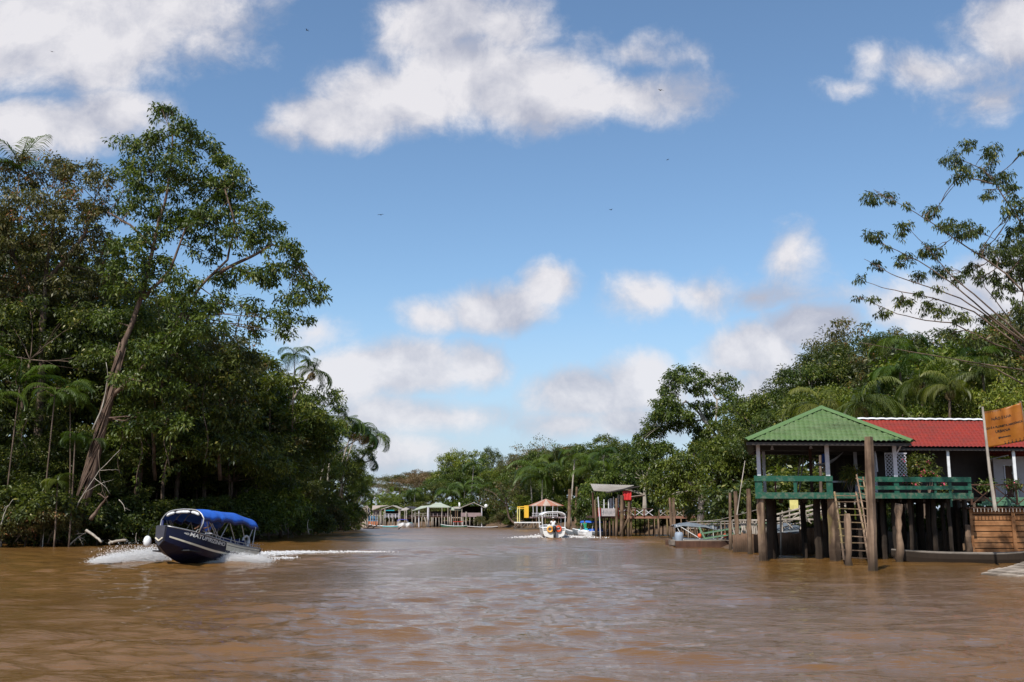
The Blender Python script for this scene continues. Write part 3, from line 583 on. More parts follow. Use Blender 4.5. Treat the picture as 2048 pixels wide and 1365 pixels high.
for k, (lab, yy_, bl_) in enumerate((('dark tree hanging over the tour boat, right of the leaning trunk', 73, [(290, 720, 36), (340, 740, 38), (300, 790, 34), (365, 800, 34), (330, 850, 30), (250, 770, 24), (375, 745, 30)]), ('dark leafy tree hanging over the water behind the tour boat', 76, [(420, 740, 38), (470, 770, 36), (410, 810, 34), (450, 850, 32), (495, 830, 32), (480, 720, 34), (400, 860, 26), (510, 890, 28), (390, 900, 24), (430, 890, 26), (470, 900, 26), (350, 890, 22)]))):
    q = P(bl_[0][0] + 30, 1000, yy_ + 5); blob_tree('bank_tree', lab, 'tree', yy_, (q.x, yy_ + 5, .8), [[(bl_[0][0] + 20, 960, 4), (bl_[0][0] + 15, 860, 2), (bl_[0][0] + 20, 780, 0), (.16, .06)]], bl_, 'leafA', .34, .14, 34, .55, .9, 'bark', 80 + k, -.7, .55, 1)
# ---- far bank forest in the centre
row = 'behind the far sheds'
for a in [('umbra', 800, 942, 330, 'wide flat-topped distant tree', 1.3), ('umbra', 850, 935, 300, 'wide flat-topped distant tree', 1.2), ('umbra', 770, 958, 320, 'low distant tree', 1.2), ('rusty', 835, 934, 280, 'rust-pink flowering tree', 1.35), ('barish', 752, 950, 260, 'thin bare-crowned tree', 1.1),
          ('roundC', 912, 893, 215, 'round bright green tree above the skyline', 1.0), ('roundA', 905, 930, 210, 'mid green tree', 1.3), ('roundB', 865, 965, 205, 'dark tree', 1.4), ('roundA', 830, 975, 200, 'mid green tree', 1.4), ('roundC', 790, 985, 200, 'bright green tree', 1.5),
          ('roundB', 992, 895, 225, 'small dark round tree poking above the skyline', .62), ('roundA', 960, 930, 212, 'mid green tree', 1.4), ('roundC', 1010, 925, 206, 'bright tree', 1.3), ('tallB', 1040, 905, 200, 'olive tree', 1.4), ('roundB', 1030, 950, 196, 'dark tree', 1.4), ('tallB', 1060, 893, 205, 'olive tree', 1.3),
          ('barish', 1085, 866, 190, 'leafless pale-branched tree above the skyline', 1.1), ('roundA', 1080, 895, 188, 'mid green tree', 1.4), ('umbra', 1125, 877, 195, 'flat olive tree', .9), ('roundC', 1120, 900, 182, 'bright green tree', 1.4), ('tallB', 1150, 885, 176, 'olive tree', 1.3), ('roundA', 1180, 880, 168, 'mid green tree', 1.3),
          ('openA', 1210, 862, 160, 'tall loose-crowned tree', 1.1), ('roundB', 1240, 880, 156, 'dark tree', 1.3), ('roundC', 1265, 905, 150, 'bright green tree', 1.3)]:
    place_tree(*a[:5], row, wide=a[5], z0=1.2)
row = 'low along the far bank'
for a in [('bushB', 755, 1000, 196, 'bright green shrub'), ('bushA', 790, 1002, 194, 'mid green shrub'), ('bushC', 830, 1000, 194, 'dark shrub'), ('bushD', 865, 1000, 192, 'olive shrub'), ('bushB', 905, 996, 192, 'bright shrub'), ('bushA', 940, 990, 190, 'mid green shrub'), ('bushC', 985, 995, 186, 'dark shrub over the water'),
          ('bushD', 1000, 1022, 172, 'olive shrub over the water'), ('bushD', 960, 1030, 172, 'rusty-tinged shrub over the water'), ('bushB', 1050, 985, 172, 'bright shrub'), ('bushA', 1090, 975, 174, 'mid green shrub'), ('bushC', 1130, 985, 166, 'dark shrub'), ('bushA', 1205, 960, 165, 'mid green shrub'),
          ('bushB', 1210, 945, 132, 'bright shrub'), ('bushA', 1250, 950, 126, 'mid green shrub'), ('bushC', 1180, 1000, 122, 'dark shrub'), ('roundA', 1110, 930, 182, 'round mid green tree'), ('roundC', 1160, 925, 172, 'bright olive tree'), ('roundB', 1050, 950, 178, 'dark tree'), ('roundA', 1225, 920, 140, 'mid green tree'), ('bushA', 1020, 1030, 168, 'mid green shrub')]:
    place_tree(*a, row, wide=1.0, z0=.3)
row = 'among the far palms'
for a in [('big', 895, 985, 192, 'yellowish palm with a hanging dead frond', 1.0, 1), ('big', 930, 975, 196, 'broad palm', 1.0, 0), ('acai', 948, 930, 198, 'tall thin-stemmed palm', 1.3, 0), ('big', 970, 985, 188, 'broad palm', 1.0, 0), ('acai', 830, 985, 196, 'slim palm', 1.2, 0), ('big', 1085, 960, 166, 'large dark broad palm', 1.5, 0),
          ('big', 1060, 945, 172, 'broad palm', 1.1, 0), ('acai', 1150, 915, 156, 'feathery palm', 1.4, 0), ('big', 1185, 945, 142, 'large broad palm', 1.15, 0), ('acai', 1205, 910, 150, 'feathery palm', 1.3, 0), ('big', 1110, 915, 176, 'broad palm', 1.1, 0), ('acai', 1245, 925, 140, 'feathery palm', 1.2, 0), ('acai', 1015, 990, 182, 'slim palm', 1.2, 0)]:
    place_palm(*a[:5], row, a[5], r=.13, dry=bool(a[6]))
forest_mass('far_forest_understory', mlerp([(715, 975, 215), (760, 985, 215), (860, 975, 212), (900, 940, 222), (1000, 945, 216), (1080, 915, 206), (1180, 905, 186), (1260, 925, 165), (1300, 960, 150), (1380, 950, 135)], 12), 52, 'leafC', 1.2, 2.2, 24, 4)
blob_tree('riverside_tree', 'twiggy orange-tinged tree at the water between the far sheds and the striped hut', 'tree', 166, (P(1040, 1050, 166).x, 166, .2),
  [[(1040, 1056), (1018, 1036), (1012, 1000), (1000, 975), (.22, .05)], [(1013, 1010), (985, 985), (970, 980), (.08, .04)], [(1012, 1000), (1030, 975), (1040, 968), (.08, .04)]],
  [(1000, 972, 12), (975, 985, 14), (1030, 972, 12), (985, 1000, 14), (1010, 990, 16), (960, 1000, 8), (1040, 985, 10), (1000, 1015, 14), (1030, 1005, 13)], 'leafD', .34, .15, 12, .5, .6, 'bark', 44, twig=5)
# ---- open-crowned tree and mango trees on the right bank
blob_tree('gnarled_tree', 'open-crowned tree with pale twisting limbs standing above the slanted-roof hut', 'tree', 112, (P(1450, 1000, 112).x, 112, 1.0),
  [[(1450, 1040), (1448, 940), (1440, 880), (1415, 850), (1392, 820), (1372, 802), (1345, 830), (.24, .07)], [(1440, 880), (1432, 845), (1434, 800), (1420, 780), (.17, .06)], [(1418, 850), (1395, 815), (1370, 805), (.13, .05)], [(1410, 800), (1398, 775), (1380, 760), (.10, .04)]],
  [(1358, 747, 17), (1388, 745, 11), (1345, 763, 18), (1378, 770, 20), (1340, 786, 20), (1330, 806, 20), (1398, 784, 16), (1418, 768, 14), (1440, 758, 13), (1458, 762, 11), (1472, 774, 11), (1424, 812, 16), (1454, 798, 15), (1462, 815, 15), (1440, 824, 12),
   (1392, 812, 11), (1354, 822, 20), (1318, 836, 18), (1298, 856, 16), (1285, 878, 14), (1276, 888, 9), (1310, 870, 22), (1345, 858, 22), (1375, 850, 16), (1460, 838, 9), (1395, 868, 20), (1330, 830, 22), (1410, 840, 16), (1370, 835, 18), (1435, 860, 20), (1470, 870, 20), (1415, 885, 24), (1300, 900, 20), (1440, 785, 14), (1405, 750, 10)], 'leafC', .34, .15, 50, .62, .85, 'palebark', 45, -.4, .5, 2, 1.1)
blob_tree('mango_tree', 'dense rounded leafy tree whose boughs hang low behind the plank dock and mooring posts', 'tree', 92, (P(1400, 1000, 92).x, 94, 1.0),
  [[(1400, 1050), (1400, 980), (1390, 930), (.35, .1)], [(1400, 985), (1450, 940), (1470, 910), (.2, .06)], [(1400, 980), (1340, 940), (.2, .06)]],
  [(1400, 905, 26), (1440, 898, 26), (1478, 905, 24), (1365, 925, 28), (1330, 940, 26), (1420, 935, 34), (1465, 940, 34), (1310, 965, 24), (1345, 970, 32), (1390, 965, 34), (1435, 970, 32), (1480, 965, 30), (1500, 935, 22), (1505, 970, 24), (1500, 1000, 22), (1325, 995, 20), (1365, 1000, 22)],
  'leafC', .30, .125, 64, .6, 1.0, 'palebark', 46, -.75, .55, 2, 1.0)
blob_tree('mango_tree', 'dense dark round tree behind the slanted-roof hut and its deck', 'tree', 122, (P(1290, 1000, 122).x, 124, 1.0),
  [[(1290, 1050), (1290, 960), (.4, .1)]], [(1285, 905, 24), (1250, 930, 24), (1215, 955, 22), (1180, 985, 18), (1170, 1010, 14), (1270, 945, 26), (1310, 925, 26), (1230, 980, 20), (1320, 900, 20), (1345, 900, 18), (1280, 975, 22), (1330, 960, 24)], 'leafC', .36, .155, 54, .7, .9, 'palebark', 47, -.7, .5, 1)
row = 'behind the pavilion'
for a in [('roundA', 1500, 792, 108, 'mid green tree', 1.0), ('roundB', 1478, 850, 104, 'dark tree', 1.1), ('roundC', 1490, 870, 98, 'bright tree', 1.0), ('roundA', 1545, 770, 94, 'mid green tree', 1.1), ('tallA', 1590, 725, 92, 'dark tall tree', 1.2), ('roundB', 1580, 790, 84, 'dark tree', 1.2), ('openA', 1615, 722, 88, 'loose-crowned tree', 1.0),
          ('tallB', 1700, 628, 96, 'tall olive tree rising highest', 1.0), ('tallA', 1655, 680, 92, 'dark tall tree', 1.2), ('tallA', 1740, 662, 88, 'dark tall tree', 1.3), ('tallB', 1800, 655, 86, 'olive tall tree', 1.3), ('tallA', 1860, 650, 84, 'dark tall tree', 1.3), ('roundC', 1925, 655, 80, 'bright yellow-green tree', 1.2), ('tallA', 1985, 640, 78, 'dark tall tree', 1.3),
          ('tallB', 2050, 600, 74, 'olive tall tree', 1.2), ('roundA', 1900, 720, 72, 'mid green tree', 1.1), ('roundB', 1960, 730, 70, 'dark tree', 1.1), ('roundC', 1845, 775, 68, 'bright tree', .9), ('roundA', 1930, 770, 66, 'mid green tree', .9), ('roundC', 2020, 740, 64, 'bright tree', 1.0), ('roundB', 1760, 740, 76, 'dark tree', 1.1), ('roundA', 1640, 760, 78, 'mid green tree', 1.1), ('roundC', 1690, 770, 76, 'bright tree', .9)]:
    place_tree(*a[:5], row, wide=a[5], z0=1.2)
row = 'of the right bank palms'
for a in [('coco', 1722, 806, 63, 'coconut palm with lit yellow fronds', 1.05, 1), ('coco', 1640, 815, 66, 'half-hidden palm over the green roof peak', .9, 0), ('coco', 1845, 760, 67, 'yellowing palm', 1.0, 1), ('big', 1800, 745, 70, 'dark palm with hanging fronds', .8, 0), ('coco', 1900, 775, 64, 'palm with pale fronds', .75, 1), ('acai', 1790, 690, 80, 'feathery palm', 1.2, 0), ('acai', 1960, 720, 70, 'feathery palm', 1.0, 0), ('coco', 1965, 750, 66, 'pale yellowing palm', .9, 0)]:
    place_palm(*a[:5], row, a[5], r=.10, dry=bool(a[6]), bark='bark')
row = 'at the right bank\'s foot'
for a in [('bushC', 1540, 940, 70, 'dark shrub', 1.4), ('bushA', 1575, 930, 74, 'mid green shrub', 1.4), ('bushC', 1620, 930, 72, 'dark shrub', 1.5), ('bushB', 1700, 1010, 64, 'bright shrub', 1.2), ('bushA', 1520, 985, 72, 'mid green shrub', 1.4), ('bushC', 1470, 1010, 80, 'dark shrub', 1.6), ('bushA', 1800, 1020, 62, 'leafy shrub behind the piles', 1.3), ('bushB', 1850, 1030, 61, 'bright shrub behind the piles', 1.3), ('bushC', 1900, 1010, 62, 'dark shrub behind the piles', 1.3),
          ('bushC', 1420, 1025, 100, 'dark shrub', 1.6), ('bushC', 1350, 1030, 106, 'dark shrub', 1.6), ('bushC', 1290, 1030, 116, 'dark shrub', 1.6), ('bushC', 1220, 1035, 118, 'dark shrub', 1.5), ('bushC', 1180, 1030, 120, 'dark shrub', 1.4)]:
    place_tree(*a[:5], row, wide=a[5], z0=.5)
forest_mass('right_forest_understory', mlerp([(1300, 960, 140), (1400, 900, 128), (1480, 880, 118), (1540, 840, 110), (1600, 780, 104), (1700, 730, 100), (1850, 720, 96), (2000, 700, 92), (2150, 680, 86), (2300, 640, 80)]), 53, 'leafA', 1.0, 1.9, 26, 3.5)
# ---- thin overhanging tree from the right edge of the view
def zt(pts): return [(1640 + x * .4396, 250 + y * .4396) for x, y in pts]
base = (P(2210, 1000, 40).x, 40, .8)
br = [[(925, 760), (850, 680), (720, 590), (600, 510), (500, 440), (400, 380), (330, 345)], [(960, 1000), (850, 900), (700, 770), (600, 690), (540, 620), (470, 540), (400, 470)], [(960, 1010), (750, 850), (600, 720), (450, 620), (300, 550), (250, 530)],
      [(1000, 1060), (920, 985), (760, 870), (640, 790), (500, 740), (350, 690), (270, 650), (200, 610)], [(1000, 1070), (900, 1000), (700, 850), (520, 790), (370, 760), (280, 740), (170, 700)], [(1050, 1100), (925, 1040), (800, 1000), (600, 900), (480, 890), (350, 860), (220, 800), (170, 785)],
      [(1050, 1150), (925, 1115), (720, 1085), (520, 1050), (350, 1020), (180, 990)], [(1000, 540), (925, 460), (850, 350), (800, 270), (740, 200), (640, 160), (580, 160)], [(800, 270), (690, 245), (620, 230)], [(1000, 950), (925, 760), (880, 600), (850, 560)], [(1050, 1120), (900, 1010), (860, 880), (750, 740), (740, 700)], [(925, 1180), (800, 1110), (640, 1080)]]
tr = [[(2210, 1010), (2180, 880), (2130, 780), (2100, 700), (.24, .10)], [(2130, 780), (2110, 600), (2090, 480), (.10, .04)], [(2100, 700), (2080, 600), (2047, 584), (.08, .04)]] + \
     [[(a, b, -.8 + i * .25) for a, b in zt(q)] + [(.04, .009)] for i, q in enumerate(br)]
cl = [(230, 325, 34), (310, 330, 26), (400, 360, 18), (500, 395, 34), (590, 450, 34), (650, 480, 46), (700, 480, 32), (550, 465, 20), (380, 460, 26), (250, 505, 36), (300, 560, 16), (370, 500, 22), (480, 570, 28), (520, 580, 34), (380, 610, 34), (250, 640, 24), (185, 690, 18), (440, 690, 26), (560, 660, 34), (700, 660, 38), (620, 700, 24),
      (380, 810, 32), (480, 830, 30), (560, 850, 34), (280, 850, 26), (240, 800, 18), (170, 785, 14), (680, 90, 28), (600, 150, 38), (640, 220, 42), (780, 120, 34), (790, 160, 22), (760, 220, 34), (830, 240, 38), (870, 300, 34), (760, 320, 28), (890, 370, 38), (860, 410, 24), (900, 500, 46), (860, 560, 42), (750, 570, 32), (820, 600, 42), (900, 600, 46),
      (900, 680, 46), (840, 750, 40), (920, 880, 26), (920, 820, 36), (640, 880, 34), (740, 880, 26), (460, 770, 20), (540, 740, 16), (730, 700, 20), (780, 690, 30), (940, 560, 50), (950, 640, 50), (950, 450, 40), (925, 120, 12), (600, 950, 30), (700, 980, 30)]
blob_tree('overhanging_tree', 'thin-branched tree reaching in from the right edge against the sky, sparse drooping leaves', 'tree', 40, base, tr, [(1640 + x * .4396, 250 + y * .4396, r * .52) for x, y, r in cl], 'leafA', .165, .05, 17, .18, .95, 'bark', 48, -1.2, 1.2, 2, 1.0, sprout=.03)
# ------------------------------------------------------------------ green pavilion on stilts
PA = P(1511, 990, 47); PB = P(1945, 995, 47.9); SKEW = .335; PD = Vector((PB.x - PA.x, PB.y - PA.y, 0)).normalized(); PANG = math.atan2(PD.y, PD.x)
def lx(px, off=0.0, py=1000):
    """distance along the pavilion's front line of what is seen at px, off metres behind that line"""
    k = rayxy(px, py); k = k.x / k.y; a = PA + (Vector((-PD.y, PD.x, 0)) + PD * SKEW) * off
    return (k * a.y - a.x) / (PD.x - k * PD.y)
def lz(px, py, off=0.0):
    a = PA + PD * lx(px, off, py) + (Vector((-PD.y, PD.x, 0)) + PD * SKEW) * off; return P(px, py, a.y).z
def frame(name, **k): e = empty(name, (PA.x, PA.y, 0), PANG, **k); e['skewed'] = 1; return e
def tiles(A, B, C, D, nu, pitch, course, amp, name, mat, parent, tri=False, th=.05):
    """corrugated, stepped tile sheet on the quad A(eave left) B(eave right) C(top right) D(top left); tri clips to the trapezium"""
    A, B, C, D = map(Vector, (A, B, C, D)); U = (B - A); W = U.length; U.normalize(); mid = (C + D) / 2; base = (A + B) / 2
    V = mid - base; V -= U * V.dot(U); H = V.length; V.normalize(); Nn = U.cross(V).normalized()
    if Nn.z < 0: Nn = -Nn
    du = pitch / nu; n = int(W / du); rows = max(2, int(H / course)); vs = []; fs = []; sub = 3
    cl = (D - A).dot(U); cr = (C - A).dot(U)
    for r in range(rows):
        for s in range(sub):
            t = (r + s / (sub - 1) * .999) / rows
            for i in range(n + 1):
                u = i * du; h = amp * abs(math.sin(math.pi * u / pitch)) ** .8 + .05 * (1 - s / (sub - 1)); sag = .02 * math.sin(u * .9) * math.sin(t * 3)
                vs.append(A + U * u + V * (t * H - .012 * math.cos(2 * math.pi * u / pitch)) + Nn * (h + sag))
    tot = rows * sub
    for k in range(tot - 1):
        for i in range(n):
            t = (k + .5) / (tot - 1); u = (i + .5) * du
            if u < cl * t - .02 or u > W - (W - cr) * t + .02: continue
            a = k * (n + 1) + i; fs.append((a, a + 1, a + n + 2, a + n + 1))
    return MB().add(vs, fs).build(name, M[mat], parent, True)
F0 = lz(1520, 986); FB = lz(1520, 997.5); RT = lz(1520, 952); EV = lz(1521, 886)
xl, xm, xr, xe = lx(1511), lx(1659), lx(1798), lx(1945)
DEEP = 7.2
pv = frame('stilt_pavilion', label='open pavilion on stilts with green tiled hipped roof and green railings, at the right bank', cat='pavilion')
# deck
mb = MB(); mb.box(xl + .05, .06, F0 - .2, xe - .05, DEEP, F0 - .02)
for i in range(9): mb.box(xl + .1 + i * 1.15, .3, F0 - .42, xl + .2 + i * 1.15, DEEP - .2, F0 - .202)
mb.build('deck', M['dark'], pv)
fr = MB(); xg = lx(1667); fr.box(xl, -.03, FB, xg, .055, F0 + .02); fr.box(xg + .012, -.02, FB + .01, xe + .06, .055, F0 + .01); fr.box(xl, .058, FB, xl + .05, DEEP, F0); fr.build('deck_beam', M['greenold'], pv)
# railings
rl_ = MB(); z1 = lz(1588, 963); rl_.box(xl - .03, -.07, z1, xg + .01, .11, RT); rl_.build('handrail', M['green'], pv)
for a, b in ((1511, 1526), (1588, 1595), (1654, 1667)):
    q = MB().box(lx(a) + .01, -.018, F0 + .022, lx(b), .05, z1 - .002)
    if b - a > 10: q.box(lx(a) + .06, .052, F0 + .022, lx(b) - .05, .09, z1 - .002)
    q.build('rail_post', M['green'], pv)
MB().box(xl - .03, .112, z1 + .02, xl + .1, DEEP, RT - .02).build('handrail', M['green'], pv)
for k in range(4): MB().box(xl, 1.4 + k * 1.6, F0, xl + .08, 1.5 + k * 1.6, z1 + .018).build('rail_post', M['green'], pv)
xs = lx(1718)
for (ya, yb) in ((954, 964), (972, 979.5)):
    za, zb = lz(1720, ya), lz(1720, yb); MB().box(xs, -.05, zb, xe, .0, za).build('handrail', M['green'], pv)
for a, b in ((1718, 1724), (1790, 1800), (1870, 1875), (1899, 1905), (1938, 1945)):
    MB().box(lx(a), .002, F0 + .015, lx(b), .07, lz(1720, 954) - .03).build('rail_post', M['green'], pv)
MB().box(lx(1667) + .1, 2.4, RT - .22, lx(1712, 2.4), 2.44, RT - .14).build('handrail', M['white'], pv)
# piles; the inner ones have under-deck shade put into their wood colour
def pile(px0, px1, off, top, mat, rough=.03, bot=-1.2, parent=pv, name='pile', lean=0, seed=None):
    g = random.Random(px0 * 7 + off * 3 if seed is None else seed); x0, x1 = lx(px0, off), lx(px1, off); c = (x0 + x1) / 2; r = (x1 - x0) / 2; pts = []; rr = []
    for i in range(11):
        z = bot + (top - bot) * i / 10; pts.append((c + g.uniform(-rough, rough) + lean * i / 10, off + r + g.uniform(-rough, rough), z)); rr.append(r * 1.12 * (1 + g.uniform(-rough, rough) * 2.2) * (1.04 - .1 * i / 10))
    return MB().tube(pts, rr, 7 if rough > .02 else 4).build(name, M[mat], parent, rough > .05)
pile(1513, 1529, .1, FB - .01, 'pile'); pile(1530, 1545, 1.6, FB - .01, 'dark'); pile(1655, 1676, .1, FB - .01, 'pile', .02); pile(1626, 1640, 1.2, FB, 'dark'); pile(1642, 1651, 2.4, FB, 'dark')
g = random.Random(4)
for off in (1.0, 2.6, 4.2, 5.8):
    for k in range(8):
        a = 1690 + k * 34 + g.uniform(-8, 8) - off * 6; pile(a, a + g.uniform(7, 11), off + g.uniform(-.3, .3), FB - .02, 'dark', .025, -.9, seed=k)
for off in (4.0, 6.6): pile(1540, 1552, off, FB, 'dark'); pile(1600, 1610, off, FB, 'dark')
# roof posts
for (a, b) in ((1516.5, 1524), (1655, 1663.5), (1792, 1800)): MB().box(lx(a), .12, F0, lx(b), .3, EV + .03).build('roof_post', M['white'], pv)
for (a, b, off, m_) in ((1528, 1534, DEEP - .4, 'white'), (1622, 1628, 3.4, 'darkf'), (1712, 1719, DEEP - .4, 'white'), (1752, 1757, 4.5, 'white'), (1520, 1526, 3.6, 'darkf'), (1780, 1786, DEEP - .4, 'darkf')):
    MB().box(lx(a, off), off, F0, lx(b, off), off + .16, EV + .03).build('roof_post', M[m_], pv)
q = MB(); q.bar((lx(1800) - .05, .2, EV - .55), (lx(1812), .2, EV - .02), .07); q.build('brace', M['white'], pv)
# roof
e0, e1 = lx(1489, -.9, 885), lx(1827, -.9, 885); ym = (DEEP - .9) / 2 + .45; y0, y1 = -.9, DEEP + .5; ym = (y0 + y1) / 2
apx = lx(1643, ym, 815); apz = lz(1643, 817, ym); ez = lz(1640, 884, -.9)
rf = empty('roof', (0, 0, 0)); rf.parent = pv
A_, B_, C_, D_ = (e0, y0, ez), (e1, y0, ez), (e1, y1, ez), (e0, y1, ez); T1 = (apx - .12, ym, apz); T2 = (apx + .12, ym, apz)
tiles(A_, B_, T2, T1, 6, .25, .42, .045, 'roof_slope', 'greenroof', rf); tiles(B_, C_, T2, T1, 6, .25, .42, .045, 'roof_slope', 'greenroof', rf)
tiles(C_, D_, T1, T2, 6, .25, .42, .045, 'roof_slope', 'greenroof', rf); tiles(D_, A_, T1, T2, 6, .25, .42, .045, 'roof_slope', 'greenroof', rf)
for p in (A_, B_, C_, D_):
    a = Vector(p); b = Vector((apx, ym, apz)); d = (b - a); w_ = d.cross(Vector((0, 0, 1))).normalized(); up = Vector((0, 0, 1)); mb = MB(); n = 10
    for i in range(n + 1):
        c = a + d * i / n; 
        for s, h in ((-.26, .0), (-.13, .085), (0, .12), (.13, .085), (.26, .0)): mb.v.append(tuple(c + w_ * s + up * (h + .03)))
    for i in range(n):
        for k in range(4): mb.f.append((i * 5 + k, i * 5 + k + 1, i * 5 + k + 6, i * 5 + k + 5))
    mb.build('ridge_cap', M['cap'], rf, True)
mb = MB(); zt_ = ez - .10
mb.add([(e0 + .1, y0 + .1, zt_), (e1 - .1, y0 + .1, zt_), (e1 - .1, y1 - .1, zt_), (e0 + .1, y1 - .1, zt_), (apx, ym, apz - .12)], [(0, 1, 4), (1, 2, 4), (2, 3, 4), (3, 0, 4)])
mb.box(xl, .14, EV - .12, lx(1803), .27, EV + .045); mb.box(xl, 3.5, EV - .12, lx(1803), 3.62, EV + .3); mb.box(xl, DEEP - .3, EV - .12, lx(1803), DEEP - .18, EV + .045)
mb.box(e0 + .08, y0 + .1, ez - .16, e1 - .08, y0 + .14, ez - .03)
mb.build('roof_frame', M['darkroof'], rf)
# things inside
h0 = Vector((lx(1628, 3.3), 3.3, lz(1628, 930, 3.3))); h1 = Vector((lx(1692, 3.3), 3.3, lz(1692, 905, 3.3)))
hm = frame('hammock', label='pale hammock slung between posts under the green roof', cat='hammock'); mb = MB(); vs = []; fs = []
for i in range(15):
    t = i / 14; c = h0.lerp(h1, t) - Vector((0, 0, .32 * math.sin(math.pi * t) - .0)); w_ = .22 * math.sin(math.pi * t) ** .6 + .015
    for s in (-1, -.5, 0, .5, 1): vs.append((c.x, c.y + w_ * s, c.z + abs(s) ** 2 * .16 * math.sin(math.pi * t)))
for i in range(14):
    for k in range(4): fs.append((i * 5 + k, i * 5 + k + 1, i * 5 + k + 6, i * 5 + k + 5))
o = MB().add(vs, fs).build('hammock_cloth', M['cloth'], hm, True); sd = o.modifiers.new('s', 'SOLIDIFY'); sd.thickness = .015
def cloth_panel(name, label, cat, W, H, mat, loc, rz, parent=None):
    vs = []; fs = []; n = 10
    for j in range(n + 1):
        for i in range(n + 1): vs.append((W * (i / n - .5), .04 * math.sin(i * 1.7 + j * .2) * (1 - .3 * j / n), -H * j / n))
    for j in range(n):
        for i in range(n): a = j * (n + 1) + i; fs.append((a, a + 1, a + n + 2, a + n + 1))
    o = MB().add(vs, fs).build(name, M[mat], parent, True, loc); o.rotation_euler = (0, 0, rz); s = o.modifiers.new('s', 'SOLIDIFY'); s.thickness = .01
    if parent is None: tag(o, label, cat)
    return o
def W(x, y, z): return Vector((PA.x, PA.y, 0)) + PD * (x + SKEW * y) + Vector((-PD.y, PD.x, 0)) * y + Vector((0, 0, z))
cloth_panel('hanging_towel', 'bright blue cloth hanging beside the white middle post under the green roof', 'cloth', .14, .5, 'bluecan', W(lx(1651, 3.4), 3.4, lz(1651, 908, 3.4)), PANG)
lf = frame('leaning_board', label='two pale boards leaning diagonally behind the pavilion railing', cat='boards')
for k in (0, .16): MB().bar((lx(1592, 5) + k, 5, F0), (lx(1606, 5) + k, 5.4, lz(1606, 915, 5)), .08, .04).build('board', M['grey'], lf)
for i, (a, z, s, txt) in enumerate(((1549, 895, .07, 'left of the pavilion'), (1627, 893, .06, 'in the middle of the pavilion'))):
    o = frame('pendant_lamp', label='small white lamp hanging under the green roof, ' + txt, cat='lamp', group='lamps under the green roof'); c = (lx(a, 2), 2, lz(a, z, 2))
    MB().tube([(c[0], c[1], c[2] - .12), (c[0], c[1], c[2]), (c[0], c[1], c[2] + .1)], [.09, .05, .03], 8).build('lamp_shade', M['white'], o); MB().tube([(c[0], c[1], c[2] + .1), (c[0], c[1], c[2] + .5)], .008, 4).build('cord', M['black'], o)
o = frame('wind_chime', label='long white tubular hanging ornament right of the tall mooring pole', cat='ornament'); MB().tube([(lx(1758, 1.5), 1.5, lz(1758, 944, 1.5)), (lx(1757, 1.5), 1.5, lz(1757, 915, 1.5)), (lx(1757, 1.5), 1.5, lz(1757, 903, 1.5))], [.05, .045, .008], 6).build('hanging_tube', M['white'], o)
tb = frame('table', label='dark red wooden table behind the left green railing', cat='table'); x_ = lx(1572, 2.5); zt2 = F0 + .62
MB().box(x_ - .6, 2.2, zt2, x_ + .6, 2.9, zt2 + .05).build('table_top', M['wallred'], tb)
for sx in (-.5, .5):
    for sy in (2.3, 2.8): MB().box(x_ + sx - .035, sy - .035, F0, x_ + sx + .035, sy + .035, zt2).build('leg', M['wallred'], tb)
# ------------------------------------------------------------------ red-roofed house behind
hs = frame('red_roofed_house', label='long house with a red tiled roof and white ridge, right of the green pavilion', cat='house')
hx0, hx1 = lx(1700, 5), lx(2150, 5); he = lz(1903, 896, 4.6); hr = lz(1850, 841, 8.6); 
r2 = empty('roof'); r2.parent = hs
hA = (lx(1735, 4.6, 893), 4.6, he); hB = (hx1 + 2, 4.6, he); hC = (hx1 + 2, 8.8, hr); hD = (lx(1735, 8.8, 840), 8.8, hr)
tiles(hA, hB, hC, (hA[0], 8.8, hr), 6, .23, .42, .04, 'roof_slope', 'redroof', r2)
tiles((hx1 + 2, 13, he), (hA[0], 13, he), (hA[0], 8.8, hr), hC, 3, .23, .42, .04, 'roof_slope', 'redroof', r2)
mb = MB(); n = int((hC[0] - hD[0]) / .1); hD = (hA[0], 8.8, hr)
for i in range(n + 1):
    x = hD[0] + i * .1
    for s, h in ((-.2, 0), (-.1, .07), (0, .1), (.1, .07), (.2, 0)): mb.v.append((x, 8.8 + s, hr + h + .03 + .03 * abs(math.sin(i * .55))))
for i in range(n):
    for k in range(4): mb.f.append((i * 5 + k, i * 5 + k + 1, i * 5 + k + 6, i * 5 + k + 5))
mb.build('ridge_cap', M['whitec'], r2, True)
mb = MB(); mb.add([(hA[0] + .05, 4.75, he - .07), (hB[0], 4.75, he - .07), (hB[0], 8.8, hr - .07), (hA[0] + .05, 8.8, hr - .07)], [(0, 1, 2, 3)]); mb.box(hA[0], 4.7, he - .14, hB[0], 4.76, he - .02)
mb.add([(hA[0] + .04, 4.75, he - .1), (hA[0] + .04, 12.8, he - .1), (hA[0] + .04, 8.8, hr - .1)], [(0, 1, 2)]); mb.build('roof_frame', M['darkroof'], r2)
zf = F0 - .1
MB().box(hA[0] + .3, 5.0, zf - .2, hB[0], 12.5, zf).build('floor', M['dark'], hs)
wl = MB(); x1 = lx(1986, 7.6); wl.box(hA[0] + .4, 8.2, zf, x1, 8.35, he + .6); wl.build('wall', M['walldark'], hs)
MB().box(lx(1664, 6.9), 7.0, zf - .1, lx(1757, 6.9), 7.1, EV - .05).build('wall', M['dark'], hs)  # near-black panel, the deep shade under the green roof put into its colour
wl = MB(); wl.box(x1, 6.9, zf, lx(2012, 6.9), 7.0, he - .45); wl.box(lx(2030, 6.9), 6.9, zf, hB[0], 7.0, he - .3); wl.box(lx(2012, 6.9), 6.9, lz(2020, 932, 6.9), lx(2030, 6.9), 7.0, he - .45); wl.build('wall', M['wallw'], hs)
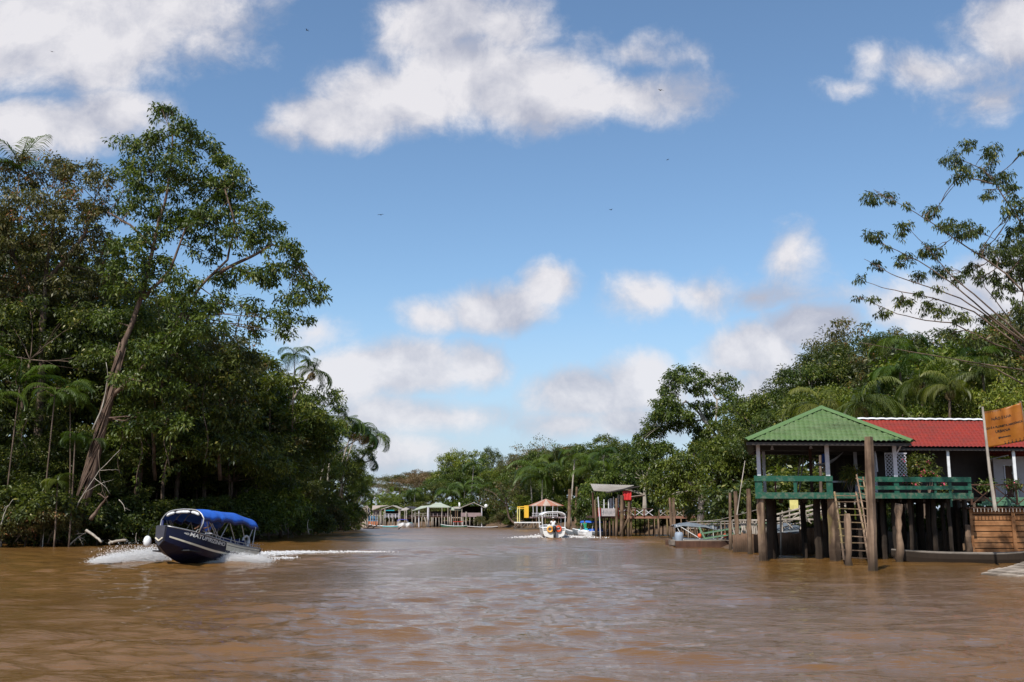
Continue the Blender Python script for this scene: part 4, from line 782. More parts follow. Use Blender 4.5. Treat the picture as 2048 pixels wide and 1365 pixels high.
dr = MB().box(lx(2013, 6.9), 6.96, zf, lx(2029.5, 6.9), 7.04, lz(2020, 933, 6.9)).build('door', M['darkf'], hs)
MB().box(lx(2012.5, 6.9), 6.86, zf, lx(2015, 6.9), 6.9, lz(2020, 931, 6.9)).build('door_frame', M['white'], dr)
for (a, b, z) in ((1900, 1905.5, None), (2032, 2038, None)): 
    MB().box(lx(a, 4.9), 4.9, lz(a, 962, 4.9) , lx(b, 4.9), 5.05, he - .02).build('porch_post', M['whitec'], hs); MB().box(lx(a, 4.9) + .01, 4.91, zf - .5, lx(b, 4.9) - .01, 5.04, lz(a, 962, 4.9)).build('porch_post', M['palegreen'], hs)
MB().bar((lx(1987, 6.5), 6.5, lz(1987, 919, 6.5)), (lx(2024, 5.4), 5.4, lz(2024, 911, 5.4)), .05).build('awning_edge', M['white'], hs)
sd = MB(); zb, zt3 = lz(2000, 1012, 4.6), lz(2000, 995, 4.6); q0, q1 = lx(1955, 4.6), hx1 + 2
for k in range(4): sd.box(q0 + k * .22, 4.6, zb + (zt3 - zb) * k / 4 + .006, q1, 4.64 + .012 * (k % 2), zb + (zt3 - zb) * (k + 1) / 4)
sd.build('lower_siding', M['palegreen'], hs)
# lattice screen
lt = frame('lattice_screen', label='white diagonal lattice screen between the pavilion and the flowering shrub', cat='lattice'); mb = MB(); a, b = lx(1776, 3), lx(1818, 3); z0_, z1_ = lz(1790, 953, 3), lz(1790, 908, 3); nn = 6
for i in range(-nn, nn):
    for s in (1, -1):
        pts = []
        for t in (0, 1):
            x = a + (b - a) * (i / nn + (t if s > 0 else 1 - t)); z = z0_ + (z1_ - z0_) * t; pts.append([x, z])
        (xa, za), (xb, zb_) = pts
        def cl_(x, z, x2, z2):
            if x < a: z += (z2 - z) * (a - x) / (x2 - x); x = a
            if x > b: z += (z2 - z) * (b - x) / (x2 - x); x = b
            return x, z
        if max(xa, xb) <= a or min(xa, xb) >= b: continue
        p1 = cl_(xa, za, xb, zb_); p2 = cl_(xb, zb_, xa, za); mb.bar((p1[0], 3 + s * .012, p1[1]), (p2[0], 3 + s * .012, p2[1]), .022, .035)
mb.build('lattice', M['white'], lt); MB().box(a - .04, 2.97, z0_, a, 3.03, z1_).box(a - .04, 2.97, z1_, b + .04, 3.03, z1_ + .05).build('screen_frame', M['white'], lt)
# X rail porch of the house, in front of the siding
xr_ = frame('cross_braced_rail', label='dark rail with crossed braces in front of the pale green siding', cat='railing'); zA, zB = lz(1960, 1010, 3.6), lz(1960, 970, 3.6); X = [lx(p, 3.6) for p in (1943, 1990, 2034, 2080)]
for i, x in enumerate(X): MB().bar((x, 3.6, zA), (x, 3.6, zB), .1).build('rail_post', M['darkf'], xr_)
for a, b in zip(X, X[1:]): MB().bar((a, 3.57, zA), (b, 3.57, zA + .95), .05).build('brace', M['darkf'], xr_); MB().bar((a, 3.63, zA + .95), (b, 3.63, zA), .05).build('brace', M['darkf'], xr_)
MB().bar((X[0], 3.6, zB), (X[-1], 3.6, zB), .06).build('top_rail', M['darkf'], xr_)
# horizontal plank wall at the right edge
pw = frame('plank_wall', label='tall orange-brown wall of horizontal planks at the water, under the banner', cat='wall'); yo = 1.3; zt4 = lz(1990, 1019, yo); zb4 = lz(1990, 1107, yo) - .05; a0, a1 = lx(1941, yo), lx(2140, yo); npl = 8
for seg, (xa, xb) in enumerate(((a0, lx(2021, yo)), (lx(2025, yo), a1))):
    mb = MB()
    for k in range(npl):
        h = (zt4 - zb4) / npl; mb.box(xa, yo + .02 * ((k * 7) % 3) * .5, zb4 + k * h + .03, xb, yo + .05 + .02 * ((k * 7) % 3) * .5, zb4 + (k + 1) * h - .012)
    mb.build('plank_panel', M['pank'], pw)
MB().box(a0, yo + .1, zb4, a1, yo + .14, zt4).build('backing', M['dark'], pw)
for p0, p1 in ((1936, 1941.5), (2019, 2026)): MB().box(lx(p0, yo), yo - .1, zb4 - .6, lx(p1, yo), yo - .01, zt4 + .1).build('wall_post', M['pank'], pw)
mb = MB(); mb.box(a0 - .3, yo - .25, zt4 + .02, a1, 3.9, zt4 + .1); mb.build('deck_top', M['darkf'], pw)
mb = MB()
for i in range(26): mb.box(a0 + .05 + i * .18, yo - .27, zt4 - .13, a0 + .09 + i * .18, yo - .255, zt4 + .04)
mb.build('deck_edge_slats', M['grey'], pw)
pile(1926, 1938, 1.0, lz(1930, 1050, 1), 'pile', .05, parent=pw, name='pile')
# ------------------------------------------------------------------ banner
YB = 41.0; fx = lambda px, py, dy=0: P(px, py, YB + dy)
bn = empty('banner', (fx(1992, 1015).x, YB, 2.4), 0, 'orange cloth banner with black lettering strung between two leaning poles at the right edge', 'banner'); bo = Vector(bn.location)
MB().tube([fx(1991, 1022) - bo, fx(1979, 940) - bo, fx(1965, 814) - bo], [.075, .06, .045], 7).build('banner_pole', M['palebark'], bn)
MB().tube([fx(2075, 1030, .1) - bo, fx(2058, 900, .1) - bo, fx(2040, 803, .1) - bo], [.09, .075, .055], 7).build('banner_pole', M['pile'], bn)
q0, q1, q2, q3 = fx(1966, 824), fx(2041, 806), fx(2052, 882), fx(1975, 896)
def bp(u, v): 
    p = q0.lerp(q1, u).lerp(q3.lerp(q2, u), v); wv_ = .05 * math.sin((u * .8 - v * .7) * 9) * math.sin(math.pi * min(1, max(0, u))) + .035 * math.sin(u * 19 + v * 3) * (1 - v)
    return p + Vector((0, -wv_, -.05 * math.sin(math.pi * u) * (1 - v)))
vs = [bp(i / 26, j / 22) - bo for j in range(23) for i in range(27)]; fs = [(j * 27 + i, j * 27 + i + 1, j * 27 + i + 28, j * 27 + i + 27) for j in range(22) for i in range(26)]
bc = MB().add(vs, fs).build('banner_cloth', M['banner'], bn, True); s_ = bc.modifiers.new('s', 'SOLIDIFY'); s_.thickness = .006
def text_mesh(name, txt, size, mat, parent, fn, shear=0, bold=0.0, align='CENTER'):
    cu = bpy.data.curves.new(name, 'FONT'); cu.body = txt; cu.size = size; cu.align_x = align; cu.shear = shear; cu.offset = bold; cu.resolution_u = 3
    ob = bpy.data.objects.new(name, cu); col.objects.link(ob); dg = bpy.context.evaluated_depsgraph_get(); dg.update(); me = bpy.data.meshes.new_from_object(ob.evaluated_get(dg))
    bpy.data.objects.remove(ob); bpy.data.curves.remove(cu); me.name = name
    bm = bmesh.new(); bm.from_mesh(me); bmesh.ops.triangulate(bm, faces=bm.faces); bmesh.ops.subdivide_edges(bm, edges=[e for e in bm.edges if e.calc_length() > size * .35], cuts=1); bm.to_mesh(me); bm.free()
    for v in me.vertices: v.co = fn(v.co.x, v.co.y)
    me.materials.clear(); me.materials.append(M[mat]); return link(name, me, parent)
wid = (q1 - q0).length; hei = (q3 - q0).length
for txt, v, sz, u0 in (('NÃO É ILHA', .28, .15, .45), ('AQUI É A FLORESTA AMAZÔNICA', .50, .105, .48), ('URBANA', .64, .15, .44), ('@ilhadocombu', .80, .085, .47)):
    text_mesh('lettering', txt, sz, 'ink', bn, lambda x, y, v=v, u0=u0: bp(u0 + x / wid, v - y / hei) - bo + Vector((0, -.014, 0)), 0, .004)
def motif(parts_uv):
    mb = MB()
    for poly in parts_uv: mb.add([bp(u, v) - bo + Vector((0, -.013, 0)) for u, v in poly], [tuple(range(len(poly)))])
    return mb
pl = []
for i in range(22):
    u = .02 + i * .021; pl.append([(u, .005), (u + .016, .005), (u + .008, .05 + .04 * ((i * 5) % 3) / 2)])
for i in range(6): u = .52 + i * .022; pl.append([(u, .01), (u + .012, .012), (u + .006, .03)])
for i in range(6):
    u = .44 + i * .095; pl += [[(u, .985), (u + .03, .93), (u + .06, .985), (u + .045, .985), (u + .03, .955), (u + .015, .985)][:3], [(u + .015, .92), (u + .03, .895), (u + .045, .92)]]
motif(pl).build('printed_border', M['ink'], bn)
# ------------------------------------------------------------------ separate poles, stumps, ladders
def post(px0, px1, pyt, pyb, label, mat='pile', rough=.04, group=None, lean=0, nm='mooring_post', n=7, Y=None, cat='post'):
    Y = Y or G((px0 + px1) / 2, pyb).y; cx_ = (px0 + px1) / 2; b = G(cx_, pyb) if Y is None else Vector((P(cx_, pyb, Y).x, Y, 0)); t = P(cx_ + lean, pyt, Y); r = (px1 - px0) / 2 * Y / F; g = random.Random(int(px0)); pts = []; rr = []
    e = Vector((b.x, b.y, 0)); m = 12
    for i in range(m + 1):
        f_ = i / m; z = -1 + (t.z + 1) * f_; pts.append((b.x + (t.x - b.x) * max(0, f_) + g.uniform(-1, 1) * r * rough * 2 - e.x, b.y + g.uniform(-1, 1) * r * rough - e.y, z)); rr.append(r * (1 + g.uniform(-rough, rough) * 3) * (1.05 - .12 * f_))
    o = MB().tube(pts, rr, n).build(nm, M[mat], None, rough > .05, e); return tag(o, label, cat, group)
post(1735, 1754, 874, 1141, 'tallest square weathered mooring pole, standing in the water before the green pavilion', 'pile', .02, lean=-7, n=4)
post(1690, 1702, 1028, 1133, 'short jagged stump in the water in front of the ladder', 'pile', .12, nm='wooden_stump', cat='stump')
post(1791, 1805, 1008, 1126, 'eroded pointed stump right of the tallest mooring pole', 'pile', .14, nm='wooden_stump', cat='stump')
for a, b, t, bt, l, mt in ((1457, 1463, 986, 1100, 'straight grey-brown post left of the pavilion, leftmost of a loose row', 'pile'), (1471, 1479, 983, 1104, 'mossy post in the loose row left of the pavilion', 'pile'), (1494, 1504, 978, 1108, 'yellow-mossed square post nearest the pavilion\'s left corner', 'pile'),
        (1133, 1140, 979, 1064, 'left one of two tall bare poles by the white canopy boat', 'pile'), (1147, 1152, 974, 1065, 'right one of two tall bare poles, beside the blue canopy boat', 'pile'), (1341, 1347, 996, 1080, 'left pole of the leaning pair by the grey barrel', 'pile'), (1346, 1352, 996, 1081, 'right pole of the leaning pair by the grey barrel', 'pile'),
        (1559, 1563, 1030, 1110, 'thin pole standing behind the pavilion\'s left piles', 'grey'), (1609, 1613, 1022, 1104, 'thin upright pole before the brown palisade', 'grey'), (1609, 1615, 1087, 1118, 'short black stub in the water under the pavilion', 'dark')):
    post(a, b, t, bt, l, mt, .04, 'posts standing in the river', lean={1341: -4, 1346: -2, 1133: 3, 1147: 4, 1471: -4, 1494: -2}.get(a, 0))
o = MB().tube([P(1474, 1030, 57), P(1481, 980, 57), P(1490, 922, 57)], [.04, .03, .02], 5).build('fishing_rod_pole', M['grey']); tag(o, 'thin pale cane pole slanting up left of the pavilion', 'pole')
def ladder(name, label, a0, a1, b0, b1, Y0, Y1, nr, r=.05, mat='grey'):
    """rails a0->a1 and b0->b1 in pixels (bottom, top)"""
    A0, A1, B0, B1 = P(*a0, Y0), P(*a1, Y1), P(*b0, Y0), P(*b1, Y1); o = Vector((A0.x, A0.y, 0)); e = empty(name, o, 0, label, 'ladder')
    for p, q in ((A0, A1), (B0, B1)): MB().tube([p - o, p.lerp(q, .5) - o + Vector((.03, 0, 0)), q - o], r, 5).build('ladder_rail', M[mat], e)
    for k in range(nr):
        t = (k + .5) / nr; MB().bar(A0.lerp(A1, t) - o + Vector((-.08, -.04, 0)), B0.lerp(B1, t + random.uniform(-.01, .01)) - o + Vector((.08, -.04, 0)), .05, .04).build('rung', M[mat], e)
ladder('wooden_ladder', 'reddish wooden ladder leaning against the pavilion deck beside the tallest pole', (1688, 1122), (1669, 985), (1738, 1125), (1712, 985), 43.5, 46.8, 10, .055, 'pile')
ladder('wooden_ladder', 'second steeper ladder with long grey rails behind the reddish ladder', (1736, 1085), (1713, 950), (1745, 1090), (1726, 955), 44.6, 46.9, 9, .04, 'pile')
# palisade of upright planks
def palisade(name, label, segs, mat='palis'):
    e = None
    for (px0, px1, pyt, pyb, Y0, Y1) in segs:
        n = max(2, int((px1 - px0) / 4.2)); mb = MB()
        for i in range(n):
            t = (i + .5) / n; px = px0 + (px1 - px0) * t; Y = Y0 + (Y1 - Y0) * t + .05 * (i % 2); a = P(px, pyt + random.uniform(-2.5, 2.5), Y); w_ = (px1 - px0) / n * Y / F * .46
            if e is None: e = empty(name, (a.x, a.y, 0), 0, label, 'palisade')
            mb.box(a.x - w_ - e.location.x, a.y - e.location.y, -.7, a.x + w_ - e.location.x, a.y + .05 - e.location.y, a.z)
        mb.build('plank_panel', M[mat], e)
palisade('bank_palisade', 'brown palisade of upright planks holding the bank left of and behind the pavilion', [(1465, 1545, 1068, 1108, 58, 55.5), (1545, 1598, 1067, 1108, 55.5, 55), (1598, 1628, 1058, 1108, 55, 55), (1628, 1760, 1040, 1100, 55, 55.5)])
# ramp of poles and slats rising behind
rp = empty('pole_walkway', (P(1600, 1050, 58.5).x, 58.5, 0), 0, 'rickety weathered pole walkway climbing behind the pavilion piles', 'walkway'); ro = Vector(rp.location); g = random.Random(8)
def rp_(px, py, d=0): return P(px, py, 58.5 + d) - ro
for (a, b, d) in (((1543, 1032), (1740, 985), 0), ((1543, 1040), (1700, 1005), .8), ((1545, 1050), (1740, 1000), 1.2), ((1540, 1041), (1640, 1040), 0), ((1560, 1058), (1625, 1040), .3)):
    MB().tube([rp_(*a, d), (rp_(*a, d) + rp_(*b, d)) / 2 + Vector((0, 0, .05)), rp_(*b, d)], .05, 5).build('walkway_pole', M['grey'], rp)
mb = MB()
for i in range(30):
    t = i / 29; a = rp_(1545 + 185 * t, 1052 - 48 * t, 0); mb.bar(a, a + Vector((.1, 1.3, g.uniform(-.05, .05))), .12, .03)
mb.build('walkway_slats', M['grey'], rp)
for i in range(12): 
    t = i / 11; a = rp_(1548 + 180 * t + g.uniform(-4, 4), 1030 - 42 * t, g.uniform(0, 1)); MB().tube([(a.x, a.y, -.2), (a.x + g.uniform(-.1, .1), a.y, a.z + g.uniform(0, .25))], .045, 5).build('walkway_post', M['grey'], rp)
for i in range(9):
    t = i / 9; a = rp_(1548 + 170 * t, 1045 - 40 * t, 0); b = rp_(1566 + 170 * t, 1030 - 38 * t + 30 * (i % 2), 0); MB().bar(a, b, .05).build('walkway_brace', M['grey'], rp)
ds = empty('drift_pole_stack', (P(1500, 1050, 60).x, 60, 0), 0, 'upright crooked driftwood stakes under a rail, left of the pavilion behind the palisade', 'driftwood'); do = Vector(ds.location)
mb = MB()
for i in range(24):
    px = 1470 + i * 3.3; a = P(px + g.uniform(-2, 2), 1068, 60) - do; b = P(px + g.uniform(-6, 6), 1042 + g.uniform(-2, 3), 60) - do; mb.tube([a, (a + b) / 2 + Vector((g.uniform(-.08, .08), 0, 0)), b], [.06, .05, .03], 5)
mb.build('stake_row', M['grey'], ds); MB().tube([P(1465, 1041, 59.8) - do, P(1545, 1041, 59.8) - do], .05, 5).build('rail', M['grey'], ds)
st = MB(); a, b, c, d = P(1545, 1048, 62), P(1580, 1046, 62), P(1625, 1062, 58), P(1545, 1068, 58)
o = MB().add([a, b, c, d, *[q - Vector((0, 0, .06)) for q in (a, b, c, d)]], [(3, 2, 1, 0), (4, 5, 6, 7), (0, 1, 5, 4), (1, 2, 6, 5), (2, 3, 7, 6), (3, 0, 4, 7)]).build('tarpaulin_sheet', M['tarp']); tag(o, 'blue-grey tarpaulin sheet lying behind the palisade under the pavilion', 'tarpaulin')
o = MB().box(-.25, 0, -.28, .25, .03, .28).build('yellow_notice', M['ltyellow'], None, False, P(1588, 1010, 60)); tag(o, 'small pale yellow notice board on the walkway behind the piles', 'sign')
# dug-out canoe and boarded gangway at the right edge
cn = empty('wooden_canoe', (0, 0, 0), 0, 'long dark canoe with a bleached gunwale lying below the plank wall', 'canoe'); a = G(1868, 1118); b = G(2040, 1140); cn.location = ((a.x + b.x) / 2, (a.y + b.y) / 2 + 1.2, 0)
def hull(L_, Bm, fb, n=18, bowrise=.35, sternrise=.1, blunt=.12, draft=.2, bowb=.05):
    """open hull shell, bow towards +x; returns verts/faces of the outer skin and the gunwale line"""
    secs = []
    for i in range(n + 1):
        t = i / n; x = L_ * (t - .5); w_ = Bm / 2 * (1 - max(0, (t - .55) / .45) ** 2.2 * (1 - bowb)) * (1 - max(0, (.18 - t) / .18) ** 2 * (1 - blunt)); zg = fb + bowrise * max(0, (t - .45) / .55) ** 2 + sternrise * max(0, (.3 - t) / .3) ** 2
        zk = -draft + (draft + zg * .45) * max(0, (t - .72) / .28) ** 2
        secs.append([(x, s * w_ * k, zk + (zg - zk) * h) for s, k, h in ((1, 1, 1), (1, .97, .6), (1, .78, .18), (0, 0, 0), (-1, .78, .18), (-1, .97, .6), (-1, 1, 1))])
    return secs
def skin_hull(secs, name, mat, parent, th=.04):
    mb = MB(); k = len(secs[0]); mb.v = [p for s in secs for p in s]
    for i in range(len(secs) - 1):
        for j in range(k - 1): mb.f.append((i * k + j, (i + 1) * k + j, (i + 1) * k + j + 1, i * k + j + 1))
    mb.f.append(tuple(range(k))); mb.f.append(tuple((len(secs) - 1) * k + j for j in range(k))[::-1])
    o = mb.build(name, M[mat], parent); s = o.modifiers.new('s', 'SOLIDIFY'); s.thickness = th; s.offset = 0; return o
def gunwale(secs, parent, mat, r=.03, idx=(0, -1)):
    for k in idx: MB().tube([s[k] for s in secs], r, 5).build('gunwale', M[mat], parent)
sc_ = hull(5.6, 1.0, .40, bowrise=.12); skin_hull(sc_, 'hull', 'dark', cn); gunwale(sc_, cn, 'grey', .035)
cn.rotation_euler = (0, 0, math.pi - .38)
for k in (-1.2, 0, 1.2): MB().box(k - .1, -.42, .2, k + .1, .42, .23).build('thwart', M['grey'], cn)
gw = empty('boarded_gangway', (0, 0, 0), 0, 'sloping gangway of bleached boards at the bottom right edge', 'gangway'); A = G(1962, 1146, .06); A2 = G(2040, 1152, .06); B = A + Vector((6.0, 1.7, 1.15)); B2 = A2 + Vector((6.0, 1.7, 1.15)); gw.location = A; mb = MB(); n = 22
for i in range(n):
    t = i / n; t2 = (i + .74) / n; p = [A.lerp(B, t), A2.lerp(B2, t), A2.lerp(B2, t2), A.lerp(B, t2)]; j_ = Vector((0, 0, g.uniform(-.03, .03))); p = [q - A + j_ for q in p]
    mb.add(p + [q - Vector((0, 0, .05)) for q in p], [(0, 1, 2, 3), (7, 6, 5, 4), (0, 4, 5, 1), (1, 5, 6, 2), (2, 6, 7, 3), (3, 7, 4, 0)])
mb.build('board_deck', M['plankg'], gw)
for (p, q) in ((A, B), (A2, B2)): MB().bar(p - A - Vector((0, 0, .12)), q - A - Vector((0, 0, .12)), .1, .12).build('gangway_beam', M['pile'], gw)
# flowering shrubs along the rail
def plant(name, label, px, py, rpx, Y, leaf, seed, ln=.16, wd=.07, n=26, cr=.28, cat='plant', fl=None, dens=.9, nl=5, base=None):
    g = np.random.default_rng(seed); c = P(px, py, Y); r = rpx * Y / F; b = Vector((c.x, c.y, base if base is not None else F0)); e = empty(name, b, 0, label, cat); lob = []
    for i in range(nl): a = i * 2.4; lob.append(((math.cos(a) * r * .55, math.sin(a) * r * .5, c.z - b.z + g.uniform(-.5, .5) * r), (r * .6, r * .5, r * .55)))
    mb = MB(); random.seed(seed)
    for cc, rr in lob: limb(mb, (0, 0, 0), cc, .035, .01, .1, 5, 4)
    mb.build('stem', M['bark'], e); cs, rs = lobe_clumps(g, lob, cr, dens, -.9); v, q, tone = leaves(g, cs, rs, n, ln, wd, .3); link('foliage', np_mesh(name + '_foliage', v, q, M[leaf], tone), e)
    if fl:
        for k in g.choice(len(cs), min(len(cs), fl), replace=False):
            v, q, tone = leaves(g, cs[k:k + 1] + g.normal(size=(1, 3)) * .1, np.full((1, 3), .09), 12, .09, .08, .1); link('flower_cluster', np_mesh('flower_cluster', v, q, M['flowerp'], None), e)
plant('flowering_shrub', 'large shrub with a few pink blossoms behind the three-bar green railing', 1835, 935, 34, 52.5, 'leafA', 61, fl=7)
plant('flowering_shrub', 'shrub with pink flower clusters spilling over the green railing', 1856, 952, 12, 50.9, 'leafC', 62, fl=8, nl=3, cr=.16)
plant('trailing_plant', 'low plant with pink and yellow leaves hanging below the top rail', 1820, 968, 11, 50.6, 'leafD', 63, fl=4, nl=3, cr=.16)
plant('spiky_potted_plant', 'bright spiky yellow-green plant beside the ladder top behind the railing', 1700, 947, 14, 49.5, 'palmy', 64, .42, .04, 18, .14, nl=4)
plant('potted_plant', 'dark plant with reddish leaves on the porch before the white wall', 2024, 968, 14, 52, 'leafA', 65, fl=3, nl=4)
plant('potted_plant', 'small bushy plant left of the banner pole\'s foot on the porch', 1972, 972, 12, 52, 'leafC', 66, nl=4)
plant('flowering_shrub', 'low shrub seen through the bars of the railing, pink flowered', 1880, 978, 14, 51.2, 'leafA', 67, fl=5, nl=4)
# ------------------------------------------------------------------ middle and far structures
def stilt(name, label, cat, Y, org_px=None): 
    e = empty(name, (P(org_px, 1050, Y).x, Y, 0), 0, label, cat); return e
def rel(e, px, py, Y): return P(px, py, Y) - Vector(e.location)
def posts(e, lst, Y, r=.09, mat='pile', zb=-.8, pn='pile'):
    for q in lst:
        px, pyt = q[0], q[1]; pb = q[2] if len(q) > 2 else px; dy = q[3] if len(q) > 3 else 0; rr = q[4] if len(q) > 4 else r; m_ = q[5] if len(q) > 5 else mat
        a = rel(e, pb, 1050, Y + dy); b = rel(e, px, pyt, Y + dy); a.z = zb if len(q) < 7 else rel(e, pb, q[6], Y + dy).z
        mid = (a + b) / 2 + Vector((random.uniform(-.05, .05), 0, 0)); MB().tube([a, mid, b], [rr, rr * .95, rr * .85], 5).build(pn, M[m_], e)
def slab(e, quad, th, mat, name='roof', corr=0.0, nseg=24):
    """roof sheet through 4 real points; corr adds corrugation"""
    q = [Vector(p) for p in quad]; vs = []; fs = []; n = nseg if corr else 1; nn = (q[1] - q[0]).cross(q[3] - q[0]).normalized(); nn = nn if nn.z > 0 else -nn
    for j in range(3):
        for i in range(n * 2 + 1):
            u = i / (n * 2); p = q[0].lerp(q[1], u).lerp(q[3].lerp(q[2], u), j / 2); vs.append(p + nn * (corr * (i % 2)))
    w_ = n * 2 + 1
    for j in range(2):
        for i in range(n * 2): a = j * w_ + i; fs.append((a, a + 1, a + w_ + 1, a + w_))
    o = MB().add(vs, fs).build(name, M[mat], e); s = o.modifiers.new('s', 'SOLIDIFY'); s.thickness = th; s.offset = -1; return o
def xrail(e, x0, x1, yt, yb, Y, n, mat='white', pm='wallred'):
    for i in range(n):
        a = x0 + (x1 - x0) * i / n; b = x0 + (x1 - x0) * (i + 1) / n
        MB().bar(rel(e, a, yb, Y), rel(e, b, yt, Y), .06).bar(rel(e, a, yt, Y + .07), rel(e, b, yb, Y + .07), .06).build('cross_brace', M[mat], e); MB().bar(rel(e, a, yb, Y - .07), rel(e, a, yt - .5, Y - .07), .11).build('rail_post', M[pm], e)
    MB().bar(rel(e, x0, yt - 1, Y), rel(e, x1, yt - 1, Y), .09, .06).build('handrail', M['darkf'], e)
# slanted-roof hut and its long deck
Y = 101.0; e = stilt('stilt_hut', 'weathered hut on tall stilts with a pale slanting sheet roof and a hanging red cloth', 'hut', Y, 1240)
slab(e, [rel(e, 1187, 981, Y), rel(e, 1227, 983.5, Y), rel(e, 1268, 971.5, Y + 6), rel(e, 1181, 968.5, Y + 6)], .07, 'tin', 'roof', .05)
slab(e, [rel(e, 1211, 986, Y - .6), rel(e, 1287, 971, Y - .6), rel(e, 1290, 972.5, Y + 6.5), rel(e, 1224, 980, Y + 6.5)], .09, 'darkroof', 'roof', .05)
slab(e, [rel(e, 1262, 993, Y - .5), rel(e, 1288, 989.5, Y - .5), rel(e, 1289, 992, Y + 2), rel(e, 1264, 996, Y + 2)], .05, 'thatch', 'awning')
z1, z0_ = rel(e, 1240, 1032, Y).z, rel(e, 1240, 1037.5, Y).z
mb = MB(); mb.box(rel(e, 1184, 0, Y).x * 0 + rel(e, 1184, 1034, Y).x, .1, z0_ + .05, rel(e, 1402, 1034, Y).x, 8, z1); mb.build('deck', M['darkf'], e)
MB().box(rel(e, 1222, 1034, Y).x, .0, z0_, rel(e, 1402, 1034, Y).x, .09, z1 - .05).build('deck_beam', M['red'], e)
posts(e, [(1190, 1000, 1193, -.8, .13), (1196, 994, 1201, -1.0, .07, 'white'), (1207, 1036), (1212, 1036), (1219, 1036), (1226, 1036), (1233, 997, 1231, -1.0, .16), (1244, 991, 1242, -1.2, .22), (1249, 1005, 1247, 1, .12), (1258, 1004, 1256, -1.1, .17), (1261, 992, 1262, .3, .09), (1297, 1037, 1298, 0, .08),
          (1309, 1037, 1310, 0, .07), (1316, 1033, 1317, -.4, .12), (1334, 1036, 1334, -.3, .11), (1362, 1033, 1361, 0, .07), (1376, 1036), (1397, 1036)], Y)
posts(e, [(1208, 999, 1208, .5, .06, 'whitec', 1030), (1217, 999, 1217, .5, .06, 'whitec', 1030), (1227, 994, 1227, .5, .06, 'whitec', 1030), (1222, 997, 1222, 1.5, .2, 'white', 1030), (1237, 990, 1237, 1.5, .13, 'white', 1030), (1185, 985, 1187, .5, .12, 'darkf', 1036), (1262, 985, 1262, .3, .07, 'white', 1018)], Y, pn='roof_post')
posts(e, [(1190 + k * 9, 1034, 1190 + k * 9 + random.uniform(-2, 2), random.uniform(1, 6), .08, 'dark') for k in range(24)], Y)
MB().bar(rel(e, 1238, 1070, Y - 1.3), rel(e, 1267, 1018, Y - 1.0), .3, .1).build('leaning_plank', M['pile'], e)
xrail(e, 1234, 1306, 1019, 1032, Y, 4)
xrail(e, 1318, 1400, 1021, 1033, Y + 1, 5, 'grey', 'pile')
cloth_panel('red_cloth', None, None, .85, .95, 'redcloth', rel(e, 1254, 982, Y - .3), 0, e)
sb = empty('painted_sign', P(1217, 1025, Y - .4), 0, 'pale sign with scrawled grey markings and red ends on the hut\'s deck rail', 'sign'); MB().box(-.75, 0, -.38, .75, .04, .38).build('sign_board', M['wallw'], sb)
for s in (-1, 1): MB().box(s * .9 - .15, -.01, -.4, s * .9 + .15, .05, .45).build('sign_end', M['redp'], sb)
mb = MB(); g = random.Random(2)
for i in range(14): x = -.65 + i * .1; mb.bar((x, -.012, g.uniform(-.3, 0)), (x + g.uniform(-.05, .1), -.012, g.uniform(0, .3)), .035, .01)
mb.build('scrawl', M['tarp'], sb)
# yellow palm by the deck
place_palm('small', 1384, 1020, 96, 'small drooping yellow-green palm beside the long deck', 'of the right bank palms', 1.1, tuple(G(1384, 1056)), r=.06)
# floating plank dock
fd = empty('floating_dock', (P(1395, 1085, 66).x, 66, 0), 0, 'low floating dock with a reddish plank side left of the palisade', 'dock'); a = G(1331, 1091); b = G(1463, 1094); fo = Vector(fd.location); zt5 = .38
L_ = (b - a).length; n = 34; mb = MB()
for i in range(n): p = a.lerp(b, i / n) - fo; q = a.lerp(b, (i + .9) / n) - fo; mb.add([(p.x, p.y, -.1), (q.x, q.y, -.1), (q.x, q.y, zt5), (p.x, p.y, zt5), (p.x, p.y + .05, -.1), (q.x, q.y + .05, -.1), (q.x, q.y + .05, zt5), (p.x, p.y + .05, zt5)], [(0, 1, 2, 3), (7, 6, 5, 4), (3, 2, 6, 7), (0, 3, 7, 4), (1, 5, 6, 2)])
mb.build('side_planks', M['red'], fd); MB().box((a - fo).x, .3, .1, (b - fo).x, 3.4, zt5 + .04).build('dock_top', M['plankg'], fd); MB().box((a - fo).x - .05, .06, -.3, (b - fo).x, .28, zt5 + .02).build('float', M['darkf'], fd)
# tarp boat behind the dock
tb2 = empty('moored_boat', (P(1425, 1075, 69).x, 69.5, 0), 0, 'moored boat under a grey-blue tarp cover behind the floating dock', 'boat'); skin_hull(hull(5.2, 1.6, .5), 'hull', 'tarp', tb2)
mb = MB(); vs = []; fs = []
for i in range(11):
    for j in range(9): x = -2.6 + i * .52; y = -.9 + j * .225; vs.append((x, y, 1.20 + .2 * (1 - (y / .9) ** 2) + .05 * math.sin(i * 1.9 + j) + (.12 * math.sin(i * .8))))
for i in range(10):
    for j in range(8): a_ = i * 9 + j; fs.append((a_, a_ + 1, a_ + 10, a_ + 9))
o = MB().add(vs, fs).build('canopy', M['tarp'], tb2, True); s = o.modifiers.new('s', 'SOLIDIFY'); s.thickness = .03
for sx in (-2.5, 0, 2.5):
    for sy in (-.85, .85): MB().tube([(sx * .8, sy * .9, .4), (sx, sy, 1.4)], .025, 5).build('canopy_frame', M['whitec'], tb2)
for s in (-1, 1): MB().tube([(-2.3, -.87, 1.35), (-.9 , -.82, .5)], .025, 5).build('canopy_frame', M['whitec'], tb2) if s < 0 else MB().tube([(1.9, -.87, 1.35), (.5, -.82, .5)], .025, 5).build('canopy_frame', M['whitec'], tb2)
br_ = MB(); o0 = P(1410, 1078, 67.5); gr = empty('steel_gangway', o0, 0, 'green steel gangway slanting up from the floating dock to the bank', 'gangway')
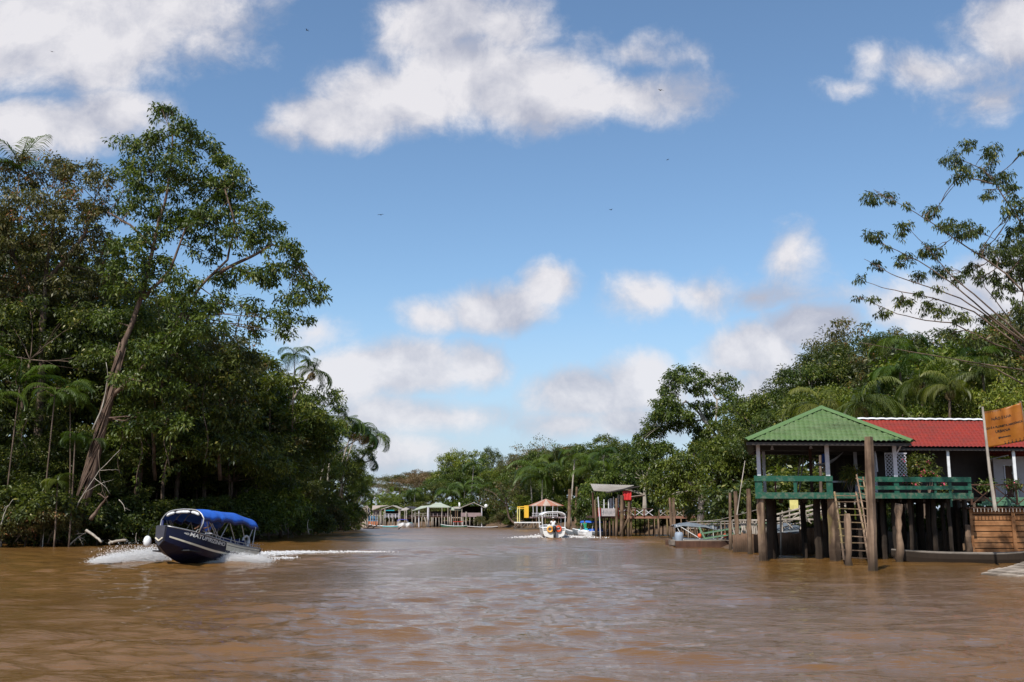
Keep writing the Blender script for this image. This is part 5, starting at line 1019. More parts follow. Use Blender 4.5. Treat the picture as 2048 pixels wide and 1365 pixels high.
for dz, dd in ((0, 0), (.35, 0), (0, .7), (.35, .7)): MB().bar(Vector((0, dd, dz)), P(1545, 1050, 62) - o0 + Vector((0, dd, dz - .2)), .07).build('girder', M['greenmet'], gr)
mb = MB(); d_ = P(1545, 1050, 62) - o0
for i in range(14): t = i / 14; mb.box((d_ * t).x, (d_ * t).y + .02, (d_ * t).z - .02, (d_ * t).x + .3, (d_ * t).y + .68, (d_ * t).z + .01)
mb.build('tread_plates', M['greenmet'], gr); MB().bar((0, 0, 0), P(1398, 1055, 67.5) - o0, .1).build('end_upright', M['greenmet'], gr)
o = MB().tube([P(1358, 1083, 66.8) + Vector((0, 0, -.1)), P(1358, 1080, 66.8), P(1358, 1072, 66.8), P(1358, 1066, 66.8), P(1358, 1064.5, 66.8)], [.2, .28, .29, .26, .16], 14).build('water_barrel', M['barrel'], None, True); tag(o, 'grey-blue plastic barrel on the left end of the floating dock', 'barrel')
for px, l in ((1399, 'orange buoy below the tarp-covered boat\'s left side'), (1450, 'orange block on the right end of the floating dock')):
    o = MB().ellipsoid((0, 0, 0), (.13, .13, .15), 10, 6).build('buoy', M['lifeo'], None, True, P(px, 1072, 66.5)); tag(o, l, 'buoy')
wk = empty('plank_walkway', P(1440, 1050, 74), 0, 'low weathered plank walkway with thin posts behind the floating dock', 'walkway'); wo_ = Vector(wk.location); g = random.Random(31)
mb = MB()
for i in range(40):
    t = i / 40; a = P(1375 + 150 * t, 1056, 74 - 12 * t) - wo_; mb.box(a.x, a.y - .5, a.z - .05 + g.uniform(-.02, .02), a.x + .2, a.y + .5, a.z)
mb.build('walkway_planks', M['grey'], wk)
for i in range(20):
    t = i / 20; a = P(1375 + 150 * t + g.uniform(-2, 2), 1056 - g.uniform(0, 14), 73.5 - 12 * t) - wo_; MB().tube([(a.x, a.y, -wo_.z - .5), (a.x + g.uniform(-.08, .08), a.y, a.z)], .05, 5).build('walkway_post', M['pile' if i % 3 else 'grey'], wk)
for r in (1049, 1044): MB().tube([P(1378, r, 73.5) - wo_, P(1450, r - 1, 67.5) - wo_, P(1522, r - 2, 61.8) - wo_], .035, 5).build('hand_pole', M['grey'], wk)
for i in range(7): t = i / 7; MB().bar(P(1380 + 140 * t, 1056, 73.6 - 12 * t) - wo_, P(1400 + 140 * t, 1044, 72.2 - 12 * t) - wo_, .05).build('walkway_brace', M['pile'], wk)
# overhead line from the bank
o = MB().tube([P(1370, 1046, 75), P(1440, 1040, 66), P(1530, 1016, 55)], .02, 4).build('mooring_rope', M['grey']); tag(o, 'long grey mooring rope running from the tarp boat up to the pavilion', 'rope')
# ---- striped hut
Y = 152.0; e = stilt('striped_roof_hut', 'round hut on stilts with a rusty striped pointed roof and a yellow panel', 'hut', Y, 1090)
c0 = rel(e, 1092, 1012, Y + 3.5); ap = rel(e, 1092, 998, Y + 3.5); mb = MB(); n = 8; rr = 2.85; mb.v = [tuple((0, 0, ap.z - c0.z))] ; nn = 32
ring = []
for i in range(nn):
    a = 2 * math.pi * i / nn; k = math.cos(math.pi / n) / math.cos((a % (2 * math.pi / n)) - math.pi / n); mb.v.append((rr * k * math.cos(a), rr * k * math.sin(a), 0))
for i in range(nn): mb.f.append((0, 1 + i, 1 + (i + 1) % nn))
o = mb.build('roof', M['stripe'], e, False, c0); s = o.modifiers.new('s', 'SOLIDIFY'); s.thickness = .08
zd = rel(e, 1090, 1034, Y + 1).z
MB().box(c0.x - 3.0, 1.2, zd - .2, c0.x + 3.0, 7, zd).build('deck', M['mauve'], e)
posts(e, [(x, 1012, x, d, .07, 'white', 1034) for x, d in ((1066, 1.5), (1074, .9), (1090, .8), (1106, 1.0), (1115, 1.8), (1072, 5.5), (1110, 5.5))], Y, pn='roof_post')
posts(e, [(x, 1035, x, d, .09, 'pile') for x, d in ((1065, 1.5), (1073, 1), (1082, 3), (1091, 1), (1100, 3), (1107, 1), (1117, 1.6), (1070, 5), (1112, 5))], Y)
MB().bar(rel(e, 1064, 1027, Y + 1), rel(e, 1116, 1027, Y + 1), .07).bar(rel(e, 1064, 1032, Y + 1), rel(e, 1116, 1032, Y + 1), .05).build('handrail', M['white'], e)
for k in range(12): MB().bar(rel(e, 1066 + k * 4.4, 1034, Y + 1), rel(e, 1066 + k * 4.4, 1027, Y + 1), .04).build('baluster', M['white'], e)
for x in (1035, 1039): MB().bar(rel(e, x, 1045, Y + 1 + (x - 1035) * .3), rel(e, x, 1014.5, Y + 1 + (x - 1035) * .3), .14).build('frame_post', M['ltyellow'], e)
MB().bar(rel(e, 1034.5, 1014.5, Y + 1), rel(e, 1052, 1013.5, Y + 1), .16).bar(rel(e, 1036, 1017.5, Y + 2.2), rel(e, 1052, 1017.5, Y + 2.2), .12).build('frame_bar', M['yellow'], e)
a = rel(e, 1052, 1024.5, Y + .8); MB().box(a.x - .28, a.y, a.z - .85, a.x + .4, a.y + .08, a.z + .98).build('yellow_panel', M['yellow'], e)
jt = empty('floating_jetty', (P(1056, 1056, 147).x, 147, 0), 0, 'low jetty with a white edge and cross braces left of the white canopy boat', 'jetty'); zj = .95
MB().box(-2.0, 0, zj, 1.9, 2.6, zj + .14).build('jetty_top', M['whitec'], jt); MB().box(-2.1, -.1, -.1, 2.0, 2.7, .22).build('float', M['grey'], jt)
for k in range(5): MB().bar((-1.9 + k * .9, 0, .2), (-1.9 + k * .9, 0, zj), .08).bar((-1.9 + k * .9, .05, .2), (-1.1 + k * .8, .05, zj), .05).build('jetty_brace', M['grey'], jt)
# ---- far sheds (leftmost to rightmost)
YF = 179.0
def gable(e, x0, xr_, x1, ye, yr, Y, depth, mat='tin', ye2=None):
    """gable end faces the river: eaves at x0,x1 (row ye), ridge at xr_ (row yr)"""
    ye2 = ye2 or ye
    slab(e, [rel(e, x0, ye, Y), rel(e, xr_, yr, Y), rel(e, xr_, yr, Y) + Vector((0, depth, 0)), rel(e, x0, ye, Y) + Vector((0, depth, 0))], .1, mat)
    slab(e, [rel(e, xr_, yr, Y), rel(e, x1, ye2, Y), rel(e, x1, ye2, Y) + Vector((0, depth, 0)), rel(e, xr_, yr, Y) + Vector((0, depth, 0))], .1, mat)
def deckb(e, x0, x1, yt, yb, Y, depth, mat='darkf'):
    a, b = rel(e, x0, yt, Y), rel(e, x1, yb, Y); MB().box(a.x, 0, b.z, b.x, depth, a.z).build('deck', M[mat], e)
def rails(e, x0, x1, rows, Y, mat='white', np_=4):
    for r in rows: MB().bar(rel(e, x0, r, Y - .1), rel(e, x1, r, Y - .1), .09, .05).build('handrail', M[mat], e)
    for k in range(np_): x = x0 + (x1 - x0) * k / (np_ - 1); MB().bar(rel(e, x, rows[-1] + 3, Y - .18), rel(e, x, rows[0], Y - .18), .1).build('rail_post', M[mat], e)
e = stilt('thatched_house', 'leftmost far house with bleached thatched roofs and blue and orange walls', 'house', YF, 740)
slab(e, [rel(e, 724, 1016, YF), rel(e, 733, 1011.5, YF + 2), rel(e, 742, 1023, YF + 2), rel(e, 735, 1030, YF)], .12, 'thatch')
slab(e, [rel(e, 744, 1020, YF - .5), rel(e, 760, 1014, YF - .5), rel(e, 778, 1011, YF + 5), rel(e, 745, 1011.5, YF + 5)], .12, 'thatch')
a, b = rel(e, 724, 1029, YF), rel(e, 734, 1050, YF); MB().box(a.x, .3, -.2, b.x, 4, rel(e, 0, 1016, YF).z).build('wall', M['thatch'], e)
a = rel(e, 736, 1032, YF); b = rel(e, 755, 1043, YF); MB().box(a.x, .5, b.z, b.x, .6, a.z).build('wall', M['blue'], e)
a = rel(e, 736, 1043.2, YF); b = rel(e, 757, 1051, YF); MB().box(a.x, .5, b.z, b.x, .6, a.z).build('wall', M['orange'], e)
a = rel(e, 745, 1020, YF); b = rel(e, 756, 1031.5, YF); MB().box(a.x, 1.5, b.z, b.x, 1.6, a.z).build('wall', M['mauve'], e)
MB().bar(rel(e, 724, 1031, YF), rel(e, 770, 1032, YF), .12).build('deck_beam', M['grey'], e)
posts(e, [(x, 1020 + (i % 3) * 4, x, 0, .07, 'grey') for i, x in enumerate((729, 736, 741, 746, 752, 756, 762, 767))], YF - .3)
e = stilt('gabled_shed', 'far stilt shed with a bleached gable roof and white-railed upper deck, second from the left', 'shed', YF, 780)
gable(e, 757, 785, 801, 1020.5, 1011, YF, 6, 'tin', 1017.5); deckb(e, 769, 799, 1033.5, 1035, YF, 5, 'grey'); rails(e, 770, 798, (1028.5, 1031.5, 1034), YF, 'white', 5)
posts(e, [(760, 1020), (770, 1019), (779, 1034), (785, 1034), (798, 1018), (800, 1022), (764, 1034), (774, 1034, 774, 3, .08, 'dark'), (792, 1034, 792, 3, .08, 'dark')], YF, .11, 'grey')
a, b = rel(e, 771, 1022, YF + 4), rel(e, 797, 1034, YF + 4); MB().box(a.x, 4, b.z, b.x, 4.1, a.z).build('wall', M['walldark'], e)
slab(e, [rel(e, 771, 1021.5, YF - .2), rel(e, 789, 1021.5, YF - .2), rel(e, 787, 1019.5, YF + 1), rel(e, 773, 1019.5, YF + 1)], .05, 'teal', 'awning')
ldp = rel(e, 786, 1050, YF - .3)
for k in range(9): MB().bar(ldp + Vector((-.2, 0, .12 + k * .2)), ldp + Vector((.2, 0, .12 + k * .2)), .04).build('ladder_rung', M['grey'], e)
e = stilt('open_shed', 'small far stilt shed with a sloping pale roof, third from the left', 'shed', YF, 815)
slab(e, [rel(e, 796, 1021, YF), rel(e, 813, 1020.5, YF), rel(e, 828, 1014.5, YF + 4), rel(e, 812, 1015, YF + 4)], .1, 'tin'); slab(e, [rel(e, 812, 1014.8, YF + 3), rel(e, 827, 1014, YF + 4), rel(e, 838, 1017.5, YF + 4), rel(e, 828, 1019, YF)], .1, 'darkroof')  # right slope coloured dark for the side turned from the sun
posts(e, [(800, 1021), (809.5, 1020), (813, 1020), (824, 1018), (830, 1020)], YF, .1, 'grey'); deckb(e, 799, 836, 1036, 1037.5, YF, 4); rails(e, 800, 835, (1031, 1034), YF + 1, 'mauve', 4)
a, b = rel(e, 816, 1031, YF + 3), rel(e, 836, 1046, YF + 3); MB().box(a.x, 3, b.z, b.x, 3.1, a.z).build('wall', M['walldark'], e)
e = stilt('hipped_shed', 'largest far stilt shed with a pale green hipped roof and ladder, fourth from the left', 'shed', YF, 870)
zE = 1014.5; T = rel(e, 876, 1005.8, YF + 4)
E1, E2, E3, E4 = rel(e, 853, zE, YF), rel(e, 900, zE, YF), rel(e, 900, zE, YF) + Vector((0, 8, .0)), rel(e, 853, zE, YF) + Vector((0, 8, 0))
o = MB().add([E1, E2, E3, E4, T + Vector((-.4, 0, 0)), T + Vector((.4, 0, 0))], [(0, 1, 5, 4), (1, 2, 5), (2, 3, 4, 5), (3, 0, 4)]).build('roof', M['palegreenroof'], e); s = o.modifiers.new('s', 'SOLIDIFY'); s.thickness = .12
slab(e, [rel(e, 824, 1021.5, YF - .3), rel(e, 852.5, 1014.6, YF - .3), rel(e, 868, 1010.4, YF + 3), rel(e, 842, 1012.6, YF + 3)], .1, 'palegreenroof')
posts(e, [(856.5, 1014, 856.5, -.2, .22, 'white'), (838, 1019, 838, 0, .12, 'white'), (849, 1034, 856, -.8, .12, 'grey'), (854, 1034, 858, -.8, .1, 'grey'), (863, 1035), (866, 1035), (884, 1016), (889, 1034), (896, 1015), (899, 1034), (903, 1030), (831, 1034), (844, 1034), (872, 1035), (878, 1035)], YF, .1, 'grey')
deckb(e, 828, 903, 1033.5, 1035.2, YF, 6); rails(e, 828, 855, (1027, 1031), YF, 'grey', 4); rails(e, 858, 900, (1027, 1031), YF + 1, 'mauve', 6)
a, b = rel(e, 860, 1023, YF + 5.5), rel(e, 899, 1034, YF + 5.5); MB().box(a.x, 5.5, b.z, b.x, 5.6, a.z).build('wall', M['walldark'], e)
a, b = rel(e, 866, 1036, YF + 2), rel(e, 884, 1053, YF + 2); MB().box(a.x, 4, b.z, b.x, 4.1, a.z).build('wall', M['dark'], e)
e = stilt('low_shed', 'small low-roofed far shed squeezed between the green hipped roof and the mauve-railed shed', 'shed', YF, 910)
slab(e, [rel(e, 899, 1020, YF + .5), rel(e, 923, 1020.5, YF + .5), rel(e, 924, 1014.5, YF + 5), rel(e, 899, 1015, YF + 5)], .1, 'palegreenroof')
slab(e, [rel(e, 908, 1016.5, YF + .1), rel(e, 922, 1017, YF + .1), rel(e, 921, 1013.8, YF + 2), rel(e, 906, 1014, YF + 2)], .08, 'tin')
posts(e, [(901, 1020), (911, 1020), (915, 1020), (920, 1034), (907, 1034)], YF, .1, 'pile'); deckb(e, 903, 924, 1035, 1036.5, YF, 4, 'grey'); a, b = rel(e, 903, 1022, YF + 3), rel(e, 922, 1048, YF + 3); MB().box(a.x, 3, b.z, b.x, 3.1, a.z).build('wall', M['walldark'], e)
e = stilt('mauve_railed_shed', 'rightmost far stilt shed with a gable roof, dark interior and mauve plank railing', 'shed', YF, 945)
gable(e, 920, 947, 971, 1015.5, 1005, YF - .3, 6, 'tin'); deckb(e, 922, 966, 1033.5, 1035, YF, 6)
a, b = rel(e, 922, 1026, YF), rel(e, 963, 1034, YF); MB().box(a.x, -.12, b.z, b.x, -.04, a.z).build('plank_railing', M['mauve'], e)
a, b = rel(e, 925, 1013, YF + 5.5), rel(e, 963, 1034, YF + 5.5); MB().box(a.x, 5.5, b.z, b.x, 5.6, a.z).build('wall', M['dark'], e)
posts(e, [(932.5, 1024, 932.5, -.4, .14, 'grey'), (963.5, 1014, 963.5, 0, .12, 'white'), (924, 1016), (948, 1035), (926, 1035), (940, 1035), (956, 1035), (922.5, 1035)], YF, .1, 'grey')
dsh = empty('satellite_dish', P(972, 1012, 180), 0, 'white round dish at the right end of the rightmost far shed\'s roof', 'dish'); MB().ellipsoid((0, 0, 0), (.3, .07, .3), 12, 6).build('dish', M['whitec'], dsh, True); MB().bar((0, .1, 0), (-.3, .3, -.9), .06).build('mast', M['steel'], dsh)
o = MB().tube([P(918.5, 1015, 180), P(919, 1010, 180), P(918.5, 1005.5, 180)], [.13, .17, .12], 10).build('water_tank', M['whitec'], None, True); tag(o, 'small white tank standing above the low shed roof', 'tank')
# bare sticks in the water before the left far house
g = random.Random(12)
for (a, b, l) in (((727, 1058), (760, 1058), 'dark floating log off the tip of the left bank'), ((735, 1056), (744, 1050), 'slanting stick in the water before the thatched house, left one'), ((745, 1057), (758, 1049), 'longer slanting stick in the water before the thatched house'), ((797, 1059), (803, 1054), 'dark stick leaning out of the river right of the turquoise canoe')):
    A, B = G(a[0], a[1], .02), P(b[0], b[1], G(a[0], a[1]).y); m_ = (A + B) / 2; o = MB().tube([A - m_, Vector((0, 0, .05)), B - m_], [.1, .08, .05], 5).build('driftwood_log', M['dark'], None, False, m_); tag(o, l, 'driftwood', 'sticks in the river by the far sheds')
# ------------------------------------------------------------------ people
def skinned(name, pts, edges, mat, parent, lev=1):
    """one continuous surface grown on a skeleton: pts {key:(x,y,z,r)}"""
    me = bpy.data.meshes.new(name); ks = list(pts); ix = {k: i for i, k in enumerate(ks)}
    me.from_pydata([pts[k][:3] for k in ks], [(ix[a], ix[b]) for a, b in edges], []); o = link(name, me, parent); me.materials.append(M[mat])
    o.modifiers.new('skin', 'SKIN'); 
    if not me.skin_vertices: me.attributes.new  # layer made by the modifier below
    bm = bmesh.new(); bm.from_mesh(me); lay = bm.verts.layers.skin.verify()
    for v, k in zip(bm.verts, ks): v[lay].radius = (pts[k][3], pts[k][3] * (.72 if k in ('pel', 'sto', 'che') else 1)); v[lay].use_root = (k == ks[0])
    bm.to_mesh(me); bm.free(); s = o.modifiers.new('sub', 'SUBSURF'); s.levels = lev; s.render_levels = lev; me.polygons.foreach_set('use_smooth', [True] * len(me.polygons)); return o
def person(label, loc, rz, J, shirt, shorts, hairmat='hair', cap=None, group=None):
    """J: joint positions, facing +x, in metres"""
    e = empty('person', loc, rz, label, 'person', group)
    d = dict(pel=(*J['pel'], .13), sto=(*[(a + b) / 2 for a, b in zip(J['pel'], J['che'])], .125), che=(*J['che'], .14), nec=(*J['nec'], .055), hea=(*J['hea'], .085), top=(J['hea'][0], J['hea'][1], J['hea'][2] + .09, .07))
    ed = [('pel', 'sto'), ('sto', 'che'), ('che', 'nec'), ('nec', 'hea'), ('hea', 'top')]
    for s in 'LR':
        for k, r in (('sh', .058), ('el', .042), ('wr', .030), ('ha', .036)): d[k + s] = (*J[k + s], r)
        for k, r in (('hi', .085), ('kn', .06), ('an', .042), ('fo', .036)): d[k + s] = (*J[k + s], r)
        ed += [('che', 'sh' + s), ('sh' + s, 'el' + s), ('el' + s, 'wr' + s), ('wr' + s, 'ha' + s), ('pel', 'hi' + s), ('hi' + s, 'kn' + s), ('kn' + s, 'an' + s), ('an' + s, 'fo' + s)]
        h = Vector(J['ha' + s]); w_ = Vector(J['wr' + s]); f = (h - w_).normalized(); sd = f.cross(Vector((0, 0, 1))); sd = sd.normalized() if sd.length > .1 else Vector((0, 1, 0))
        for i in range(4):
            b = h + sd * (i - 1.5) * .018; d['f%d%s' % (i, s)] = (*(b + f * .05 + Vector((0, 0, -.008))), .009); d['g%d%s' % (i, s)] = (*(b + f * (.075 + .006 * (1.5 - abs(i - 1.5))) + Vector((0, 0, -.03))), .008)
            ed += [('ha' + s, 'f%d%s' % (i, s)), ('f%d%s' % (i, s), 'g%d%s' % (i, s))]
        tb_ = h - f * .02 + sd * .045; d['t' + s] = (*tb_, .011); ed += [('ha' + s, 't' + s)]
    d['nose'] = (J['hea'][0] + .11, J['hea'][1], J['hea'][2] + .0, .018); ed.append(('hea', 'nose'))
    skinned('body', d, ed, 'skin', e)
    def cl(keys, ed2, sc_): return {k: (*d[k][:3], d[k][3] * sc_) for k in keys}, ed2
    p, q = cl(['sto', 'che', 'shL', 'shR', 'pel'], [('pel', 'sto'), ('sto', 'che'), ('che', 'shL'), ('che', 'shR')], 1.13)
    for s in 'LR':
        m_ = [(a * .45 + b * .55) for a, b in zip(J['sh' + s], J['el' + s])]; p['m' + s] = (*m_, .062); q = q + [('sh' + s, 'm' + s)]
    skinned('shirt', p, q, shirt, e)
    p, q = cl(['pel', 'hiL', 'hiR'], [('pel', 'hiL'), ('pel', 'hiR')], 1.16)
    for s in 'LR':
        m_ = [(a * .3 + b * .7) for a, b in zip(J['hi' + s], J['kn' + s])]; p['m' + s] = (*m_, .082); q = q + [('hi' + s, 'm' + s)]
    skinned('shorts', p, q, shorts, e)
    hx, hy, hz = J['hea']; MB().ellipsoid((hx - .02, hy, hz + .075), (.112, .10, .10), 12, 7).build('hair', M[hairmat], e, True)
    for s in (-1, 1):
        MB().ellipsoid((hx + .088, hy + s * .034, hz + .035), (.012, .016, .010), 8, 5).build('eye', M['black'], e, True); MB().ellipsoid((hx, hy + s * .092, hz + .01), (.022, .012, .032), 8, 5).build('ear', M['skin'], e, True)
    MB().ellipsoid((hx + .088, hy, hz - .045), (.012, .028, .007), 8, 4).build('mouth', M['wallred'], e, True)
    if cap: MB().ellipsoid((hx, hy, hz + .10), (.13, .115, .085), 12, 6).box(hx + .06, -.075 + hy, hz + .085, hx + .23, .075 + hy, hz + .10).build('cap', M[cap], e, True)
    return e
def stand(lean=0, bend=.0, reach=.25, z=.9):
    J = dict(pel=(0, 0, z), che=(lean * .35, 0, z + .38), nec=(lean * .5, 0, z + .58), hea=(lean * .58, 0, z + .72))
    for s, k in (('L', 1), ('R', -1)):
        J.update({'sh' + s: (lean * .4, k * .19, z + .50), 'el' + s: (lean * .4 + reach * .45, k * .27, z + .27), 'wr' + s: (lean * .4 + reach, k * .2, z + .2), 'ha' + s: (lean * .4 + reach + .08, k * .19, z + .2),
                  'hi' + s: (0, k * .09, z - .05), 'kn' + s: (.08 + bend, k * .11, z * .52), 'an' + s: (0 - bend * .2, k * .12, .08), 'fo' + s: (.16 - bend * .2, k * .13, .04)})
    return J
def sit(reach=.3, z=.5, lean=.1, foot=.0):
    J = stand(lean, 0, reach, z)
    for s, k in (('L', 1), ('R', -1)): J.update({'kn' + s: (.42, k * .14, z + .0), 'an' + s: (.40, k * .14, z - .42), 'fo' + s: (.55, k * .14, z - .46)})
    return J
# ------------------------------------------------------------------ the running tour boat
bow = P(319, 1100, 41.2); stern = P(482, 1100, 46.6); d = Vector((bow.x - stern.x, bow.y - stern.y, 0)); LB = d.length; yaw = math.atan2(d.y, d.x)
tbt = empty('tour_boat', ((bow.x + stern.x) / 2, (bow.y + stern.y) / 2, .44), yaw, 'navy and cream passenger boat under a bright blue canopy, bow raised and throwing spray', 'boat')
tbt.rotation_euler = (R(1.5), -R(7.0), yaw)
secs = []; n = 24; BW = 2.05
for i in range(n + 1):
    t = i / n; x = LB * (t - .5); w_ = BW / 2 * (1 - max(0, (t - .62) / .38) ** 2.4 * .76); zg = .42 + .40 * max(0, (t - .25) / .75) ** 1.6; zc = -.26 + .50 * max(0, (t - .55) / .45) ** 2; zk = -.52 + .55 * max(0, (t - .7) / .3) ** 2.2
    secs.append([(x, s * w_ * k, z) for s, k, z in ((1, 1, zg), (1, .995, zg - (zg - zc) * .16), (1, .985, zg - (zg - zc) * .55), (1, .97, zg - (zg - zc) * .62), (1, .86, zc), (0, 0, zk), (-1, .86, zc), (-1, .97, zg - (zg - zc) * .62), (-1, .985, zg - (zg - zc) * .55), (-1, .995, zg - (zg - zc) * .16), (-1, 1, zg))])
skin_hull(secs, 'hull', 'navy', tbt, .03)
for s in (1, -1):
    def side(t, h, out=.012):
        i = t * n; a = int(min(i, n - 1)); f_ = i - a; idx = [0, 1, 2, 3, 4] if s > 0 else [10, 9, 8, 7, 6]; hs_ = [0, .16, .55, .62, 1.0]
        def at(sec):
            for k in range(4):
                if h <= hs_[k + 1] + 1e-6: u = (h - hs_[k]) / (hs_[k + 1] - hs_[k]); return Vector(sec[idx[k]]).lerp(Vector(sec[idx[k + 1]]), u)
        return at(secs[a]).lerp(at(secs[a + 1]), f_) + Vector((0, s * (out + .016), 0))
    def strip(name, t0, t1, h0f, h1f, mat, out=.012, m_=20, parent=tbt):
        mb = MB()
        for i in range(m_ + 1):
            t = t0 + (t1 - t0) * i / m_
            for q in range(4): mb.v.append(tuple(side(t, h0f(t) + (h1f(t) - h0f(t)) * q / 3, out)))
        for i in range(m_):
            for q in range(3): mb.f.append((i * 4 + q, i * 4 + q + 1, i * 4 + q + 5, i * 4 + q + 4))
        return mb.build(name, M[mat], parent)
    strip('side_stripe', .02, .985, lambda t: .60 + .0 * t, lambda t: .70, 'cream', .012)
    strip('cream_panel', .02, .47, lambda t: .03, lambda t: .46, 'cream', .008)
    strip('panel_groove', .02, .46, lambda t: .15, lambda t: .18, 'black', .013)
    if s > 0:
        wd_ = None
        def tf(x, y): return side(.865 - x / LB, .27 - y / .95, .014)
        text_mesh('boat_name', 'MATUPIRIZINHO', .28, 'lettw', tbt, tf, .25, .006, 'LEFT')
        text_mesh('boat_emblem', '<O', .15, 'lettw', tbt, lambda x, y: side(.905 - x / LB, .25 - y / .95, .014), .2, .004, 'LEFT')
# transom / bow face bumpers
pts = [secs[-1][k] for k in (0, 4, 5, 6, 10)]; xb = LB / 2 + .01
mb = MB(); mb.v = [(xb, p[1] * 1.02, p[2] + (.05 if i in (0, 4) else 0)) for i, p in enumerate(pts)] + [(xb + .10, p[1] * .9, p[2] + .0) for p in pts]; mb.f = [(5, 6, 7, 8, 9), (0, 1, 6, 5), (1, 2, 7, 6), (2, 3, 8, 7), (3, 4, 9, 8), (4, 0, 5, 9)]
mb.build('bow_bumper', M['greyrub'], tbt)
a, b, c = Vector((xb + .115, .17, .36)), Vector((xb + .115, 0, .24)), Vector((xb + .115, -.17, .36)); MB().bar(a, b, .05, .05).bar(b, c, .05, .05).build('bow_chevron', M['cream'], tbt)
gz = lambda x: .42 + .40 * max(0, ((x / LB + .5) - .25) / .75) ** 1.6
gy = lambda x: BW / 2 * (1 - max(0, ((x / LB + .5) - .62) / .38) ** 2.4 * .76)
for s in (1, -1):
    MB().tube([(x, s * gy(x), gz(x) + .01) for x in np.linspace(-LB / 2, LB / 2, 22)], .03, 6).build('gunwale', M['steel'], tbt, True)
    xs_ = np.linspace(-LB / 2 + .1, LB * .30, 18); MB().tube([(xs_[0], s * gy(xs_[0]), gz(xs_[0]))] + [(x, s * (gy(x) - .02), gz(x) + .14) for x in xs_] + [(xs_[-1] + .12, s * gy(xs_[-1]), gz(xs_[-1] + .12))], .019, 5).build('side_rail', M['steel'], tbt, True)
    for x in np.linspace(-LB / 2 + .3, LB * .28, 9): MB().tube([(x, s * gy(x), gz(x)), (x, s * (gy(x) - .02), gz(x) + .14)], .013, 4).build('rail_stanchion', M['steel'], tbt)
MB().box(-LB / 2 + .02, -.9, -.1, LB / 2 - .7, .9, -.05).build('floor', M['black'], tbt)
MB().add([(LB / 2 - .9, -.70, .62), (LB / 2 - .05, -.22, .78), (LB / 2 - .05, .22, .78), (LB / 2 - .9, .70, .62), (LB / 2 - .9, -.68, .56), (LB / 2 - .05, -.2, .72), (LB / 2 - .05, .2, .72), (LB / 2 - .9, .68, .56)], [(0, 1, 2, 3), (7, 6, 5, 4), (0, 4, 5, 1), (3, 2, 6, 7), (0, 3, 7, 4)]).build('fore_deck', M['black'], tbt)
# canopy: arches at these stations
st_ = [(LB / 2 - 1.25, 1.70, 1.06), (LB / 2 - 2.2, 1.80, 1.08), (.1, 1.82, 1.06), (-1.2, 1.90, 1.04), (-LB / 2 + .3, 1.80, 1.0)]
def arch(x, top, hw, a, rise=.42): 
    """a in [-1,1] across the beam"""
    return Vector((x, hw * (math.copysign(abs(a) ** .9, a)), top - .06 * abs(a) - (rise - .06) * abs(a) ** 4.5))
can = empty('canopy'); can.parent = tbt; vs = []; fs = []; NX = 40; NA = 22
for i in range(NX + 1):
    t = i / NX * 4; k = min(int(t), 3); f_ = t - k; x0, t0, w0 = st_[k]; x1_, t1, w1 = st_[k + 1]; x = x0 + (x1_ - x0) * f_; top = t0 + (t1 - t0) * f_ - .012 * math.sin(math.pi * f_); w_ = w0 + (w1 - w0) * f_ - .02 * math.sin(math.pi * f_)
    for j in range(NA + 1):
        a = -1 + 2 * j / NA; p = arch(x, top, w_, a); e_ = max(0, abs(a) - .72) / .28; p.z += (.02 * math.sin(i * 1.3 + j) + .03 * math.sin(i * .63)) * e_ - .05 * math.sin(math.pi * f_) * e_; p.y += .012 * math.sin(i * 1.9) * e_; vs.append(p)
for i in range(NX):
    for j in range(NA): q = i * (NA + 1) + j; fs.append((q, q + 1, q + NA + 2, q + NA + 1))
o = MB().add(vs, fs).build('canopy_cloth', M['bluecan'], can, True); s_ = o.modifiers.new('s', 'SOLIDIFY'); s_.thickness = .02
mb = MB()
for i in range(NX + 1):
    for s in (1, -1):
        p = vs[i * (NA + 1) + (NA if s > 0 else 0)]; mb.v += [tuple(p + Vector((0, 0, .03))), tuple(p + Vector((0, s * .01, -.10 - .03 * abs(math.sin(i * .9)))))]
for i in range(NX): mb.f += [(i * 4, i * 4 + 1, i * 4 + 5, i * 4 + 4), (i * 4 + 2, i * 4 + 3, i * 4 + 7, i * 4 + 6)]
o = mb.build('canopy_valance', M['navycan'], can, True); s_ = o.modifiers.new('s', 'SOLIDIFY'); s_.thickness = .02
for i, (x, top, hw) in enumerate(st_):
    pts = [(x, s_a * hw, gz(x) if False else 0) for s_a in ()]; pts = [arch(x, top - .02, hw - .01, a) for a in np.linspace(-1, 1, 17)]
    if i in (0,): pts = [Vector((x + .1, -gy(x), gz(x)))] + [pts[0] - Vector((-.03, 0, .2))] + pts + [pts[-1] - Vector((-.03, 0, .2))] + [Vector((x + .1, gy(x), gz(x)))]
    MB().tube(pts, .028 if i == 0 else .018, 6).build('canopy_arch', M['steel'], can, True)
def leg(x0, x1_, s):
    a = Vector((x0, s * gy(x0) * .98, gz(x0) + .02)); b = Vector((x1_, s * .99, 0)); 
    for k in range(4):
        if st_[k][0] >= x1_ >= st_[k + 1][0]: f_ = (st_[k][0] - x1_) / (st_[k][0] - st_[k + 1][0]); b.z = st_[k][1] + (st_[k + 1][1] - st_[k][1]) * f_ - .46
    MB().tube([a, b], .02, 5).build('canopy_leg', M['steel'], can)
for s in (1, -1):
    for a_, b_ in ((1.0, 1.35), (.5, 1.2), (.3, -.3), (.3, 1.1), (-.9, -.3), (-1.7, -1.2), (-1.7, -2.2), (-2.2, -2.35)): leg(a_, b_, s)
x, top, hw = st_[0]
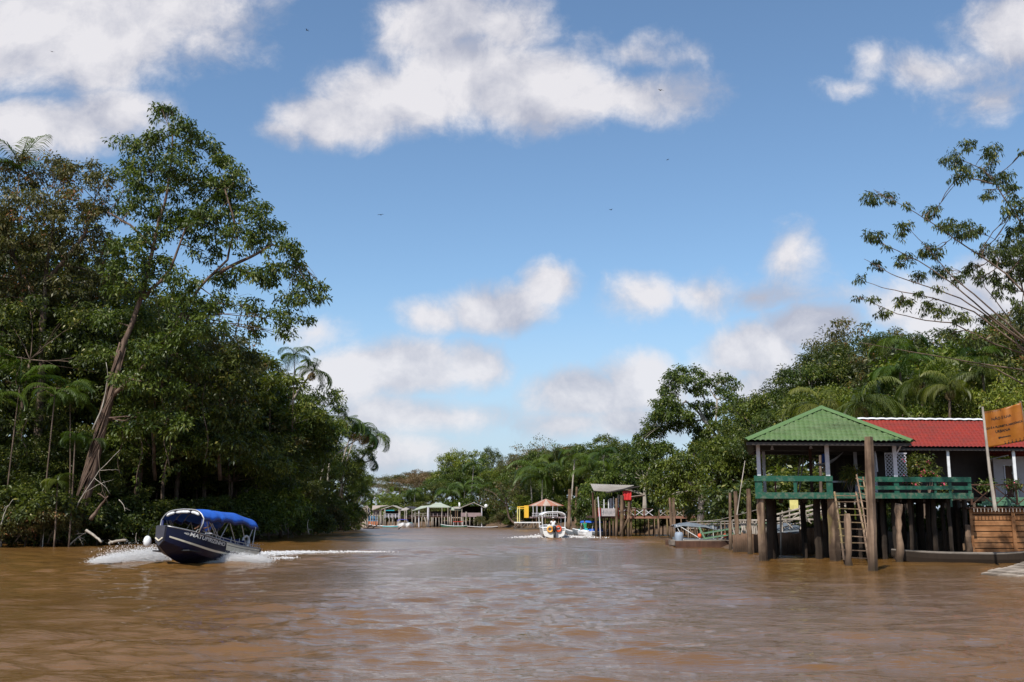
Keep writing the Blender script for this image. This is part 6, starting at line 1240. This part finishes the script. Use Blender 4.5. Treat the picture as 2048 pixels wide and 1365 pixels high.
for a0_, a1_ in ((-.78, -.38), (-.32, .30), (.36, .78)): MB().tube([arch(x + .01, top - .13, hw * .95, a) for a in np.linspace(a0_, a1_, 7)], [.03] + [.065] * 5 + [.03], 7).build('rolled_curtain', M['clear'], can, True)
for s in (1, -1): MB().tube([(x, s * .98, top - .45), (x - .02, s * 1.0, top - .75), (x, s * .97, top - 1.0)], [.03, .075, .05], 7).build('tied_curtain', M['navycan'], can, True)
for k, x in enumerate((-.5, -1.1, -1.7)):
    for s in (-.5, .5):
        MB().box(x - .2, s - .36, .12, x + .2, s + .36, .2).box(x - .26, s - .34, .2, x - .2, s + .34, .72).build('seat', M['seat'], tbt); MB().tube([(x - .23, s + .36, .0), (x - .27, s + .36, .76)], .015, 4).build('seat_frame', M['steel'], tbt)
MB().box(.35, -.35, -.05, .65, .35, .62).build('helm_console', M['black'], tbt); MB().torus((.28, 0, .72), .15, .018, 'x').build('steering_wheel', M['steel'], tbt, True)
MB().torus((-LB / 2 + .5, .55, .72), .24, .05, 'y').build('life_ring', M['whitec'], tbt, True)
ob = MB(); ob.box(-LB / 2 - .42, -.2, .15, -LB / 2 - .02, .2, .62).box(-LB / 2 - .28, -.07, -.6, -LB / 2 - .12, .07, .15); ob.build('outboard_motor', M['black'], tbt)
cg = MB().torus((1.1, 1.0, .70), .13, .022, 'z', 14, 6); cg.build('mooring_cleat', M['whitec'], tbt, True)
def hang(parent, x, y, z, r, mat, name): return MB().ellipsoid((x, y, z), r, 12, 10).build(name, M[mat], parent, True)
bpt = tbt.matrix_basis @ Vector((LB / 2 + .12, -.55, .22)); fe = empty('boat_fender', bpt, 0, 'white ball fender hanging from the tour boat\'s bow', 'fender'); hang(fe, 0, 0, 0, (.16, .16, .23), 'whitec', 'fender_ball'); MB().tube([(0, 0, .25), (.05, .05, .5), (.22, .12, .75)], .012, 4).build('rope', M['black'], fe)
bpy.context.view_layer.update()
pz = tbt.matrix_basis @ Vector((.6, .62, .0)); person('person in a blue shirt standing at the wheel of the navy tour boat', pz, yaw, stand(.1, 0, .45, .78), 'shirtb', 'shortk')
# ------------------------------------------------------------------ spray and foam
def foam(name, label_kind, blobs, seed, rr=(.015, .05)):
    """heaps of separate droplets and froth lumps; blobs (centre, sigma, count)"""
    g = np.random.default_rng(seed); P0 = []; Rr_ = []
    for c, sg, n_ in blobs:
        p = np.array(c) + g.normal(size=(n_, 3)) * np.array(sg); p[:, 2] = np.abs(p[:, 2] - .02) + .02; P0.append(p); Rr_.append(g.uniform(rr[0], rr[1], n_) * np.exp(-np.abs(g.normal(size=n_)) * .5))
    p = np.concatenate(P0); r = np.concatenate(Rr_); ov = np.array([(1, 0, 0), (-1, 0, 0), (0, 1, 0), (0, -1, 0), (0, 0, 1), (0, 0, -1)], float); of = np.array([(0, 2, 4), (2, 1, 4), (1, 3, 4), (3, 0, 4), (2, 0, 5), (1, 2, 5), (3, 1, 5), (0, 3, 5)])
    rot = g.normal(size=(len(p), 1, 3)) * .25; v = p[:, None, :] + (ov[None] + rot) * r[:, None, None] * g.uniform(.6, 1.4, (len(p), 1, 3)); f = (of[None] + (np.arange(len(p)) * 6)[:, None, None]).reshape(-1, 3)
    tag(link(name, np_mesh(name, v.reshape(-1, 3), f, M['foam'])), kind='stuff')
def line(a, b, n_, sg0, sg1, cnt, z=0.05, jit_=.1, seed=1):
    g = random.Random(seed); return [((a.x + (b.x - a.x) * i / n_ + g.uniform(-jit_, jit_), a.y + (b.y - a.y) * i / n_ + g.uniform(-jit_, jit_), z), tuple(sg0[k] + (sg1[k] - sg0[k]) * i / n_ for k in range(3)), int(cnt * g.uniform(.5, 1.3))) for i in range(n_ + 1)]
bl = line(G(312, 1122), G(205, 1127), 12, (.22, .22, .22), (.25, .35, .09), 5200, .06, .1, 2) + line(G(300, 1118), G(215, 1122), 8, (.25, .2, .30), (.3, .3, .28), 500, .1, .15, 5)
bl += line(G(378, 1129), G(520, 1127), 16, (.16, .14, .18), (.2, .2, .12), 5600, .05, .08, 3) + line(G(385, 1126), G(500, 1122), 9, (.2, .12, .34), (.2, .15, .25), 1800, .1, .1, 7)
bl += [((tuple(G(402, 1128))[0], tuple(G(402, 1128))[1], .15), (.25, .15, .28), 1800), ((tuple(G(465, 1128))[0], tuple(G(465, 1128))[1], .1), (.35, .15, .2), 1200)]
foam('bow_spray', 'spray', bl, 71, (.007, .026))
bl = line(G(512, 1113), G(600, 1107), 14, (.25, .28, .07), (.4, .3, .03), 750, .04, .3, 4) + line(G(600, 1107), G(760, 1106), 20, (.35, .3, .03), (.45, .2, .008), 60, .06, .45, 6) + line(G(480, 1124), G(580, 1117), 8, (.3, .1, .01), (.4, .1, .01), 90, .02, .2, 8)
foam('wake_foam', 'wake', bl, 72, (.015, .05))
bl = line(G(1040, 1077), G(1085, 1073), 7, (.8, .3, .02), (.5, .3, .06), 60, .05, .3, 9) + line(G(1125, 1073), G(1180, 1077), 8, (.5, .3, .05), (1.0, .3, .01), 40, .04, .3, 10) + line(G(1085, 1075), G(1125, 1075), 5, (.3, .4, .08), (.3, .4, .08), 140, .05, .2, 11)
foam('stern_foam', 'foam', bl, 73, (.03, .09))
# ------------------------------------------------------------------ white canopy boat seen from astern
YW = 93.5; c = P(1104, 1074, YW); wb = empty('motorboat', (c.x, YW + 2.6, .28), R(94), 'white boat with a white rounded canopy driving away, two life rings and a black outboard', 'boat'); L2 = 5.4
secs2 = []
for i in range(17):
    t = i / 16; x = L2 * (t - .5); w_ = 1.06 * (1 - max(0, (t - .5) / .5) ** 2.3 * .92); zg = .62 + .25 * t ** 2
    secs2.append([(x, s * w_ * k, z) for s, k, z in ((1, 1, zg), (1, .9, .1), (1, .8, -.1), (0, 0, -.35 + .5 * max(0, t - .7)), (-1, .8, -.1), (-1, .9, .1), (-1, 1, zg))])
skin_hull(secs2, 'hull', 'alu', wb, .05); gunwale(secs2, wb, 'whitec', .05)
MB().box(-L2 / 2 - .03, -.97, .40, -L2 / 2 + .02, .97, .47).box(-L2 / 2 - .035, -.97, .55, -L2 / 2 + .015, .97, .6).build('transom_stripe', M['black'], wb)
MB().box(-L2 / 2 + .05, -1.0, .62, L2 / 2 - 2.4, 1.0, .70).build('rear_deck', M['whitec'], wb)
mb = MB(); vs = []; fs = []
for i in range(9):
    for j in range(15): a = -1 + j / 7; x = -L2 / 2 + .1 + i * .42; vs.append((x, 1.08 * math.copysign(abs(a) ** .8, a), 2.02 - .30 * abs(a) ** 3.5))
for i in range(8):
    for j in range(14): q = i * 15 + j; fs.append((q, q + 1, q + 16, q + 15))
o = MB().add(vs, fs).build('canopy', M['whitec'], wb, True); s_ = o.modifiers.new('s', 'SOLIDIFY'); s_.thickness = .09
for s in (1, -1):
    for x in (-L2 / 2 + .15, .7): MB().tube([(x, s * 1.02, .6), (x, s * 1.07, 1.75)], .035, 6).build('canopy_post', M['whitec'], wb)
MB().torus((-L2 / 2 - .12, .38, .50), .23, .075, 'x').build('life_ring', M['lifey'], wb, True); MB().torus((-L2 / 2 - .12, -.40, .54), .23, .075, 'x').build('life_ring', M['lifeo'], wb, True)
mo = MB(); mo.ellipsoid((-L2 / 2 - .35, 0, .55), (.26, .19, .30), 12, 8).box(-L2 / 2 - .42, -.1, -.5, -L2 / 2 - .25, .1, .35); mo.build('outboard_motor', M['black'], wb, True)
MB().ellipsoid((-L2 / 2 - .3, 0, .84), (.2, .15, .06), 10, 5).build('motor_cowl', M['barrel'], wb, True)
for k in (.15, .8): MB().box(k, -.75, .35, k + .4, .75, .5).build('bench', M['walldark'], wb)
bpy.context.view_layer.update()
person('person in a white shirt and cap sitting in the stern of the white boat', wb.matrix_basis @ Vector((-L2 / 2 + .45, .02, .22)), R(94), sit(.3, .5), 'shirtw', 'shortk', cap='whitec')
# water scooter with rider
YJ = 99; c = P(1168, 1070, YJ); js = empty('water_scooter', (c.x, YJ, .05), R(110), 'small white water scooter with blue seat carrying a bent rider', 'scooter')
sj = hull(2.3, .9, .36, 14, .2, .05, .7, .12); skin_hull(sj, 'hull', 'whitec', js, .05); MB().ellipsoid((0, 0, .45), (1.0, .40, .22), 14, 8).build('deck', M['whitec'], js, True); MB().ellipsoid((-.3, 0, .62), (.6, .2, .16), 12, 7).build('saddle', M['teal'], js, True)
MB().tube([(.45, 0, .55), (.32, 0, .95)], .06, 6).tube([(.32, -.3, .97), (.32, .3, .97)], .025, 6).build('handlebar', M['black'], js, True)
bpy.context.view_layer.update()
J = sit(.42, .75, .3); J['anL'] = (.3, .34, .35); J['anR'] = (.3, -.34, .35); J['foL'] = (.45, .34, .32); J['foR'] = (.45, -.34, .32); J['knL'] = (.4, .3, .7); J['knR'] = (.4, -.3, .7)
person('person in a green shirt bending over the white water scooter', js.matrix_basis @ Vector((-.35, 0, -.02)), R(110), J, 'shirtg', 'shortk')
# blue canopy boat under the hut
def small_boat(name, label, px, py, Y, rz, L_, B_, fb, hm, canopy=None, ch=1.5, cover=None, cat='boat', group=None, rise=.3):
    c = G(px, py); c = Vector((P(px, py, Y).x, Y, 0)); e = empty(name, c, rz, label, cat, group); s = hull(L_, B_, fb, 14, rise); skin_hull(s, 'hull', hm, e, .05); gunwale(s, e, 'whitec' if hm != 'dark' else 'grey', .035)
    for k in (-.25, .1): MB().box(L_ * k - .12, -B_ * .46, fb * .7, L_ * k + .12, B_ * .46, fb * .7 + .04).build('thwart', M['grey'], e)
    if canopy:
        vs = []; fs = []
        for i in range(9):
            for j in range(9): a = -1 + j / 4; vs.append((-L_ * .38 + i * L_ * .085, B_ * .52 * a, ch - .16 * abs(a) ** 3 + .03 * math.sin(i * 2.1)))
        for i in range(8):
            for j in range(8): q = i * 9 + j; fs.append((q, q + 1, q + 10, q + 9))
        o = MB().add(vs, fs).build('canopy', M[canopy], e, True); s_ = o.modifiers.new('s', 'SOLIDIFY'); s_.thickness = .05
        for x in (-L_ * .36, 0, L_ * .27):
            for sd in (1, -1): MB().tube([(x + .15 * sd, sd * B_ * .47, fb), (x, sd * B_ * .5, ch - .15)], .022, 5).build('canopy_post', M['whitec'], e)
    if cover: MB().ellipsoid((-L_ * .05, 0, fb + .05), (L_ * .3, B_ * .42, .28), 12, 6).build('cover_sheet', M[cover], e, True)
    return e
small_boat('motorboat', 'moored boat with a bright blue flat canopy left of the hut on tall stilts', 1188, 1068, 104.5, R(170), 4.4, 1.5, .4, 'tarp', 'bluecan', 1.45, 'bluecan')
small_boat('motorboat', 'teal and white open boat moored between the two tall poles and the blue canopy boat', 1160, 1066, 108, R(160), 3.2, 1.1, .3, 'tarp', None, 1, 'teal')
small_boat('motorboat', 'small boat with a violet canopy, moored at the foot of the small sloping-roof shed', 805, 1054, 176, R(280), 4.0, 1.7, .5, 'whitec', 'purple', 1.3, 'whitec')
small_boat('motorboat', 'small white boat with a light blue cover, right of the violet canopy boat', 818.5, 1054, 176, R(275), 4.0, 1.7, .5, 'whitec', None, 1.1, 'teal')
small_boat('wooden_canoe', 'turquoise-sided canoe below the white-railed gabled shed', 786, 1053, 177, R(2), 4.4, .7, .2, 'teal', cat='canoe')
small_boat('wooden_canoe', 'pale grey canoe left of the turquoise one by the far sheds', 763, 1053, 177, R(183), 4.4, .7, .2, 'grey', cat='canoe')
small_boat('wooden_canoe', 'long pale green canoe below the low shed', 908, 1054, 175, R(178), 4.6, .8, .24, 'greenold', cat='canoe')
small_boat('wooden_canoe', 'long red canoe beside the bushes right of the far sheds', 965, 1056, 166, R(178), 5.0, .7, .16, 'red', cat='canoe', rise=.15)
rb = empty('red_bench_frame', P(916, 1053, 176.4), 0, 'red painted open frame standing by the pale green canoe', 'frame'); rb.location.z = 0
MB().bar((-.85, 0, .95), (.85, 0, .95), .14, .1).build('crossbar', M['redp'], rb)
for s in (-.75, 0, .75): MB().bar((s, 0, .2), (s, 0, .92), .07).build('leg', M['white'], rb)
# ------------------------------------------------------------------ dead branches, vines, birds
g = random.Random(21)
def dead_branch(label, p0, p1, Y, r, forks=4, mat='palebark', name='dead_branch', r1=.3, group=None):
    A = P(*p0, Y); B = P(*p1, Y - .3); o = empty(name, A, 0, label, 'branch', group); mb = MB(); random.seed(int(p0[0] * 3 + p0[1])); pts = limb(mb, (0, 0, 0), B - A, r, r * r1, .09, 8, 6)
    for i in range(forks): q = pts[random.randint(2, 7)]; L_ = (B - A).length * random.uniform(.25, .5); dd = Vector((random.uniform(-1, 1), random.uniform(-.3, .3), random.uniform(-.8, .8))).normalized(); pp = limb(mb, q, q + dd * L_, r * .45, r * .12, .15, 5, 4); limb(mb, pp[3], pp[3] + Vector((random.uniform(-1, 1), 0, random.uniform(-1, 1))) * L_ * .4, r * .2, r * .06, .1, 3, 3)
    mb.build('branch', M[mat], o, True); return o
dead_branch('broken red-brown branch slanting down left of the tour boat', (181, 1040), (216, 993), 66, .14, 1, 'redbark')
dead_branch('long thin pale branch crossing the leaning trunk', (150, 1022), (240, 900), 67.5, .045, 3)
dead_branch('pale grey snag with forked limbs at the water, left of the boat', (95, 1088), (140, 1032), 68, .05, 9, 'bark')
dead_branch('forked pale snag lying in the water nearest the bow spray', (140, 1090), (172, 1066), 68, .05, 6)
dead_branch('short pale broken log sloping into the water', (172, 1061), (203, 1085), 66, .09, 0, r1=.8)
dead_branch('flat pale log lying on the water by the spray', (218, 1087), (253, 1081), 67, .09, 1, r1=.9)
dead_branch('leaning pale pole at the left edge of the water', (0, 1056), (26, 999), 65, .05, 1)
dead_branch('drooping bare vine-like branch right of the leaning trunk', (198, 900), (217, 1012), 68, .03, 1, 'bark')
dead_branch('bare twig hanging left of the boat\'s canopy', (238, 1000), (250, 1023), 68, .035, 1)
dead_branch('thin upright stick in the water left of the tour boat\'s bow', (273, 1086), (273, 1066), 66, .035, 0)
dead_branch('tangle of grey bare branches low at the left edge', (30, 1085), (60, 1045), 67, .05, 10, 'bark')
dead_branch('pale bare stem slanting inside the foliage right of the leaning trunk', (335, 850), (352, 800), 76, .06, 5)
dead_branch('long straight pale stem slanting up through the left foliage', (185, 860), (212, 725), 68, .06, 0)
dead_branch('thin pale branch standing in the water right of the tour boat', (618, 1068), (617, 1040), 84, .05, 2)
dead_branch('low twiggy branches dipping in the water right of the tour boat', (540, 1066), (575, 1048), 86, .05, 8)
for i in range(16):
    px = g.choice([60, 120, 250, 275, 290, 330, 360, 400, 420, 450, 480, 520, 380, 310, 350, 30]) + g.uniform(-12, 12); py = g.uniform(560, 860); Y = 70 + (px / 100) + g.uniform(-1, 1); ln_ = g.uniform(60, 150)
    A = P(px, py, Y); mb = MB(); pts = [P(px + 6 * math.sin(k * .8 + i), py + ln_ * k / 8, Y) - A for k in range(9)]; mb.tube(pts, [.035] * 8 + [.015], 4); e = empty('hanging_vine', A, 0, None, 'vine'); mb.build('vine_stem', M['bark'], e)
    cs = np.array([tuple(p) for p in pts[1:]]) + np.random.default_rng(i).normal(size=(8, 3)) * .12; v, q, tone = leaves(np.random.default_rng(i + 90), cs, np.full((8, 3), .28), 12, .26, .12, .8); link('vine_leaves', np_mesh('vine_leaves', v, q, M['leafC'], tone), e)
    ROWS.setdefault('draping the left bank', []).append((A.x / Y, 'thin leafy vine hanging down', e))
def birdm(px, py, Y, s, label, rz):
    c = P(px, py, Y); e = empty('bird', c, rz, label, 'bird', 'birds soaring in the sky'); MB().ellipsoid((0, 0, 0), (.28 * s, .09 * s, .08 * s), 8, 6).add([(-.22 * s, 0, 0), (-.48 * s, .1 * s, .01), (-.48 * s, -.1 * s, .01), (-.22 * s, 0, .03)], [(0, 1, 2), (3, 2, 1), (0, 2, 3), (0, 3, 1)]).build('body', M['bird'], e, True)
    for k in (1, -1): MB().add([(.12 * s, 0, .02), (.05 * s, k * .45 * s, .12 * s), (-.12 * s, k * .85 * s, .05 * s), (-.14 * s, k * .4 * s, .08 * s), (-.12 * s, 0, .02), (0, k * .3 * s, .11 * s)], [(0, 1, 5), (1, 2, 5), (2, 3, 5), (3, 4, 5), (4, 0, 5)]).build('wing', M['bird'], e)
for px, py, s, l in ((614, 61, 1, 'between the two big clouds at the top'), (104, 104, .8, 'over the big white cloud at top left'), (761, 430, 1, 'in clear blue right of the leaning tree'), (1222, 420, 1, 'alone in the middle of the clear sky'), (1321, 181, 1.2, 'at the right tip of the top cloud'), (685, 783, 1.6, 'low over the left bank palms'), (1335, 320, .7, 'below the right tip of the top cloud')):
    birdm(px, py, 210, s, 'tiny dark bird ' + l, random.uniform(0, 6))
finish_rows()
